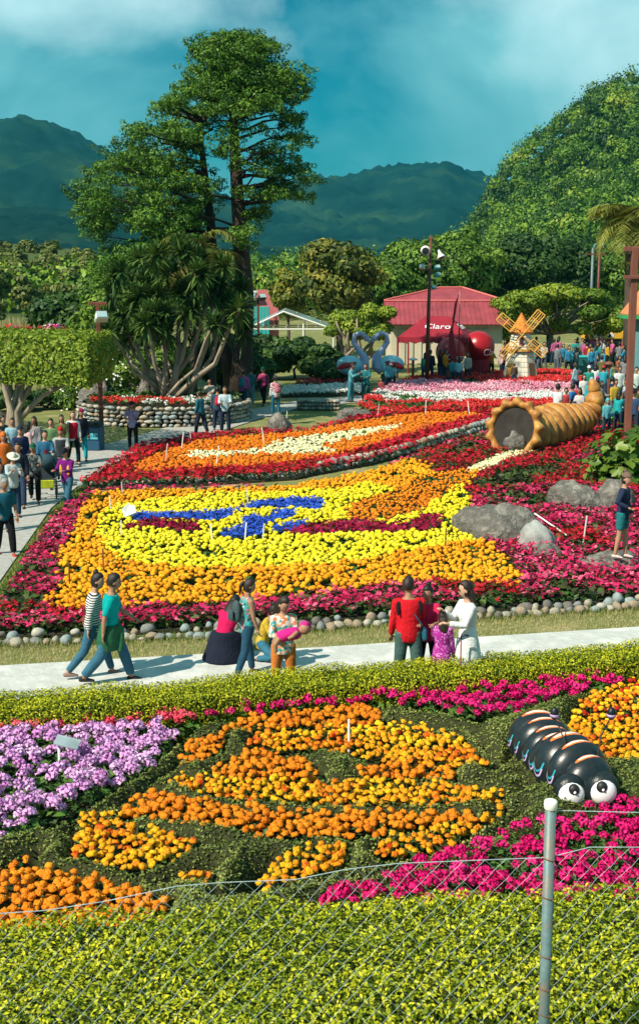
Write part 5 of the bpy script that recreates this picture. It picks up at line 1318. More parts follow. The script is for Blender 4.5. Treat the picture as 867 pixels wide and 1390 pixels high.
# --- red tent, balls, flag
tn_c = G(592, 511, 0)
tent = thing('red_canopy_tent', 'red canopy tent with scalloped valance and white lettering beside the cream house', 'tent', tn_c, R(-14))
tw_, td_ = 1.85, 1.6; eh, rh = 2.2, 3.25
for sx in (-1, 1):
    for sy in (-1, 1): MB().tube([(sx * tw_, sy * td_, 0), (sx * tw_, sy * td_, eh)], .045, 8).build('leg', M_red, tent)
for nm, q in (('roof_panel', [(-tw_, -td_, eh), (tw_, -td_, eh), (tw_ * .35, 0, rh), (-tw_ * .35, 0, rh)]), ('roof_panel', [(tw_, td_, eh), (-tw_, td_, eh), (-tw_ * .35, 0, rh), (tw_ * .35, 0, rh)]), ('roof_panel', [(tw_, -td_, eh), (tw_, td_, eh), (tw_ * .35, 0, rh)]), ('roof_panel', [(-tw_, td_, eh), (-tw_, -td_, eh), (-tw_ * .35, 0, rh)])):
    q = [Vector(v) for v in q]; n_ = (q[1] - q[0]).cross(q[2] - q[0]).normalized() * .02; k = len(q)
    MB().add(q + [v - n_ for v in q], [tuple(range(k)), tuple(range(2 * k - 1, k - 1, -1))] + [(i, i + k, (i + 1) % k + k, (i + 1) % k) for i in range(k)]).build(nm, M_red, tent)
for (a, b) in (((-tw_, -td_), (tw_, -td_)), ((tw_, -td_), (tw_, td_)), ((tw_, td_), (-tw_, td_)), ((-tw_, td_), (-tw_, -td_))):
    a = Vector((*a, eh)); b = Vector((*b, eh)); va, F_ = [], []; n_ = 36
    for i in range(n_ + 1):
        p = a.lerp(b, i / n_); va += [p, p - Vector((0, 0, .24 + .08 * abs(math.sin(math.pi * i / 6))))]
    F_ = [(2 * i, 2 * i + 1, 2 * i + 3, 2 * i + 2) for i in range(n_)]; MB().add(va, F_).build('valance', M_red, tent)
lm = text_mesh('Claro', .62); o = link('lettering', lm, tent, M_txt); sl_ = math.atan2(rh - eh, td_); o.rotation_euler = (sl_, 0, 0); o.location = (0.15, -td_ * .52 - .01, eh + (rh - eh) * .48 + .03)
lm = text_mesh('Claro', .62); o = link('lettering', lm, tent, M_txt); o.rotation_euler = (math.atan2(rh - eh, tw_ * .65), 0, math.pi / 2); o.location = (tw_ * .7 + .012, 0, eh + (rh - eh) * .46 + .035)
def red_ball(px, py, Yd, r, label, txt):
    c = D(px, py, Yd); t = thing('red_balloon', label, 'balloon', (c.x, c.y, 0))
    MB().ball((0, 0, c.z), r, 28, 18).build('sphere', M_redgloss, t, True); MB().lathe([(r * .75, 0), (r * .7, max(.1, c.z - r * .75))], 20).build('base', M_red, t)
    me = text_mesh('Claro', r * .62); n = len(me.vertices); co = np.zeros(n * 3, np.float32); me.vertices.foreach_get('co', co); co = co.reshape(-1, 3); a = co[:, 0] / r + txt; rr_ = r + .012 + co[:, 2] * .5
    b = co[:, 1] / r - .3; me.vertices.foreach_set('co', np.stack([rr_ * np.sin(a) * np.cos(b), -rr_ * np.cos(a) * np.cos(b), c.z + rr_ * np.sin(b)], -1).astype(np.float32).ravel()); me.update(); link('lettering', me, t, M_txt)
red_ball(611, 478, 66, .78, 'glossy red promotional ball lit by the sun in front of the tent', .35)
red_ball(649, 471, 67.5, .86, 'dark red promotional ball standing in the shade beside the house', .9)
ff = D(613, 490, 63.5); fl = thing('feather_flag', 'tall red feather flag on a pole in front of the tent', 'flag', (ff.x, ff.y, 0))
zt = D(618, 400, 63.5).z; MB().tube([(0, 0, 0), (0, 0, zt * .7), (.1, 0, zt * .9), (.28, 0, zt)], .022, 6).build('pole', M_dark if False else M_red, fl)
MB().add([(-.02, -.01, .5), (.30, -.01, .9), (-.20, -.02, zt * .55), (.02, -.01, zt * .7), (.1, -.01, zt * .9), (.28, -.01, zt), (.02, -.02, zt * .62)], [(0, 1, 6, 2), (2, 6, 3), (3, 6, 4), (4, 6, 5)]).build('flag_cloth', M_red, fl)
fp2 = D(622, 490, 64); fl = thing('flag_pole', 'thin red and white pole standing beside the feather flag', 'pole', (fp2.x, fp2.y, 0)); z2 = D(622, 395, 64).z
MB().tube([(0, 0, 0), (0, 0, z2 * .6)], .035, 6).build('lower_pole', M_red, fl); MB().tube([(0, 0, z2 * .6), (0, 0, z2)], .03, 6).build('upper_pole', paint('pinkish', (.6, .25, .25)), fl)

# --- house with red roof
hs0 = D(523, 480, 76); hs1 = D(690, 480, 76); hc = Vector(((hs0.x + hs1.x) / 2, 79.5, 0)); hw_ = (hs1.x - hs0.x) / 2
house = thing('red_roofed_house', 'low cream house with red sheet metal hip roof', 'house', hc)
ze = 2.45; zr = 4.55; hd_ = 3.4
MB().box((0, 0, ze / 2), (hw_ * 2 - .7, hd_ * 2 - .7, ze)).build('wall', M_wallc, house)
def slab(q, nm, m, par, th=.06):
    q = [Vector(v) for v in q]; n_ = (q[1] - q[0]).cross(q[2] - q[0]).normalized() * th; k = len(q)
    return MB().add(q + [v - n_ for v in q], [tuple(range(k)), tuple(range(2 * k - 1, k - 1, -1))] + [(i, i + k, (i + 1) % k + k, (i + 1) % k) for i in range(k)]).build(nm, m, par)
ra, rb_ = -hw_ * .05, hw_ * .35; zm = 3.75; ym = -hd_ * .42
slab([(-hw_, -hd_ - .4, ze), (hw_, -hd_ - .4, ze), (hw_, ym, zm), (-hw_, ym, zm)], 'roof_panel', M_roof, house)
slab([(-hw_, ym + .05, zm + .05), (hw_, ym + .05, zm + .05), (rb_, .4, zr), (ra, .4, zr)], 'roof_panel', M_roof, house)
slab([(hw_, hd_, ze), (-hw_, hd_, ze), (ra, .4, zr), (rb_, .4, zr)], 'roof_panel', M_roof, house)
slab([(-hw_, hd_, ze), (-hw_, ym + .05, zm), (ra, .4, zr)], 'roof_panel', M_roof, house); slab([(hw_, ym + .05, zm), (hw_, hd_, ze), (rb_, .4, zr)], 'roof_panel', M_roof, house)
nr_ = int(hw_ * 2 / .28)
for i in range(nr_ + 1):
    x_ = -hw_ + i * hw_ * 2 / nr_; MB().tube([(x_, -hd_ - .4, ze + .015), (x_, ym, zm + .015)], .028, 5).build('roof_rib', M_roof, house)
MB().tube([(-hw_, ym, zm + .05), (hw_, ym, zm + .05)], .06, 6).build('ridge_cap', paint('ridge_red', (.6, .14, .13)), house)
for a, b in (((-hw_, ym + .05, zm + .08), (ra, .4, zr + .03)), ((hw_, ym + .05, zm + .08), (rb_, .4, zr + .03)), ((ra, .4, zr + .03), (rb_, .4, zr + .03))): MB().tube([a, b], .06, 6).build('ridge_cap', paint('ridge_red', (.6, .14, .13)), house)
for i in range(int((hw_ * 2 - 1) / .5)):
    MB().box((-hw_ + .55 + i * .5, -hd_ + .31, 1.1), (.30, .05, 2.1), bev=.01).build('wall_board', M_wallc, house)

# --- swans
def swan(label, px, Yd, flip):
    c = D(px, 500, Yd); t = thing('swan_sculpture', label, 'sculpture', (c.x, c.y, 0)); s = -1 if flip else 1
    M_sw = surf('swan_blue', (.20, .52, .66), (.45, .66, .74), 1.5, .5, .1); M_neck = surf('swan_lilac', (.42, .36, .56), (.32, .42, .60), 3, .5, .1)
    MB().ball((-.45 * s, 0, 1.0), (.68, .45, .50), 20, 12).build('body', M_sw, t, True)
    MB().tube([(-.05 * s, 0, .75), (.25 * s, 0, .95), (.30 * s, 0, 1.35), (.0, 0, 1.75), (-.28 * s, 0, 2.15), (-.22 * s, 0, 2.52), (.08 * s, 0, 2.6), (.36 * s, 0, 2.38)], [.30, .30, .22, .15, .125, .12, .125, .13], 12).build('neck', M_neck, t, True)
    MB().ball((.38 * s, 0, 2.34), (.17, .13, .14), 12, 8).build('head', M_neck, t, True)
    MB().tube([(.46 * s, 0, 2.26), (.53 * s, 0, 2.08)], [.08, .02], 8).build('beak', paint('swan_beak', (.25, .42, .55)), t, True)
    wg = MB().ball((-.62 * s, -.36, 1.02), (.50, .12, .17), 16, 10, None, lambda d, v: Vector((v.x, v.y, v.z - .25 * d.x * s * -1 * .6 * (abs(d.x) ** 1.0)))).build('wing', paint('swan_wing', (.50, .02, .03)), t, True)
    MB().tube([(-.3 * s, 0, .55), (-.3 * s, 0, 0)], [.34, .40], 14).build('pedestal', M_dark_p, t, True)
    return t
M_dark_p = paint('pedestal_dark', (.05, .10, .06), .8)
swan('lilac necked swan sculpture with a red wing, facing the other swan beside the tent', 487, 63, False)
swan('blue swan sculpture nearer the tent, its bowed neck closing the heart', 518, 63.3, True)

# --- poles and lamps
def flood(par, c, ang, m=M_white, s=1.0):
    c = Vector(c); rot = Matrix.Rotation(ang, 3, 'Z') @ Matrix.Rotation(-.6, 3, 'X')
    b = MB().box(c, (.42 * s, .30 * s, .30 * s), rot, .75, .03).build('floodlight', m, par); MB().box(c + rot @ Vector((0, -.16 * s, 0)), (.34 * s, .02, .22 * s), rot).build('lens', paint('lamp_glass', (.35, .5, .52), .1), b); return b
lp0 = G(139, 606, 0); lp = thing('lamp_post', 'slim brown lamp post with crossbar and floodlight beside the blue bin', 'lamp post', lp0); zt = D(139, 412, lp0.y).z
MB().box((0, 0, zt / 2), (.13, .13, zt), bev=.01).build('post', MAT_dark_metal, lp); MB().box((0, 0, zt), (.60, .1, .1), bev=.01).build('crossbar', MAT_dark_metal, lp); flood(lp, (.12, -.2, zt - .42), .4)
lp0 = D(351, 500, 70); lp = thing('lamp_post', 'brown lamp post with twin white lamps in front of the greenhouse roof', 'lamp post', (lp0.x, lp0.y, 0)); zt = D(351, 404, 70).z
MB().box((0, 0, zt / 2), (.12, .12, zt), bev=.01).build('post', MAT_dark_metal, lp); flood(lp, (-.28, -.1, zt + .05), -.4); flood(lp, (.22, -.1, zt + .02), .5, M_black)
lp0 = D(848, 655, 37.0); lp = thing('lamp_post', 'tall reddish wooden lamp frame with long crossbar behind the broad leaved bush', 'lamp post', (lp0.x, lp0.y, 0)); zt = D(852, 336, 37).z
MB().box((0, 0, zt / 2), (.19, .19, zt), bev=.012).build('post', M_wood, lp); MB().box((.35, 0, zt - .04), (1.35, .14, .15), bev=.012).build('crossbar', M_wood, lp); MB().box((.12, -.12, zt - .85), (.9, .1, .1), bev=.01).build('lower_bar', M_wood, lp); flood(lp, (.42, -.15, zt - .3), -.4, M_black, .8)
up0 = D(579, 500, 62); up = thing('utility_pole', 'dark pole carrying horn loudspeakers and floodlights in front of the tent', 'utility pole', (up0.x, up0.y, 0)); zt = D(579, 320, 62).z
MB().tube([(0, 0, 0), (.04, 0, zt * .5), (.12, 0, zt)], [.11, .09, .05], 10).build('pole', MAT_dark_metal, up, True)
def horn(par, c, d, m):
    c = Vector(c); d = Vector(d).normalized(); h_ = MB().tube([c - d * .22, c - d * .05, c + d * .14, c + d * .20], [.05, .08, .19, .25], 16).build('horn_speaker', m, par, True); MB().tube([c + d * .2, c + d * .205], [.17, .16], 14).build('mouth', M_black, h_); return h_
zS = lambda py: D(579, py, 62).z
horn(up, (-.12, -.12, zS(340)), (-.3, -1, -.1), M_white); horn(up, (.56, -.05, zS(345)), (.35, -.4, -1), M_white)
MB().box((.08, 0, zS(366)), (1.0, .07, .07)).build('crossbar', MAT_dark_metal, up); MB().box((.12, -.02, zS(324)), (.34, .04, .04)).build('top_bracket', MAT_dark_metal, up)
flood(up, (-.30, -.06, zS(362)), -.3, M_white, .7); flood(up, (.42, -.06, zS(363)), .3, M_teal, .7); flood(up, (.45, -.1, zS(373)), .8, M_teal, .7); flood(up, (.26, -.1, zS(390)), .4, M_teal, .6)
up0_ = Vector((up0.x + .1, up0.y, zt - .2)); far_p = D(800, 372, 100)
cb = thing('cable', 'thin sagging cable from the loudspeaker pole over the trees', 'cable'); 
MB().tube([up0_.lerp(far_p, k / 14) - Vector((0, 0, 2.2 * math.sin(math.pi * k / 14))) for k in range(15)], .02, 5).build('wire', M_black, cb)
for px, py, Yd, h_, lab in ((799, 378, 98, 3.6, 'grey utility pole far behind the umbrella tree'), (808, 372, 96, 3.9, 'brown loudspeaker pole far behind the umbrella tree')):
    b_ = D(px, 480, Yd); z_ = D(px, 336, Yd).z; t = thing('utility_pole', lab, 'utility pole', (b_.x, b_.y, 0)); MB().tube([(0, 0, 0), (0, 0, z_)], [.14, .09], 8).build('pole', M_steel if px < 800 else MAT_dark_metal, t, True)
    MB().box((0, 0, z_ - .5), (1.2, .1, .1)).build('crossbar', MAT_dark_metal, t); horn(t, (.1, -.25, z_ + .1), (.5, -1, 0), M_teal)
for px, py, lab in ((528, 523, 'short brown bollard post at the corner of the pink flowers'), (560, 515, 'short brown bollard post in front of the people by the tent'), (824, 540, 'brown post with a small wooden lantern roof in the crowd')):
    b_ = G(px, py); t = thing('bollard_light', lab, 'bollard', b_); h_ = 1.0 if px < 800 else 1.5
    MB().box((0, 0, h_ / 2), (.13, .13, h_), bev=.01).build('post', M_wood, t); MB().lathe([(.06, h_), (.24, h_ + .02), (.20, h_ + .10), (.05, h_ + .16)], 12).build('cap', M_white if px < 800 else M_wood, t, True)

# --- blue bin
bn = thing('waste_bin', 'dark blue square waste bin with a light blue label beside the lamp post', 'waste bin', G(127, 611), R(-8))
M_bin = paint('bin_blue', (.012, .07, .14), .5); MB().box((0, 0, .40), (.62, .5, .80), None, 1.06, .04).build('body', M_bin, bn); MB().box((0, 0, .87), (.68, .56, .14), None, .8, .04).build('lid', M_black, bn)
lbl = MB().box((.04, -.285, .50), (.44, .012, .20)).build('label', paint('bin_label', (.10, .42, .50)), bn)
for k in range(7): MB().box((.04 - .17 + k * .057 + (.02 if k > 3 else 0), -.294, .50 + random.uniform(-.008, .008)), (.03, .008, random.uniform(.05, .085))).build('letter_mark', M_bin, lbl)
b2 = thing('waste_bin', 'teal green waste bin standing among the crowd under the umbrella tree', 'waste bin', G(785, 507), R(10)); MB().box((0, 0, .45), (.8, .6, .9), None, 1.06, .05).build('body', paint('bin_teal', (.02, .13, .14)), b2); MB().box((0, 0, .95), (.88, .68, .12), None, .85, .04).build('lid', M_teal, b2)
# --- green plastic stool
st = thing('plastic_stool', 'bright green plastic chair beside the cornucopia tail', 'stool', G(826, 583), R(-20)); M_lime = paint('lime_plastic', (.10, .52, .04), .35, .5)
MB().box((0, 0, .45), (.42, .42, .05), bev=.015).build('seat', M_lime, st)
for sx in (-1, 1):
    for sy in (-1, 1): MB().tube([(sx * .17, sy * .17, .44), (sx * .21, sy * .21, 0)], [.03, .025], 6).build('leg', M_lime, st)
MB().box((0, .20, .68), (.40, .03, .16), bev=.01).build('backrest', M_lime, st)
for sx in (-1, 1): MB().box((sx * .17, .20, .54), (.05, .03, .22)).build('back_support', M_lime, st)
# --- greenhouse roof, teal shed, ride, hut
gh = thing('greenhouse', 'open greenhouse with white framed glass roof behind the dark shrubs', 'greenhouse', (D(395, 480, 78).x, 78, 0))
zE = D(395, 447, 78).z; zR = D(385, 423, 78).z; xl, xr, xm = (335 - 395) / FOC * 78, (452 - 395) / FOC * 78, (385 - 395) / FOC * 78
M_glass = paint('greenhouse_glass', (.30, .40, .40), .15, .6)
for yy in (0, 2.5, 5):
    MB().tube([(xl, yy, zE), (xm, yy, zR), (xr, yy, zE)], .06, 6).build('rafter', M_white, gh); MB().tube([(xl, yy, zE), (xr, yy, zE)], .05, 6).build('tie_beam', M_white, gh)
    for xx in (xl, xm * .6 + xr * .4, xr): MB().tube([(xx, yy, 0), (xx, yy, zE + (.35 if xl < xx < xr else 0))], .05, 6).build('post', M_white, gh)
    for t_ in (.25, .5, .75): MB().tube([(xl + (xm - xl) * t_, yy, zE), (xl + (xm - xl) * t_, yy, zE + (zR - zE) * t_)], .03, 5).build('web_bar', MAT_dark_metal, gh)
for (a, b) in (((xl, zE), (xm, zR)), ((xm, zR), (xr, zE))):
    for k in range(4):
        p0 = (a[0] + (b[0] - a[0]) * k / 4, a[1] + (b[1] - a[1]) * k / 4 + .07); p1 = (a[0] + (b[0] - a[0]) * (k + .93) / 4, a[1] + (b[1] - a[1]) * (k + .93) / 4 + .07)
        slab([(p0[0], .1, p0[1]), (p1[0], .1, p1[1]), (p1[0], 4.9, p1[1]), (p0[0], 4.9, p0[1])], 'pane', M_glass, gh, .015)
sh = thing('teal_shed', 'small turquoise corrugated shed with a pink wall behind it', 'shed', (D(346, 460, 92).x, 92, 0)); zs = D(346, 405, 92).z
for k in range(8): MB().box((-.95 + k * .27, 0, zs / 2 - .3), (.25, .16, zs - .6), bev=.02).build('panel', M_teal, sh)
MB().box((.9, 1.2, zs / 2 + .3), (1.6, 1, zs + .6)).build('pink_wall', paint('pink_wall', (.55, .16, .17)), sh); MB().tube([(-.9, .3, zs - .3), (-.6, .3, zs + .35), (.2, .3, zs + .4)], .16, 8).build('duct', M_white, sh, True)
rd = thing('toy_train', 'small yellow and red fairground train carriage behind the crowd', 'fairground ride', D(816, 480, 84) * 1.0, R(6)); rd.location.z = 0
zq = D(816, 457, 84).z
MB().box((0, 0, zq + .12), (2.6, 1.1, .55), bev=.06).build('body', paint('ride_yellow', (.75, .40, .03)), rd); MB().box((0, 0, zq + .78), (2.8, 1.2, .12), bev=.03).build('roof', paint('ride_orange', (.72, .22, .03)), rd)
for k in range(4): MB().box((-1.1 + k * .73, -.5, zq + .52), (.08, .08, .5)).build('pillar', paint('ride_red', (.5, .03, .02)), rd)
for k in range(2): MB().box((-.5 + k * .9, -.56, zq + .12), (.4, .03, .3), bev=.01).build('badge', M_white, rd)
MB().box((0, 0, (zq - .2) / 2), (2.4, .9, zq - .1), bev=.03).build('chassis', M_black, rd)
ht_ = thing('cone_roofed_kiosk', 'kiosk with steep terracotta cone roof behind the wooden lamp frame', 'kiosk', D(868, 480, 60)); ht_.location.z = 0
zc = D(868, 424, 60).z; MB().lathe([(1.05, zc - .1), (1.0, zc), (.06, D(868, 390, 60).z)], 18).build('cone_roof', surf('terracotta', (.50, .19, .08), (.40, .14, .06), 3, .8, .3), ht_, True); MB().lathe([(1.07, zc - .28), (1.09, zc - .1)], 18).build('fascia', paint('kiosk_green', (.04, .3, .1)), ht_)
MB().lathe([(.45, 0), (.45, zc - .2)], 18).build('wall', paint('kiosk_wall', (.10, .22, .24)), ht_)
# ================================================================== people
# every figure: an Empty with a continuous body mesh and clothing, hair and bags as children
ARM = dict(down=(4, 9, 14, 0), back=(-22, 8, 16, 0), fwd=(24, 8, 30, 0), face=(48, 12, 122, .35), hip=(-14, 42, 78, .75), cradle=(22, 10, 82, .75), hold=(28, 8, 72, .3), reach=(70, 10, 20, 0), phone=(30, 10, 100, .4), pocket=(-6, 22, 40, .3))
LEGS = dict(stand=((2, 3, 4), (-3, 4, 4)), walk=((24, 8, 2), (-20, 20, 2)), sit=((86, 88, 8), (84, 86, 8)), step=((14, 6, 3), (-12, 10, 3)), crouch=((105, 135, 10), (60, 140, 8)), cross=((6, 4, 1), (-4, 6, -1)))
def skel(legs='stand', al='down', ar='down', lean=2.0, hy=0.0, hp=0.0, fem_=False):
    s = {}; ln = R(lean); up = Vector((0, math.sin(ln), math.cos(ln))); pel = Vector((0, 0, 0)); s['up'] = up; s['pel'] = pel
    fw = Vector((0, math.cos(ln), -math.sin(ln))); s['fw'] = fw; low = 9
    for sd, (p, k, a) in zip((-1, 1), LEGS[legs] if isinstance(legs, str) else legs):
        hip = Vector((sd * .095, 0, -.03)); pr, kr = R(p), R(p - k); ab = R(a)
        d1 = Vector((sd * math.sin(ab), math.sin(pr) * math.cos(ab), -math.cos(pr) * math.cos(ab))); d2 = Vector((sd * math.sin(ab) * .3, math.sin(kr), -math.cos(kr)))
        kn = hip + d1 * .44; an = kn + d2 * .42; s['leg%d' % sd] = (hip, kn, an, max(-.5, min(.3, kr * .5))); low = min(low, an.z)
    for sd, ap in zip((-1, 1), (al, ar)):
        p, ab, el, inn = ARM[ap] if isinstance(ap, str) else ap
        sh = up * .45 + Vector((sd * (.150 if fem_ else .178), 0, 0)); pr = R(p + lean * .5); er = R(p + el)
        d1 = Vector((sd * math.sin(R(ab)), math.sin(pr) * math.cos(R(ab)), -math.cos(pr) * math.cos(R(ab)))); d2 = Vector((sd * math.sin(R(ab)) * .4 - sd * inn, math.sin(er), -math.cos(er))).normalized()
        eb = sh + d1.normalized() * .29; wr = eb + d2 * .25; s['arm%d' % sd] = (sh, eb, wr, d2)
    s['neck'] = up * .56; s['head'] = up * .69 + fw * (.025 + math.sin(R(hp)) * .05); s['hrot'] = Matrix.Rotation(R(-hy), 3, 'Z') @ Matrix.Rotation(-ln * .5 - R(hp), 3, 'X')
    s['drop'] = -(low - .075); return s
def lofted(mb, rings, n=14):
    V = []; F = []
    for c, ux, uy, rx, ry in rings:
        for k in range(n):
            a = 2 * math.pi * k / n; V.append(c + ux * (math.cos(a) * rx) + uy * (math.sin(a) * ry))
    for i in range(len(rings) - 1):
        for k in range(n): F.append((i * n + k, i * n + (k + 1) % n, (i + 1) * n + (k + 1) % n, (i + 1) * n + k))
    F.append(tuple(range(n - 1, -1, -1))); F.append(tuple((len(rings) - 1) * n + k for k in range(n))); mb.add(V, F)
TORSO_M = [(-.13, .150, .105), (-.04, .165, .118), (.06, .158, .110), (.15, .152, .104), (.28, .168, .114), (.38, .184, .118), (.45, .182, .104), (.485, .150, .092), (.515, .088, .074), (.55, .060, .062)]
TORSO_F = [(-.13, .152, .112), (-.04, .172, .125), (.06, .150, .108), (.15, .128, .094), (.28, .150, .118), (.36, .160, .116), (.44, .158, .094), (.478, .126, .082), (.51, .072, .064), (.55, .052, .054)]
def torso(mb, s, fem, t0, t1, e, flare=0.0):
    X_ = Vector((1, 0, 0)); T = TORSO_F if fem else TORSO_M; ts = [t[0] for t in T]; out = []
    for t in sorted(set([t0, t1] + [q for q in ts if t0 < q < t1])):
        rx = np.interp(t, ts, [q[1] for q in T]); ry = np.interp(t, ts, [q[2] for q in T]); f = flare * max(0, (.1 - t))
        b = s['up'] * t if t > 0 else Vector((0, 0, t)); out.append((b, X_, s['fw'], rx + e + f, ry + e + f))
    lofted(mb, out, 16)
def polycut(pts, rad, frac, e):
    L_ = [(b - a).length for a, b in zip(pts[:-1], pts[1:])]; tot = sum(L_) * frac; P, R_ = [pts[0]], [rad[0] + e]; d = 0
    for i, l in enumerate(L_):
        if d + l >= tot - 1e-6:
            t = (tot - d) / l; P.append(pts[i].lerp(pts[i + 1], t)); R_.append(rad[i] + (rad[i + 1] - rad[i]) * t + e); break
        P.append(pts[i + 1]); R_.append(rad[i + 1] + e); d += l
    return P, R_
def armline(s, sd):
    sh, eb, wr, d2 = s['arm%d' % sd]; a = Vector((sh.x - sd * .05, sh.y, sh.z)); return [a, sh, sh.lerp(eb, .5), eb, eb.lerp(wr, .35), wr], [.060, .060, .047, .040, .039, .027]
def legline(s, sd):
    hip, kn, an, fa = s['leg%d' % sd]; return [hip + Vector((0, 0, .03)), hip.lerp(kn, .35), kn, kn.lerp(an, .3), an], [.088, .080, .056, .056, .038]
def hand(mb, s, sd, fingers):
    sh, eb, wr, d2 = s['arm%d' % sd]; side = Vector((sd, 0, 0)); side = (side - d2 * side.dot(d2)).normalized(); nn = d2.cross(side).normalized()
    mb.tube([wr - d2 * .02, wr + d2 * .03, wr + d2 * .085], [(.022, .026), (.018, .036), (.014, .034)], 8, up=tuple(nn))
    if fingers:
        for k, (o, l) in enumerate(((-.027, .062), (-.009, .072), (.009, .068), (.026, .052))):
            b = wr + d2 * .075 + side * o; curl = nn * (.018 if nn.y > 0 else -.018)
            mb.tube([b, b + d2 * l * .5 + curl * .5, b + d2 * l * .9 + curl * 2], [.009, .0085, .006], 6)
        tb = wr + d2 * .02 - side * .030 * sd * sd; mb.tube([tb, tb - side * .03 + d2 * .025, tb - side * .035 + d2 * .055], [.011, .010, .007], 6)
def head_mesh(mb, s):
    rot = s['hrot']; c = s['head']
    def fn(d, v):
        if d.z < 0: v = Vector((v.x * (1 - .28 * d.z * d.z), v.y * (1 - .10 * d.z * d.z) + .012 * -d.z, v.z))
        if d.y > .3 and -.35 < d.z < .1: v = v * .985
        return v
    mb.ball(c, (.084, .105, .130), 18, 14, rot, fn); mb.ball(c + rot @ Vector((0, .102, -.022)), (.014, .02, .022), 8, 6, rot)
    for sd in (-1, 1): mb.ball(c + rot @ Vector((sd * .083, -.005, -.01)), (.012, .022, .032), 8, 6, rot)
    lofted(mb, [(s['up'] * .47, Vector((1, 0, 0)), s['fw'], .062, .062), (s['up'] * .56, Vector((1, 0, 0)), s['fw'], .052, .055), (c - s['up'] * .07, Vector((1, 0, 0)), s['fw'], .05, .055)], 12)
_geo = {}; _bake = []
def raw(key, fn, vox, smooth=True, extra=None):
    if key in _geo: return _geo[key]
    mb = MB(); fn(mb); rec = {'mesh': mb.mesh(key[0], smooth), 'lod': key[-1] if isinstance(key[-1], int) and len(key) > 5 else 1, 'vox': vox, 'extra': extra, 'use': []}; _geo[key] = rec; _bake.append(rec); return rec
def use(rec, name, par, m):
    o = bpy.data.objects.new(name, rec['mesh']); col.objects.link(o); o.parent = par; rec['use'].append((o, m)); return o
SKIN = [surf('skin_%d' % i, c, tuple(x * .9 for x in c), 8, .6, .05, .01, spec=.35) for i, c in enumerate([(.42, .23, .15), (.33, .17, .10), (.24, .12, .07), (.50, .30, .21)])]
HAIR = [surf('hair_%d' % i, c, tuple(x * .6 for x in c), 30, .5, .3, .02, stretch=(1, 1, .2), spec=.4) for i, c in enumerate([(.010, .007, .006), (.022, .013, .009), (.26, .25, .24), (.12, .065, .03)])]
def cloth(c, key=None):
    k = 'cloth_%02d_%02d_%02d' % tuple(int(x * 99) for x in c); return surf(k, c, tuple(x * .70 for x in c), 4, .88, .6, .03, spec=.12)
def pattern(name, kind, cols, scale=14):
    if name in _M: return _M[name]
    m, nt, b, L = newmat(name); tc = nt.nodes.new('ShaderNodeTexCoord')
    if kind == 'stripe':
        sp = nt.nodes.new('ShaderNodeSeparateXYZ'); L(tc.outputs['Object'], sp.inputs[0]); mm = nt.nodes.new('ShaderNodeMath'); mm.operation = 'MULTIPLY'; mm.inputs[1].default_value = scale; L(sp.outputs[2], mm.inputs[0]); fr = nt.nodes.new('ShaderNodeMath'); fr.operation = 'FRACT'; L(mm.outputs[0], fr.inputs[0]); out = fr.outputs[0]
        r = ramp(nt, [(*cols[0], 0.0), (*cols[1], 0.5)]); r.color_ramp.interpolation = 'CONSTANT'
    else:
        v = nt.nodes.new('ShaderNodeTexVoronoi'); v.inputs['Scale'].default_value = scale; L(tc.outputs['Object'], v.inputs['Vector']); sp = nt.nodes.new('ShaderNodeSeparateColor'); L(v.outputs['Color'], sp.inputs[0]); out = sp.outputs[0]
        r = ramp(nt, [(*c, i / len(cols)) for i, c in enumerate(cols)]); r.color_ramp.interpolation = 'CONSTANT'
    L(out, r.inputs[0]); L(r.outputs[0], b.inputs['Base Color']); b.inputs['Roughness'].default_value = .85; _M[name] = m; return m
def RB(mb, c, size, b=.04): mb.box(c, size, bev=b)

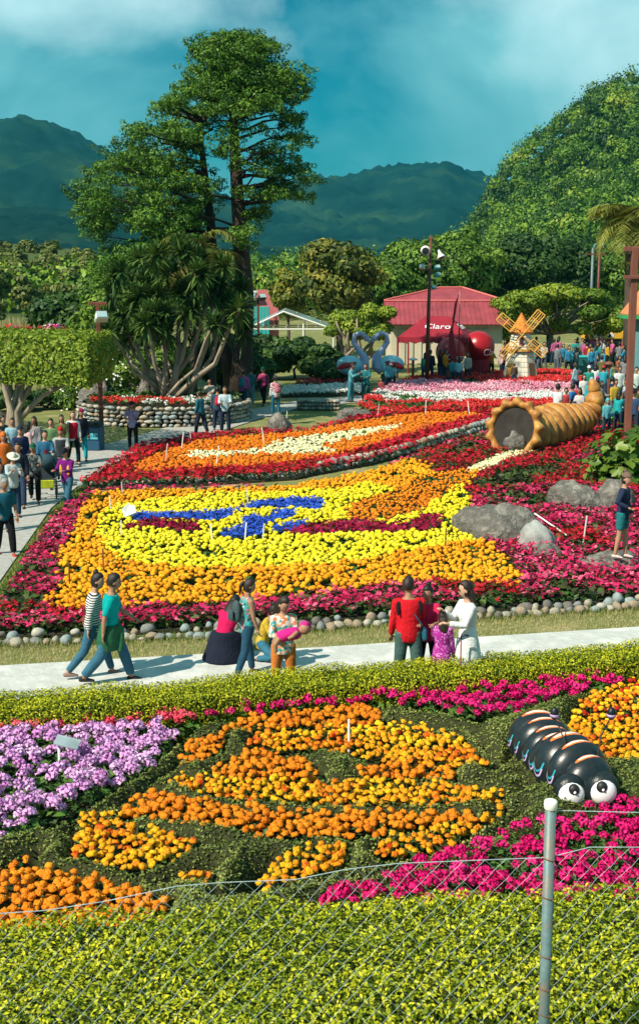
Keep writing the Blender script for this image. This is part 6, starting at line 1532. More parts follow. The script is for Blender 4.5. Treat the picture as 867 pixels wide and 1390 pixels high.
def person(label, loc, face, h=1.66, fem=False, legs='stand', al='down', ar='down', lean=2, hy=0, hp=0, lod=1, skin=0, hair='short', hc=0, top=((.3, .3, .3), 'long'), low=((.03, .05, .10), 'trousers'), shoes=(.03, .03, .03), hat=None, bag=None, extra=None, group=None, sink=0.0, name='person'):
    loc = Vector(loc); sc = h / 1.80
    P = thing(name, label, 'person', (loc.x, loc.y, loc.z - sink), -R(face), group); s = skel(legs, al, ar, lean, hy, hp, fem)
    piv = bpy.data.objects.new('x', None); bpy.data.objects.remove(piv)
    P.scale = (sc, sc, sc); dz = s['drop']; vox = {0: .017, 1: .026, 2: .034}[lod]; pk = (str(legs), str(al), str(ar), lean, hy, hp, fem, lod)
    off = Vector((0, 0, dz)); objs = []
    def fbody(mb):
        torso(mb, s, fem, -.12, .53, -.012)
        for sd in (-1, 1):
            p, r = armline(s, sd); mb.tube(p, r, 10); p, r = legline(s, sd); mb.tube(p, r, 10)
            hip, kn, an, fa = s['leg%d' % sd]; mb.tube([an + Vector((0, -.04, -.045)), an + Vector((0, .03, -.045)), an + Vector((0, .14, -.06))], [.034, .036, .024], 8); hand(mb, s, sd, False)
        head_mesh(mb, s)
    def fing(mb):
        for sd in (-1, 1): hand(mb, s, sd, True)
    objs.append(use(raw(('body',) + pk, fbody, vox, extra=fing if lod < 2 else None), 'body', P, SKIN[skin]))
    tc_, sleeve = top
    if tc_ is not None:
        frac = {'none': 0, 'short': .52, 'long': .97, 'three': .78}[sleeve]; lowt = low[1]
        def ftop(mb):
            torso(mb, s, fem, -.14 if lowt != 'dress' else -.05, .50, .016)
            if frac:
                for sd in (-1, 1):
                    p, r = armline(s, sd); p, r = polycut(p, r, frac, .016); mb.tube(p, r, 10)
        objs.append(use(raw(('shirt', sleeve, lowt == 'dress') + pk, ftop, vox), 'shirt', P, tc_ if not isinstance(tc_, tuple) else cloth(tc_)))
    lc, lt = low; lm_ = lc if not isinstance(lc, tuple) else cloth(lc)
    if lt in ('trousers', 'shorts', 'capri'):
        fr = {'trousers': .97, 'shorts': .40, 'capri': .75}[lt]
        def flow(mb):
            torso(mb, s, fem, -.13, .03, .012)
            for sd in (-1, 1):
                p, r = legline(s, sd); p, r = polycut(p, r, fr, .017); mb.tube(p, [q + (.012 if i > 1 else 0) for i, q in enumerate(r)] if not fem else r, 12)
        objs.append(use(raw(('trousers', lt) + pk, flow, vox), lt if lt != 'capri' else 'trousers', P, lm_))
    elif lt in ('dress', 'skirt', 'coat'):
        ln = {'dress': .50, 'skirt': .62, 'coat': .52}[lt]
        def fsk(mb):
            kn = (s['leg-1'][1] + s['leg1'][1]) * .5; an = (s['leg-1'][2] + s['leg1'][2]) * .5; rr = []
            sp = abs(s['leg-1'][1].y - s['leg1'][1].y) * .5
            rr.append((Vector((0, 0, .06)), Vector((1, 0, 0)), Vector((0, 1, 0)), .155, .118)); rr.append((Vector((0, 0, -.06)), Vector((1, 0, 0)), Vector((0, 1, 0)), .19, .15))
            if ln > .4: rr.append((Vector((0, kn.y * .6, -.28)), Vector((1, 0, 0)), Vector((0, 1, 0)), .21, .17 + sp)); rr.append((Vector((0, kn.y, -ln)), Vector((1, 0, 0)), Vector((0, 1, 0)), .23 if lt != 'coat' else .21, .19 + sp))
            lofted(mb, rr, 18)
        objs.append(use(raw(('skirt', lt) + pk, fsk, vox), 'skirt' if lt != 'coat' else 'coat_skirt', P, lm_))
    for sd in (-1, 1):
        hip, kn, an, fa = s['leg%d' % sd]
        def fsh(mb, an=an): mb.tube([an + Vector((0, -.075, -.045)), an + Vector((0, -.02, -.035)), an + Vector((0, .06, -.045)), an + Vector((0, .155, -.06)), an + Vector((0, .175, -.062))], [(.03, .030), (.044, .042), (.042, .036), (.040, .020), (.02, .012)], 10, up=(1, 0, 0))
        objs.append(use(raw(('shoe', sd) + pk, fsh, 0), 'shoe', P, cloth(shoes)))
    hrot, hc_ = s['hrot'], s['head']
    def cap(k, front, zc, zb=-.75):
        def fn(d, v):
            q = v * k
            if d.y > front and d.z < zc: q = v * .80
            if d.z < zb: q = v * .8
            return q
        return fn
    if hair:
        def fhair(mb):
            mb.ball(hc_ + hrot @ Vector((0, -.004, .006)), (.084, .105, .130), 18, 14, hrot, cap(1.12 if hair != 'short' else 1.11, .34, .44, -.55 if hair == 'short' else -.9))
            H_ = lambda x, y, z: hc_ + hrot @ Vector((x, y, z))
            if hair == 'pony': mb.tube([H_(0, -.09, .06), H_(0, -.145, .05), H_(0, -.155, -.06), H_(0, -.135, -.20)], [.03, .038, .036, .012], 8)
            if hair == 'bun': mb.ball(H_(0, -.06, .135), .048, 10, 8)
            if hair == 'long': mb.tube([H_(0, -.04, .04), H_(0, -.075, -.08), H_(0, -.095, -.22), H_(0, -.09, -.38)], [(.088, .07), (.092, .06), (.098, .045), (.07, .02)], 12, up=(1, 0, 0))
        objs.append(use(raw(('hair', hair) + pk, fhair, 0), 'hair', P, HAIR[hc]))
    if hat:
        hk, hcol = hat
        def fhat(mb):
            if hk in ('beanie', 'pom', 'hood'): mb.ball(hc_ + hrot @ Vector((0, -.005, .012)), (.084, .105, .130), 16, 12, hrot, cap(1.17 if hk != 'hood' else 1.3, .0 if hk == 'hood' else -2, .25 if hk == 'hood' else .15, -.95))
            if hk == 'pom': mb.ball(hc_ + hrot @ Vector((0, -.05, .16)), .045, 8, 6)
            if hk in ('cap', 'brim'):
                mb.ball(hc_ + hrot @ Vector((0, -.003, .012)), (.084, .105, .130), 16, 12, hrot, cap(1.14, -2, .22))
                if hk == 'cap': mb.ball(hc_ + hrot @ Vector((0, .12, .045)), (.07, .075, .012), 12, 6, hrot)
                else: mb.ball(hc_ + hrot @ Vector((0, 0, .045)), (.185, .20, .018), 18, 6, hrot)
        objs.append(use(raw(('hat', hk) + pk, fhat, 0), 'hat', P, cloth(hcol)))
    if lod < 2:
        for sd in (-1, 1):
            def feye(mb, sd=sd): mb.ball(hc_ + hrot @ Vector((sd * .033, .0955, .012)), (.013, .008, .007), 8, 6, hrot)
            objs.append(use(raw(('eye', sd) + pk, feye, 0), 'eye', P, M_black))
        def fm(mb): mb.ball(hc_ + hrot @ Vector((0, .096, -.066)), (.022, .010, .006), 8, 6, hrot)
        objs.append(use(raw(('mouth',) + pk, fm, 0), 'mouth', P, cloth((.30, .07, .06))))
    up = s['up']; fw = s['fw']
    for b in ([bag] if bag and not isinstance(bag, list) else (bag or [])):
        kind, bc = b; bm = cloth(bc); frame = Matrix((Vector((1, 0, 0)), fw, up)).transposed()
        if kind == 'backpack':
            def fb(mb): mb.box(up * .26 - fw * .205, (.29, .17, .40), frame, .85, .06); mb.box(up * .20 - fw * .31, (.22, .06, .20), frame, .9, .025)
            objs.append(use(raw(('backpack',) + pk, fb, 0), 'backpack', P, bm))
            for sd in (-1, 1):
                def fs(mb, sd=sd): mb.tube([up * .38 - fw * .13 + Vector((sd * .1, 0, 0)), up * .49 + Vector((sd * .11, 0, 0)), up * .40 + fw * .13 + Vector((sd * .11, 0, 0)), up * .2 + fw * .12 + Vector((sd * .13, 0, 0)), up * .12 - fw * .10 + Vector((sd * .15, 0, 0))], [(.022, .008)] * 5, 6)
                objs.append(use(raw(('strap', sd) + pk, fs, 0), 'strap', P, bm))
        if kind in ('shoulder_l', 'shoulder_r', 'cross'):
            sd = -1 if kind == 'shoulder_l' else 1
            def fb(mb, sd=sd): mb.box(Vector((sd * .23, -.03, -.02)), (.10, .27, .20), None, .85, .03)
            objs.append(use(raw(('handbag', kind) + pk, fb, 0), 'handbag', P, bm))
            def fs(mb, sd=sd):
                x0_ = -sd * .11 if kind == 'cross' else sd * .15
                mb.tube([Vector((sd * .22, -.12, .06)), up * .30 + Vector((sd * .08, 0, 0)) - fw * .145, up * .50 + Vector((x0_, 0, 0)), up * .30 + Vector((sd * .08, 0, 0)) + fw * .145, Vector((sd * .22, .08, .06))], .011, 6)
            objs.append(use(raw(('strap', kind) + pk, fs, 0), 'strap', P, bm))
    if extra: extra(P, s, objs)
    for o in objs: o.location = off
    P['_s'] = 0; del P['_s']
    return P, s, off
DEN = (.04, .13, .20); BLK = (.012, .012, .015); NAVY = (.02, .03, .07)

# --- on the pale walkway
def tied_jacket(P, s, objs):
    def fj(mb):
        lofted(mb, [(Vector((0, 0, .05)), Vector((1, 0, 0)), Vector((0, 1, 0)), .19, .145), (Vector((0, -.01, -.05)), Vector((1, 0, 0)), Vector((0, 1, 0)), .215, .165), (Vector((0, -.03, -.20)), Vector((1, 0, 0)), Vector((0, 1, 0)), .225, .185), (Vector((0, -.04, -.36)), Vector((1, 0, 0)), Vector((0, 1, 0)), .20, .175)], 16)
        mb.tube([(.12, .10, .03), (.06, .17, -.05), (.10, .17, -.25), (.14, .15, -.38)], [.04, .045, .05, .03], 8); mb.tube([(-.12, .10, .03), (-.03, .17, -.05), (-.02, .18, -.28)], [.04, .045, .04], 8)
    objs.append(use(raw(('tied_jacket',), fj, .02), 'tied_jacket', P, surf('jacket_green', (.015, .11, .045), (.008, .07, .03), 7, .8, .4, .03)))
person('man in teal polo with green jacket tied round his waist, walking on the pale path', G(152, 927), 84, 1.70, legs='walk', al='fwd', ar='back', lean=4, hp=8, lod=0, skin=1, top=((.0, .34, .33), 'short'), low=(DEN, 'trousers'), extra=tied_jacket)
person('woman in black and white striped top with brown shoulder bag, beside the teal polo man', G(128, 919), 78, 1.64, True, 'walk', 'fwd', 'back', 6, 20, 10, 0, 0, 'bun', 0, (pattern('stripe_top', 'stripe', [(.65, .65, .63), (.02, .02, .025)], 26), 'long'), (DEN, 'trousers'), (.3, .2, .17), bag=('shoulder_l', (.20, .07, .035)))
person('woman with ponytail, floral vest top and grey backpack standing on the pale path', G(335, 918), 62, 1.50, True, 'step', 'down', 'down', 3, 20, 12, 0, 1, 'pony', 1, (pattern('floral_teal', 'dots', [(.02, .25, .26), (.55, .55, .5), (.03, .20, .16), (.45, .10, .12), (.05, .32, .33)], 26), 'none'), ((.02, .07, .12), 'trousers'), bag=('backpack', (.055, .085, .095)))
person('woman in magenta top and long dark skirt crouching on the path edge', G(302, 897), 25, 1.62, True, 'crouch', 'hold', 'hold', 38, 0, 25, 0, 0, 'long', 0, ((.55, .01, .09), 'long'), ((.012, .016, .03), 'trousers'), (.02, .02, .03), hat=None, extra=lambda P, s, objs: objs.append(use(raw(('long_skirt',), lambda mb: lofted(mb, [(Vector((0, .0, .12)), Vector((1, 0, 0)), Vector((0, 1, 0)), .19, .17), (Vector((0, .12, .0)), Vector((1, 0, 0)), Vector((0, 1, 0)), .27, .34), (Vector((0, .14, -.2)), Vector((1, 0, 0)), Vector((0, 1, 0)), .34, .42), (Vector((0, .14, -s['drop'] + .01)), Vector((1, 0, 0)), Vector((0, 1, 0)), .42, .48)], 18), .03), 'long_skirt', P, cloth((.014, .018, .035)))))
person('child with hair bun in yellow top crouching behind the woman with the baby', G(357, 896), 120, 1.40, True, 'crouch', 'hold', 'hold', 20, 0, 10, 0, 1, 'bun', 0, ((.55, .38, .04), 'short'), ((.04, .16, .24), 'trousers'), (.05, .05, .05))
def baby(P, s, objs):
    pass
pw, sw, ow = person('woman in floral blouse and orange trousers cradling a baby', G(385, 953), 172, 1.56, True, 'stand', 'cradle', 'cradle', 4, -25, 28, 0, 0, 'long', 1, (pattern('floral_orange', 'dots', [(.62, .55, .48), (.60, .17, .06), (.05, .30, .30), (.66, .58, .5), (.62, .25, .12)], 22), 'three'), ((.62, .20, .04), 'trousers'), (.3, .15, .1))
bb = thing('person', 'baby in bright pink held in the arms of the woman with orange trousers', 'person', pw.location + Vector((.10, -.33, 1.02)), R(8)); mb = MB()
mb.tube([(-.16, 0, .02), (-.05, 0, .05), (.08, 0, .07), (.14, 0, .10)], [.06, .075, .075, .05], 10); mb.ball((.20, 0, .13), (.078, .085, .085), 14, 10)
for sy in (-1, 1): mb.tube([(-.15, sy * .04, .02), (-.21, sy * .06, -.06), (-.20, sy * .06, -.17)], [.045, .038, .026], 8); mb.tube([(.09, sy * .06, .10), (.02, sy * .12, .06), (-.04, sy * .11, .03)], [.034, .03, .024], 8)
rec = {'mesh': mb.mesh('body', True), 'vox': .012, 'extra': None, 'use': []}; _bake.append(rec); use(rec, 'body', bb, SKIN[1])
MB().tube([(-.17, 0, .02), (-.05, 0, .05), (.08, 0, .07), (.13, 0, .09)], [.07, .088, .088, .065], 12).build('romper', cloth((.60, .02, .22)), bb, True)
MB().ball((.205, 0, .14), (.088, .094, .095), 14, 10, None, lambda d, v: v * (.8 if (d.y < -.1 and d.z < .6) else 1.0)).build('bonnet', cloth((.60, .03, .24)), bb, True)
def sling(P, s, objs):
    pass
person('man in red sweater with black shoulder panels and a crossbody strap, back turned', G(553, 943), -4, 1.72, False, 'stand', 'down', 'hold', 2, 22, 6, 0, 1, 'short', 1, ((.62, .012, .022), 'long'), ((.06, .12, .11), 'trousers'), bag=('cross', (.02, .10, .16)), extra=lambda P, s, objs: [objs.append(use(raw(('shoulder_panel', sd), (lambda mb, sd=sd: mb.tube([s['up'] * .505 + Vector((sd * .105, -.02, 0)), s['up'] * .465 + Vector((sd * .165, -.075, 0)), s['up'] * .36 + Vector((sd * .17, -.115, 0)), s['up'] * .27 + Vector((sd * .165, -.118, 0))], [(.03, .012), (.04, .014), (.032, .014), (.012, .01)], 8)), 0), 'shoulder_panel', P, cloth(BLK))) for sd in (-1, 1)])
person('woman in pink top facing the man in the red sweater', G(579, 932), 190, 1.54, True, 'stand', 'hold', 'hold', 4, 20, 14, 0, 1, 'bun', 0, ((.58, .02, .09), 'short'), (BLK, 'trousers'))
person('girl in purple dotted dress with long dark hair, back turned', G(598, 947), 15, 1.27, True, 'stand', 'hold', 'down', 3, -15, 8, 0, 1, 'long', 1, (pattern('purple_dots', 'dots', [(.30, .005, .22), (.34, .01, .26), (.28, .005, .20), (.32, .01, .24), (.50, .2, .45)], 40), 'long'), (pattern('purple_dots', 'dots', [], 0), 'dress'), (.3, .02, .2))
def shades(P, s, objs):
    def f(mb):
        for sd in (-1, 1): mb.ball(s['head'] + s['hrot'] @ Vector((sd * .036, .101, .014)), (.030, .012, .022), 10, 6, s['hrot'])
        mb.tube([s['head'] + s['hrot'] @ Vector(v) for v in ((-.08, 0, .02), (-.06, .075, .02), (.06, .075, .02), (.08, 0, .02))], .006, 5)
    objs.append(use(raw(('sunglasses',), f, 0), 'sunglasses', P, M_black))
pk_, sk_, ok_ = person('woman in long white coat and sunglasses with long dark hair', G(633, 946), 250, 1.70, True, 'stand', 'hold', 'phone', 2, 20, 4, 0, 3, 'long', 1, ((.74, .76, .76), 'long'), ((.70, .74, .75), 'coat'), (.03, .03, .03), extra=shades)
um = thing('walking_stick', 'thin brown walking stick held by the woman in the white coat', 'stick', pk_.location + Vector((-.13, -.30, 0)))
MB().tube([(0, 0, 0), (0, 0, .95)], .010, 8).build('shaft', M_wood, um, True); MB().tube([(0, 0, .94), (.0, -.02, .98), (.05, -.02, 1.0), (.10, -.02, .99)], .013, 8).build('handle', M_black, um, True)
person('passer-by in dark clothes just beyond the left end of the walkway', (-6.6, 17.1, 0), 90, 1.75, lod=2, top=((.05, .06, .08), 'long'))

# --- on the grey path (left)
LP = 1
person('grey haired man in dark teal shirt with a waist bag at the path edge', G(9, 754), 150, 1.68, False, 'step', 'down', 'fwd', 3, -20, 25, LP, 1, 'short', 2, ((.01, .10, .15), 'short'), (BLK, 'trousers'), (.4, .05, .04), bag=('cross', (.05, .07, .06)))
person('person in white wide brimmed hat and pale scarf checking a camera', G(20, 703), 150, 1.62, True, 'stand', 'phone', 'phone', 6, 0, 25, LP, 0, 'long', 1, ((.40, .46, .46), 'long'), ((.02, .05, .09), 'trousers'), hat=('brim', (.62, .60, .52)))
person('person in orange hooded top at the back of the group under the ficus', G(8, 668), 160, 1.62, False, 'stand', lod=LP, skin=1, top=((.5, .12, .02), 'long'), hat=('hood', (.60, .15, .03)))
person('man in black padded jacket behind the white brimmed hat', G(28, 688), 170, 1.70, False, 'walk', lod=LP, skin=1, top=((.015, .02, .03), 'long'))
person('person in green cap and dark patterned shirt walking with the pushchair', G(48, 682), 170, 1.60, False, 'walk', 'hold', 'hold', 4, 0, 10, LP, 1, 'short', 2, (pattern('camo', 'dots', [(.02, .03, .035), (.10, .13, .14), (.03, .05, .06), (.18, .2, .2)], 24), 'short'), (BLK, 'trousers'), hat=('cap', (.015, .11, .055)))
person('woman in pale pink jacket with long black hair under the ficus', G(40, 648), 60, 1.60, True, 'stand', 'face', 'down', lod=LP, skin=0, hair='long', top=((.55, .36, .38), 'long'), low=((.10, .11, .13), 'trousers'))
person('man in open blue denim jacket over a dark red shirt', G(64, 663), 165, 1.66, False, 'walk', 'hold', 'down', lod=LP, skin=0, top=((.03, .13, .24), 'long'), extra=lambda P, s, objs: objs.append(use(raw(('shirt_front',), lambda mb: mb.tube([s['up'] * .46 + Vector((0, .095, 0)), s['up'] * .25 + Vector((0, .112, 0)), Vector((0, .115, 0))], [(.045, .02), (.06, .022), (.05, .02)], 8, up=(1, 0, 0)), 0), 'shirt_front', P, cloth((.20, .02, .03)))))
person('person in red beanie and dark waistcoat over white sleeves', G(85, 656), 170, 1.64, False, 'walk', 'hold', 'down', lod=LP, skin=1, top=((.36, .38, .38), 'long'), low=((.04, .12, .16), 'trousers'), hat=('beanie', (.40, .02, .02)), extra=lambda P, s, objs: objs.append(use(raw(('waistcoat',), lambda mb: torso(mb, s, False, -.10, .46, .028), .03), 'waistcoat', P, cloth((.04, .05, .06)))))
person('person in purple sleeves, yellow vest and jeans striding off the path', G(93, 692), 200, 1.62, False, 'walk', 'hold', 'hold', 4, 0, 16, LP, 0, 'short', 0, ((.16, .01, .16), 'long'), (DEN, 'trousers'), hat=('cap', (.02, .02, .03)), extra=lambda P, s, objs: [objs.append(use(raw(('vest_panel', sd), (lambda mb, sd=sd: mb.tube([s['up'] * .49 + Vector((sd * .09, .05, 0)), s['up'] * .30 + Vector((sd * .12, .115, 0)), s['up'] * .05 + Vector((sd * .12, .12, 0))], [(.04, .02), (.055, .02), (.05, .02)], 8, up=(1, 0, 0))), 0), 'vest_panel', P, cloth((.62, .42, .03)))) for sd in (-1, 1)])
person('long haired woman in red waistcoat and white sleeves beside the blue bin', G(101, 630), 160, 1.70, True, 'walk', 'down', 'down', lod=LP, skin=3, hair='long', hc=3, top=((.62, .64, .65), 'long'), low=(BLK, 'trousers'), extra=lambda P, s, objs: objs.append(use(raw(('waistcoat', 1), lambda mb: torso(mb, s, True, -.08, .46, .03), .03), 'waistcoat', P, cloth((.48, .015, .03)))))
person('person in dark top and turquoise leggings just behind the red waistcoat', G(112, 627), 150, 1.66, True, 'stand', lod=LP, skin=1, hair='long', top=((.02, .02, .03), 'long'), low=((.02, .40, .46), 'trousers'), hat=('beanie', (.25, .01, .06)))
person('person in grey jacket half hidden behind the red beanie', G(72, 642), 175, 1.62, lod=2, top=((.12, .22, .10), 'long'))
person('man in dark clothes deep under the ficus crown', G(5, 640), 120, 1.68, lod=2, top=((.03, .04, .05), 'long'))
for k, (px, py, cn, c_) in enumerate(((2, 655, 'maroon', (.22, .02, .04)), (20, 640, 'pale blue', (.25, .42, .5)), (50, 640, 'grey', (.2, .22, .24)), (30, 660, 'navy', (.02, .03, .08)), (86, 632, 'olive', (.12, .13, .05)), (-6, 690, 'teal', (.02, .2, .22)), (2, 722, 'white', (.55, .57, .57)))):
    person('person in %s top in the group on the grey path under the ficus' % cn, G(px, py), 150 + 20 * (k % 3), 1.58 + .04 * (k % 4), k % 2 == 0, 'step', 'down', 'hold' if k % 2 else 'down', lod=1, skin=k % 3, hair='long' if k % 2 == 0 else 'short', top=(c_, 'long'), hat=('cap', (.02, .03, .05)) if k == 3 else None)
# pushchair
pc_ = thing('pushchair', 'dark pushchair with yellow trim pushed along the grey path', 'pushchair', G(66, 674), R(10))
for sx in (-1, 1):
    MB().tube([(sx * .22, .35, .98), (sx * .22, .05, .55), (sx * .2, -.35, .15)], .016, 6).build('frame', M_black, pc_); MB().tube([(sx * .22, -.25, .6), (sx * .22, .3, .12)], .016, 6).build('frame', M_black, pc_)
    for yy in (-.36, .32):
        w_ = MB(); w_.tube([(sx * .22 + .05 * math.sin(a) * 0, yy + .11 * math.cos(a), .11 + .11 * math.sin(a)) for a in np.linspace(0, 6.2832, 17)], .018, 6); w_.build('wheel', M_black, pc_)
MB().tube([(-.22, .35, .98), (.22, .35, .98)], .018, 6).build('handle', M_black, pc_); MB().box((0, -.02, .45), (.38, .42, .08), Matrix.Rotation(-.2, 3, 'X'), 1, .03).build('seat', cloth((.03, .04, .05)), pc_)
MB().box((0, .2, .68), (.38, .08, .5), Matrix.Rotation(-.35, 3, 'X'), 1, .03).build('backrest', cloth((.03, .04, .05)), pc_); MB().ball((0, .08, .92), (.23, .26, .2), 14, 8).build('canopy', cloth((.03, .07, .09)), pc_, True); MB().box((0, -.30, .38), (.36, .06, .22), None, 1, .02).build('footmuff', cloth((.45, .50, .03)), pc_)

# --- along the curving path
person('woman in black cap and teal sleeved top photographing, back to the flowers', G(181, 611), 185, 1.62, True, 'stand', 'face', 'face', 2, 0, 4, 1, 1, 'long', 0, ((.30, .25, .42), 'long'), (BLK, 'trousers'), hat=('cap', (.012, .015, .03)), bag=('shoulder_l', (.015, .02, .04)))
person('man in blue denim jacket and dark trousers walking past the planter', G(273, 590), 300, 1.60, False, 'step', lod=1, skin=1, top=((.03, .14, .20), 'long'), low=((.02, .03, .05), 'trousers'))
person('man in white shirt and blue sleeves standing on the path with a dark bag', G(306, 588), 175, 1.72, False, 'stand', 'hold', 'hold', lod=1, skin=1, top=((.42, .55, .60), 'long'), low=((.02, .03, .06), 'trousers'), bag=('cross', (.015, .02, .05)))
person('person in dark clothes with red backpack behind the white shirted man', G(296, 585), 350, 1.66, False, 'step', lod=1, skin=1, top=((.03, .08, .12), 'long'), bag=('backpack', (.50, .03, .05)))
person('man in beige shirt sitting on the planter edge', G(286, 570, 0), 200, 1.66, False, 'stand', 'hold', 'hold', lod=2, skin=1, top=((.42, .38, .32), 'short'), low=(NAVY, 'trousers'))
person('person in pink sleeves with teal backpack walking away', G(331, 555), 20, 1.72, False, 'walk', lod=1, skin=1, top=((.48, .10, .32), 'long'), low=((.02, .05, .10), 'trousers'), bag=('backpack', (.02, .26, .28)))
person('person in grey teal trousers walking beside the teal backpack', G(341, 550), 10, 1.66, False, 'step', lod=2, skin=1, top=((.05, .16, .18), 'long'), low=((.10, .22, .26), 'trousers'))
person('man in dark green cap and plum sweater with black trousers', G(358, 550), 200, 1.72, False, 'walk', 'down', 'hold', lod=1, skin=1, top=((.30, .04, .12), 'long'), low=(BLK, 'trousers'), hat=('cap', (.01, .08, .06)))
person('woman in white flowered top with pink backpack standing on the rock', G(374, 566, .30), 330, 1.60, True, 'stand', lod=1, skin=0, hair='pony', top=(pattern('floral_red', 'dots', [(.55, .55, .55), (.05, .15, .3), (.5, .05, .08), (.6, .6, .6)], 20), 'long'), low=((.02, .12, .18), 'trousers'), bag=('backpack', (.50, .16, .20)))
# --- near the tent
person('man in pale blue hoodie and jeans looking at his phone beside the flower strip', G(476, 546), 110, 1.74, False, 'stand', 'phone', 'phone', 3, 0, 15, 1, 1, 'short', 0, ((.10, .34, .40), 'long'), ((.06, .22, .28), 'trousers'), bag=None)
person('man in dark teal shirt and trousers next to the blue hoodie', G(496, 545), 190, 1.70, False, 'stand', 'hold', 'hold', lod=1, skin=1, top=((.02, .16, .19), 'long'), low=((.02, .10, .12), 'trousers'))
TENT = [(517, 538, 200, 1.1, (.25, .05, .06), 'child in dark red seated beside the teal shirted man', 'sit'), (526, 532, 150, 1.5, (.08, .36, .44), 'woman in light blue top behind the bollard', 'stand'), (535, 530, 90, 1.3, (.20, .40, .46), 'child in pale blue behind the pink flowers', 'stand'),
        (576, 522, 10, 1.62, (.03, .16, .34), 'person with blue and green backpack facing the tent', 'stand'), (583, 520, 20, 1.72, (.03, .03, .04), 'person in dark clothes by the blue backpack', 'stand'), (596, 521, 80, 1.76, (.015, .016, .02), 'tall man in black jacket near the tent', 'stand'), (603, 519, 120, 1.70, (.60, .24, .02), 'person in orange jacket near the red ball', 'stand'), (613, 523, 330, 1.4, (.05, .28, .34), 'child in teal jacket before the red ball', 'stand'), (622, 524, 10, 1.46, (.30, .52, .58), 'child in pale blue top before the red ball', 'stand'), (634, 521, 200, 1.62, (.45, .40, .34), 'woman in beige top carrying a white bag near the flag', 'stand'), (608, 527, 0, 1.1, (.10, .06, .04), 'long haired child seated behind the scarlet flowers', 'stand'), (680, 513, 250, 1.55, (.62, .40, .42), 'person in pale pink top and cap left of the windmill', 'stand'), (697, 524, 0, 1.15, (.08, .05, .03), 'dark haired child in front of the windmill', 'stand')]
for px, py, fc, h_, c_, lab, lg in TENT:
    person(lab, G(px, py), fc, h_, (px % 2) == 0, lg, lod=2, skin=px % 3, hair='long' if px % 2 == 0 else 'short', top=(c_, 'long'), low=((.02, .05, .09), 'trousers'), bag=('backpack', (.05, .35, .12)) if px == 576 else None, hat=('cap', (.5, .2, .25)) if px == 680 else None)
# --- right of the cornucopia
RIGHT = [(754, 584, 60, 1.72, (.62, .64, .66), 'short', 'man in white shirt behind the cornucopia', 'short', None), (776, 582, 300, 1.70, (.03, .15, .42), 'short', 'man in bright blue shirt with red bag behind the cornucopia', 'short', None), (785, 584, 220, 1.58, (.50, .46, .46), 'short', 'woman in pale patterned dress beside the bright blue shirt', 'long', None), (766, 580, 180, 1.5, (.40, .05, .05), 'short', 'person in red between the white and blue shirts', 'short', None),
         (797, 548, 185, 1.68, (.02, .26, .20), 'short', 'man in green shirt and white cap', 'short', ('cap', (.6, .65, .68))), (817, 545, 20, 1.60, (.03, .30, .40), 'long', 'person in red cap and turquoise shirt beside the lantern post', 'short', ('cap', (.55, .03, .03))), (838, 552, 170, 1.76, (.58, .62, .62), 'long', 'man in white long sleeved shirt beside the wooden lamp frame', 'short', None), (861, 552, 190, 1.72, (.50, .60, .58), 'short', 'man in white green shirt right of the wooden lamp frame', 'short', None), (858, 592, 200, 1.66, (.04, .08, .16), 'short', 'man in black cap and dark shirt behind the broad leaved bush', 'short', ('cap', BLK)),
         (822, 592, 170, 1.35, (.10, .38, .44), 'long', 'child in hooded turquoise top behind the green chair', 'short', ('hood', (.10, .38, .44))), (837, 590, 40, 1.58, (.02, .34, .36), 'long', 'person in teal top against the wooden lamp frame', 'long', None), (809, 560, 0, 1.5, (.05, .07, .12), 'long', 'person in magenta cap and dark jacket beside the cornucopia tail', 'long', ('cap', (.5, .02, .25))), (805, 588, 10, 1.6, (.03, .04, .06), 'long', 'person in dark clothes bending behind the cornucopia tail', 'short', None), (848, 570, 250, 1.6, (.35, .42, .5), 'short', 'woman in pale denim shirt sitting behind the lamp frame', 'long', None)]
for px, py, fc, h_, c_, sl, lab, hr, ht2 in RIGHT:
    person(lab, G(px, py), fc, h_, hr == 'long', 'stand', 'down', 'hold' if px % 2 else 'down', lod=2, skin=px % 3, hair=hr, top=(c_, sl), low=((.03, .05, .09), 'trousers'), hat=ht2)
random.seed(9)
MORE = ['white', 'turquoise', 'grey', 'navy', 'pale blue', 'olive', 'rust', 'mustard', 'black', 'beige']; MC = [(.6, .62, .62), (.04, .34, .38), (.2, .22, .24), (.02, .03, .08), (.25, .42, .5), (.12, .13, .05), (.3, .10, .04), (.48, .32, .04), (.015, .015, .02), (.42, .36, .28)]
for k, (px, py) in enumerate(((790, 560), (800, 572), (812, 575), (828, 562), (845, 588), (864, 580), (870, 566), (832, 575), (852, 545), (868, 540), (806, 540), (826, 536), (846, 532), (862, 528), (780, 540), (815, 528), (838, 524), (856, 518))):
    fem_ = k % 2 == 0
    person('%s in %s top in the throng right of the cornucopia' % ('woman with long hair' if fem_ else 'man with short hair', MORE[k % 10]), G(px, py), random.uniform(0, 360), random.uniform(1.5, 1.75), fem_, random.choice(['stand', 'step']), random.choice(['down', 'hold']), random.choice(['down', 'hold']), lod=2, skin=k % 3, hair='long' if fem_ else 'short', top=(MC[k % 10], 'long' if k % 3 else 'short'), low=(random.choice([(.02, .05, .1), BLK, (.10, .12, .16)]), 'trousers'), hat=('cap', MC[(k + 3) % 10]) if k % 4 == 1 else None, group='throng by the cornucopia')
random.seed(5)
CR = [((.35, .03, .05), 'dark red'), ((.03, .20, .35), 'blue'), ((.5, .5, .5), 'white'), ((.02, .02, .03), 'black'), ((.5, .3, .03), 'yellow'), ((.45, .10, .25), 'pink'), ((.03, .25, .24), 'teal'), ((.15, .18, .2), 'grey')]
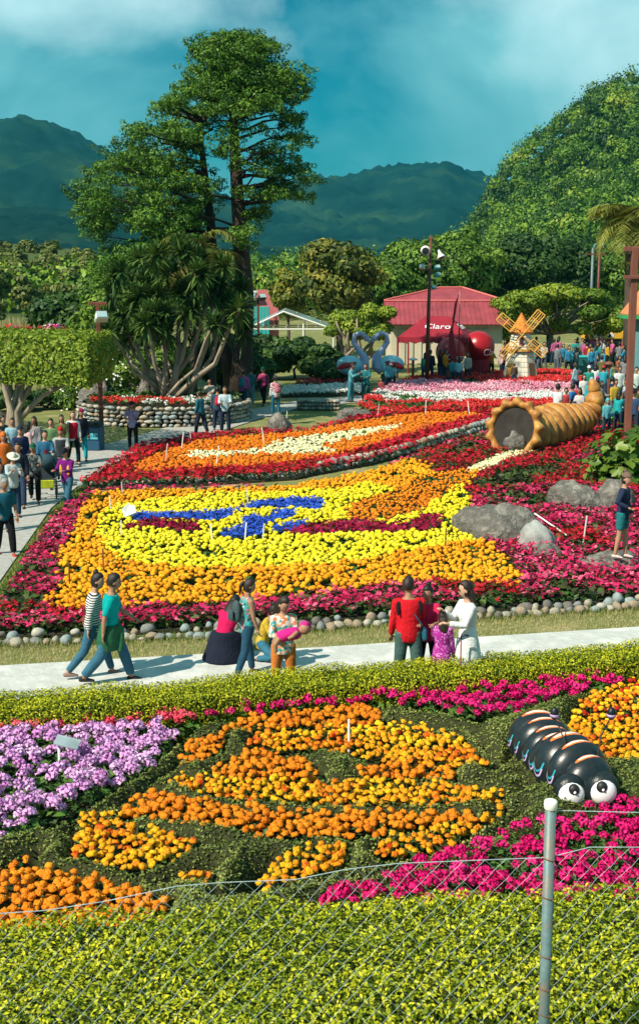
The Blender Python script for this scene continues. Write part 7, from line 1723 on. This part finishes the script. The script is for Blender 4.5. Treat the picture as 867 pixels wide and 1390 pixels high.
WH = ['under the umbrella tree', 'near the toy train', 'beside the teal bin', 'behind the windmill bed', 'near the terracotta kiosk']
for k in range(58):
    px = random.uniform(655, 880); py = random.uniform(488, 512); c_, cn = CR[k % 8]; fem_ = random.random() < .5
    if 690 < px < 722 and py > 505: px += 35
    wh = WH[0] if px < 770 and py < 502 else WH[3] if px < 770 else WH[1] if py < 498 else WH[2] if px < 825 else WH[4]
    person('%s in %s top among the far crowd %s' % ('long haired woman' if fem_ else 'short haired man', cn, wh), G(px, py), random.uniform(0, 360), random.uniform(1.5, 1.78), fem_, random.choice(['stand', 'step', 'stand']), random.choice(['down', 'hold']), 'down', lod=2, skin=k % 3, hair='long' if fem_ else 'short', top=(c_, random.choice(['long', 'short'])), low=(random.choice([(.02, .05, .1), BLK, (.10, .12, .16)]), 'trousers'), group='far crowd')
# --- girl on the rock
person('girl in brown bobble beanie, navy jacket and teal shorts standing on the flat rock', G(842, 757, .36), 118, 1.70, True, 'cross', 'down', 'hip', 2, 25, 4, 0, 0, 'bun', 1, (NAVY, 'long'), ((.02, .18, .20), 'shorts'), (.62, .50, .48), hat=('pom', (.17, .11, .09)))

# bake the figures: fuse each body and garment into one continuous surface
tmp = []
for rec in _bake:
    o = bpy.data.objects.new('bake', rec['mesh']); col.objects.link(o)
    if rec['vox']:
        md = o.modifiers.new('r', 'REMESH'); md.mode = 'VOXEL'; md.voxel_size = rec['vox']; md.use_smooth_shade = True
        sm = o.modifiers.new('s', 'SMOOTH'); sm.factor = .5; sm.iterations = 2
        dc = o.modifiers.new('d', 'DECIMATE'); dc.ratio = .5 if rec['vox'] < .02 else .32 if rec['vox'] < .03 else .24
    elif rec.get('lod', 1) < 2:
        sm = o.modifiers.new('s', 'SUBSURF'); sm.levels = 1; sm.render_levels = 1
    tmp.append(o)
dg = bpy.context.evaluated_depsgraph_get()
for rec, o in zip(_bake, tmp): rec['baked'] = bpy.data.meshes.new_from_object(o.evaluated_get(dg))
import bmesh
for rec, o in zip(_bake, tmp):
    bpy.data.objects.remove(o); me = rec['baked']
    if rec.get('extra'):
        mb = MB(); rec['extra'](mb); bm = bmesh.new(); bm.from_mesh(me); vs_ = [bm.verts.new(v) for v in mb.V]
        for f in mb.F: bm.faces.new([vs_[i] for i in f]).smooth = True
        bm.to_mesh(me); bm.free()
    me.materials.clear(); me.materials.append(None)
    for ob, m in rec['use']:
        ob.data = me; ob.material_slots[0].link = 'OBJECT'; ob.material_slots[0].material = m

# ---------------------------------------------------------------- haze
hz_m, nt, b, L = newmat('haze_air'); nt.nodes.remove(b)
pv = nt.nodes.new('ShaderNodeVolumePrincipled'); pv.inputs['Density'].default_value = 0.00013; pv.inputs['Color'].default_value = (.05, .50, .66, 1); pv.inputs['Anisotropy'].default_value = 0.2
L(pv.outputs[0], nt.nodes['Material Output'].inputs['Volume'])
o = MB().box((0, 2000, 218), (7000, 7000, 440)).build('haze', hz_m, None, kind='stuff'); tag(o, 'thin blue green air between the gardens and the far mountains', 'haze')
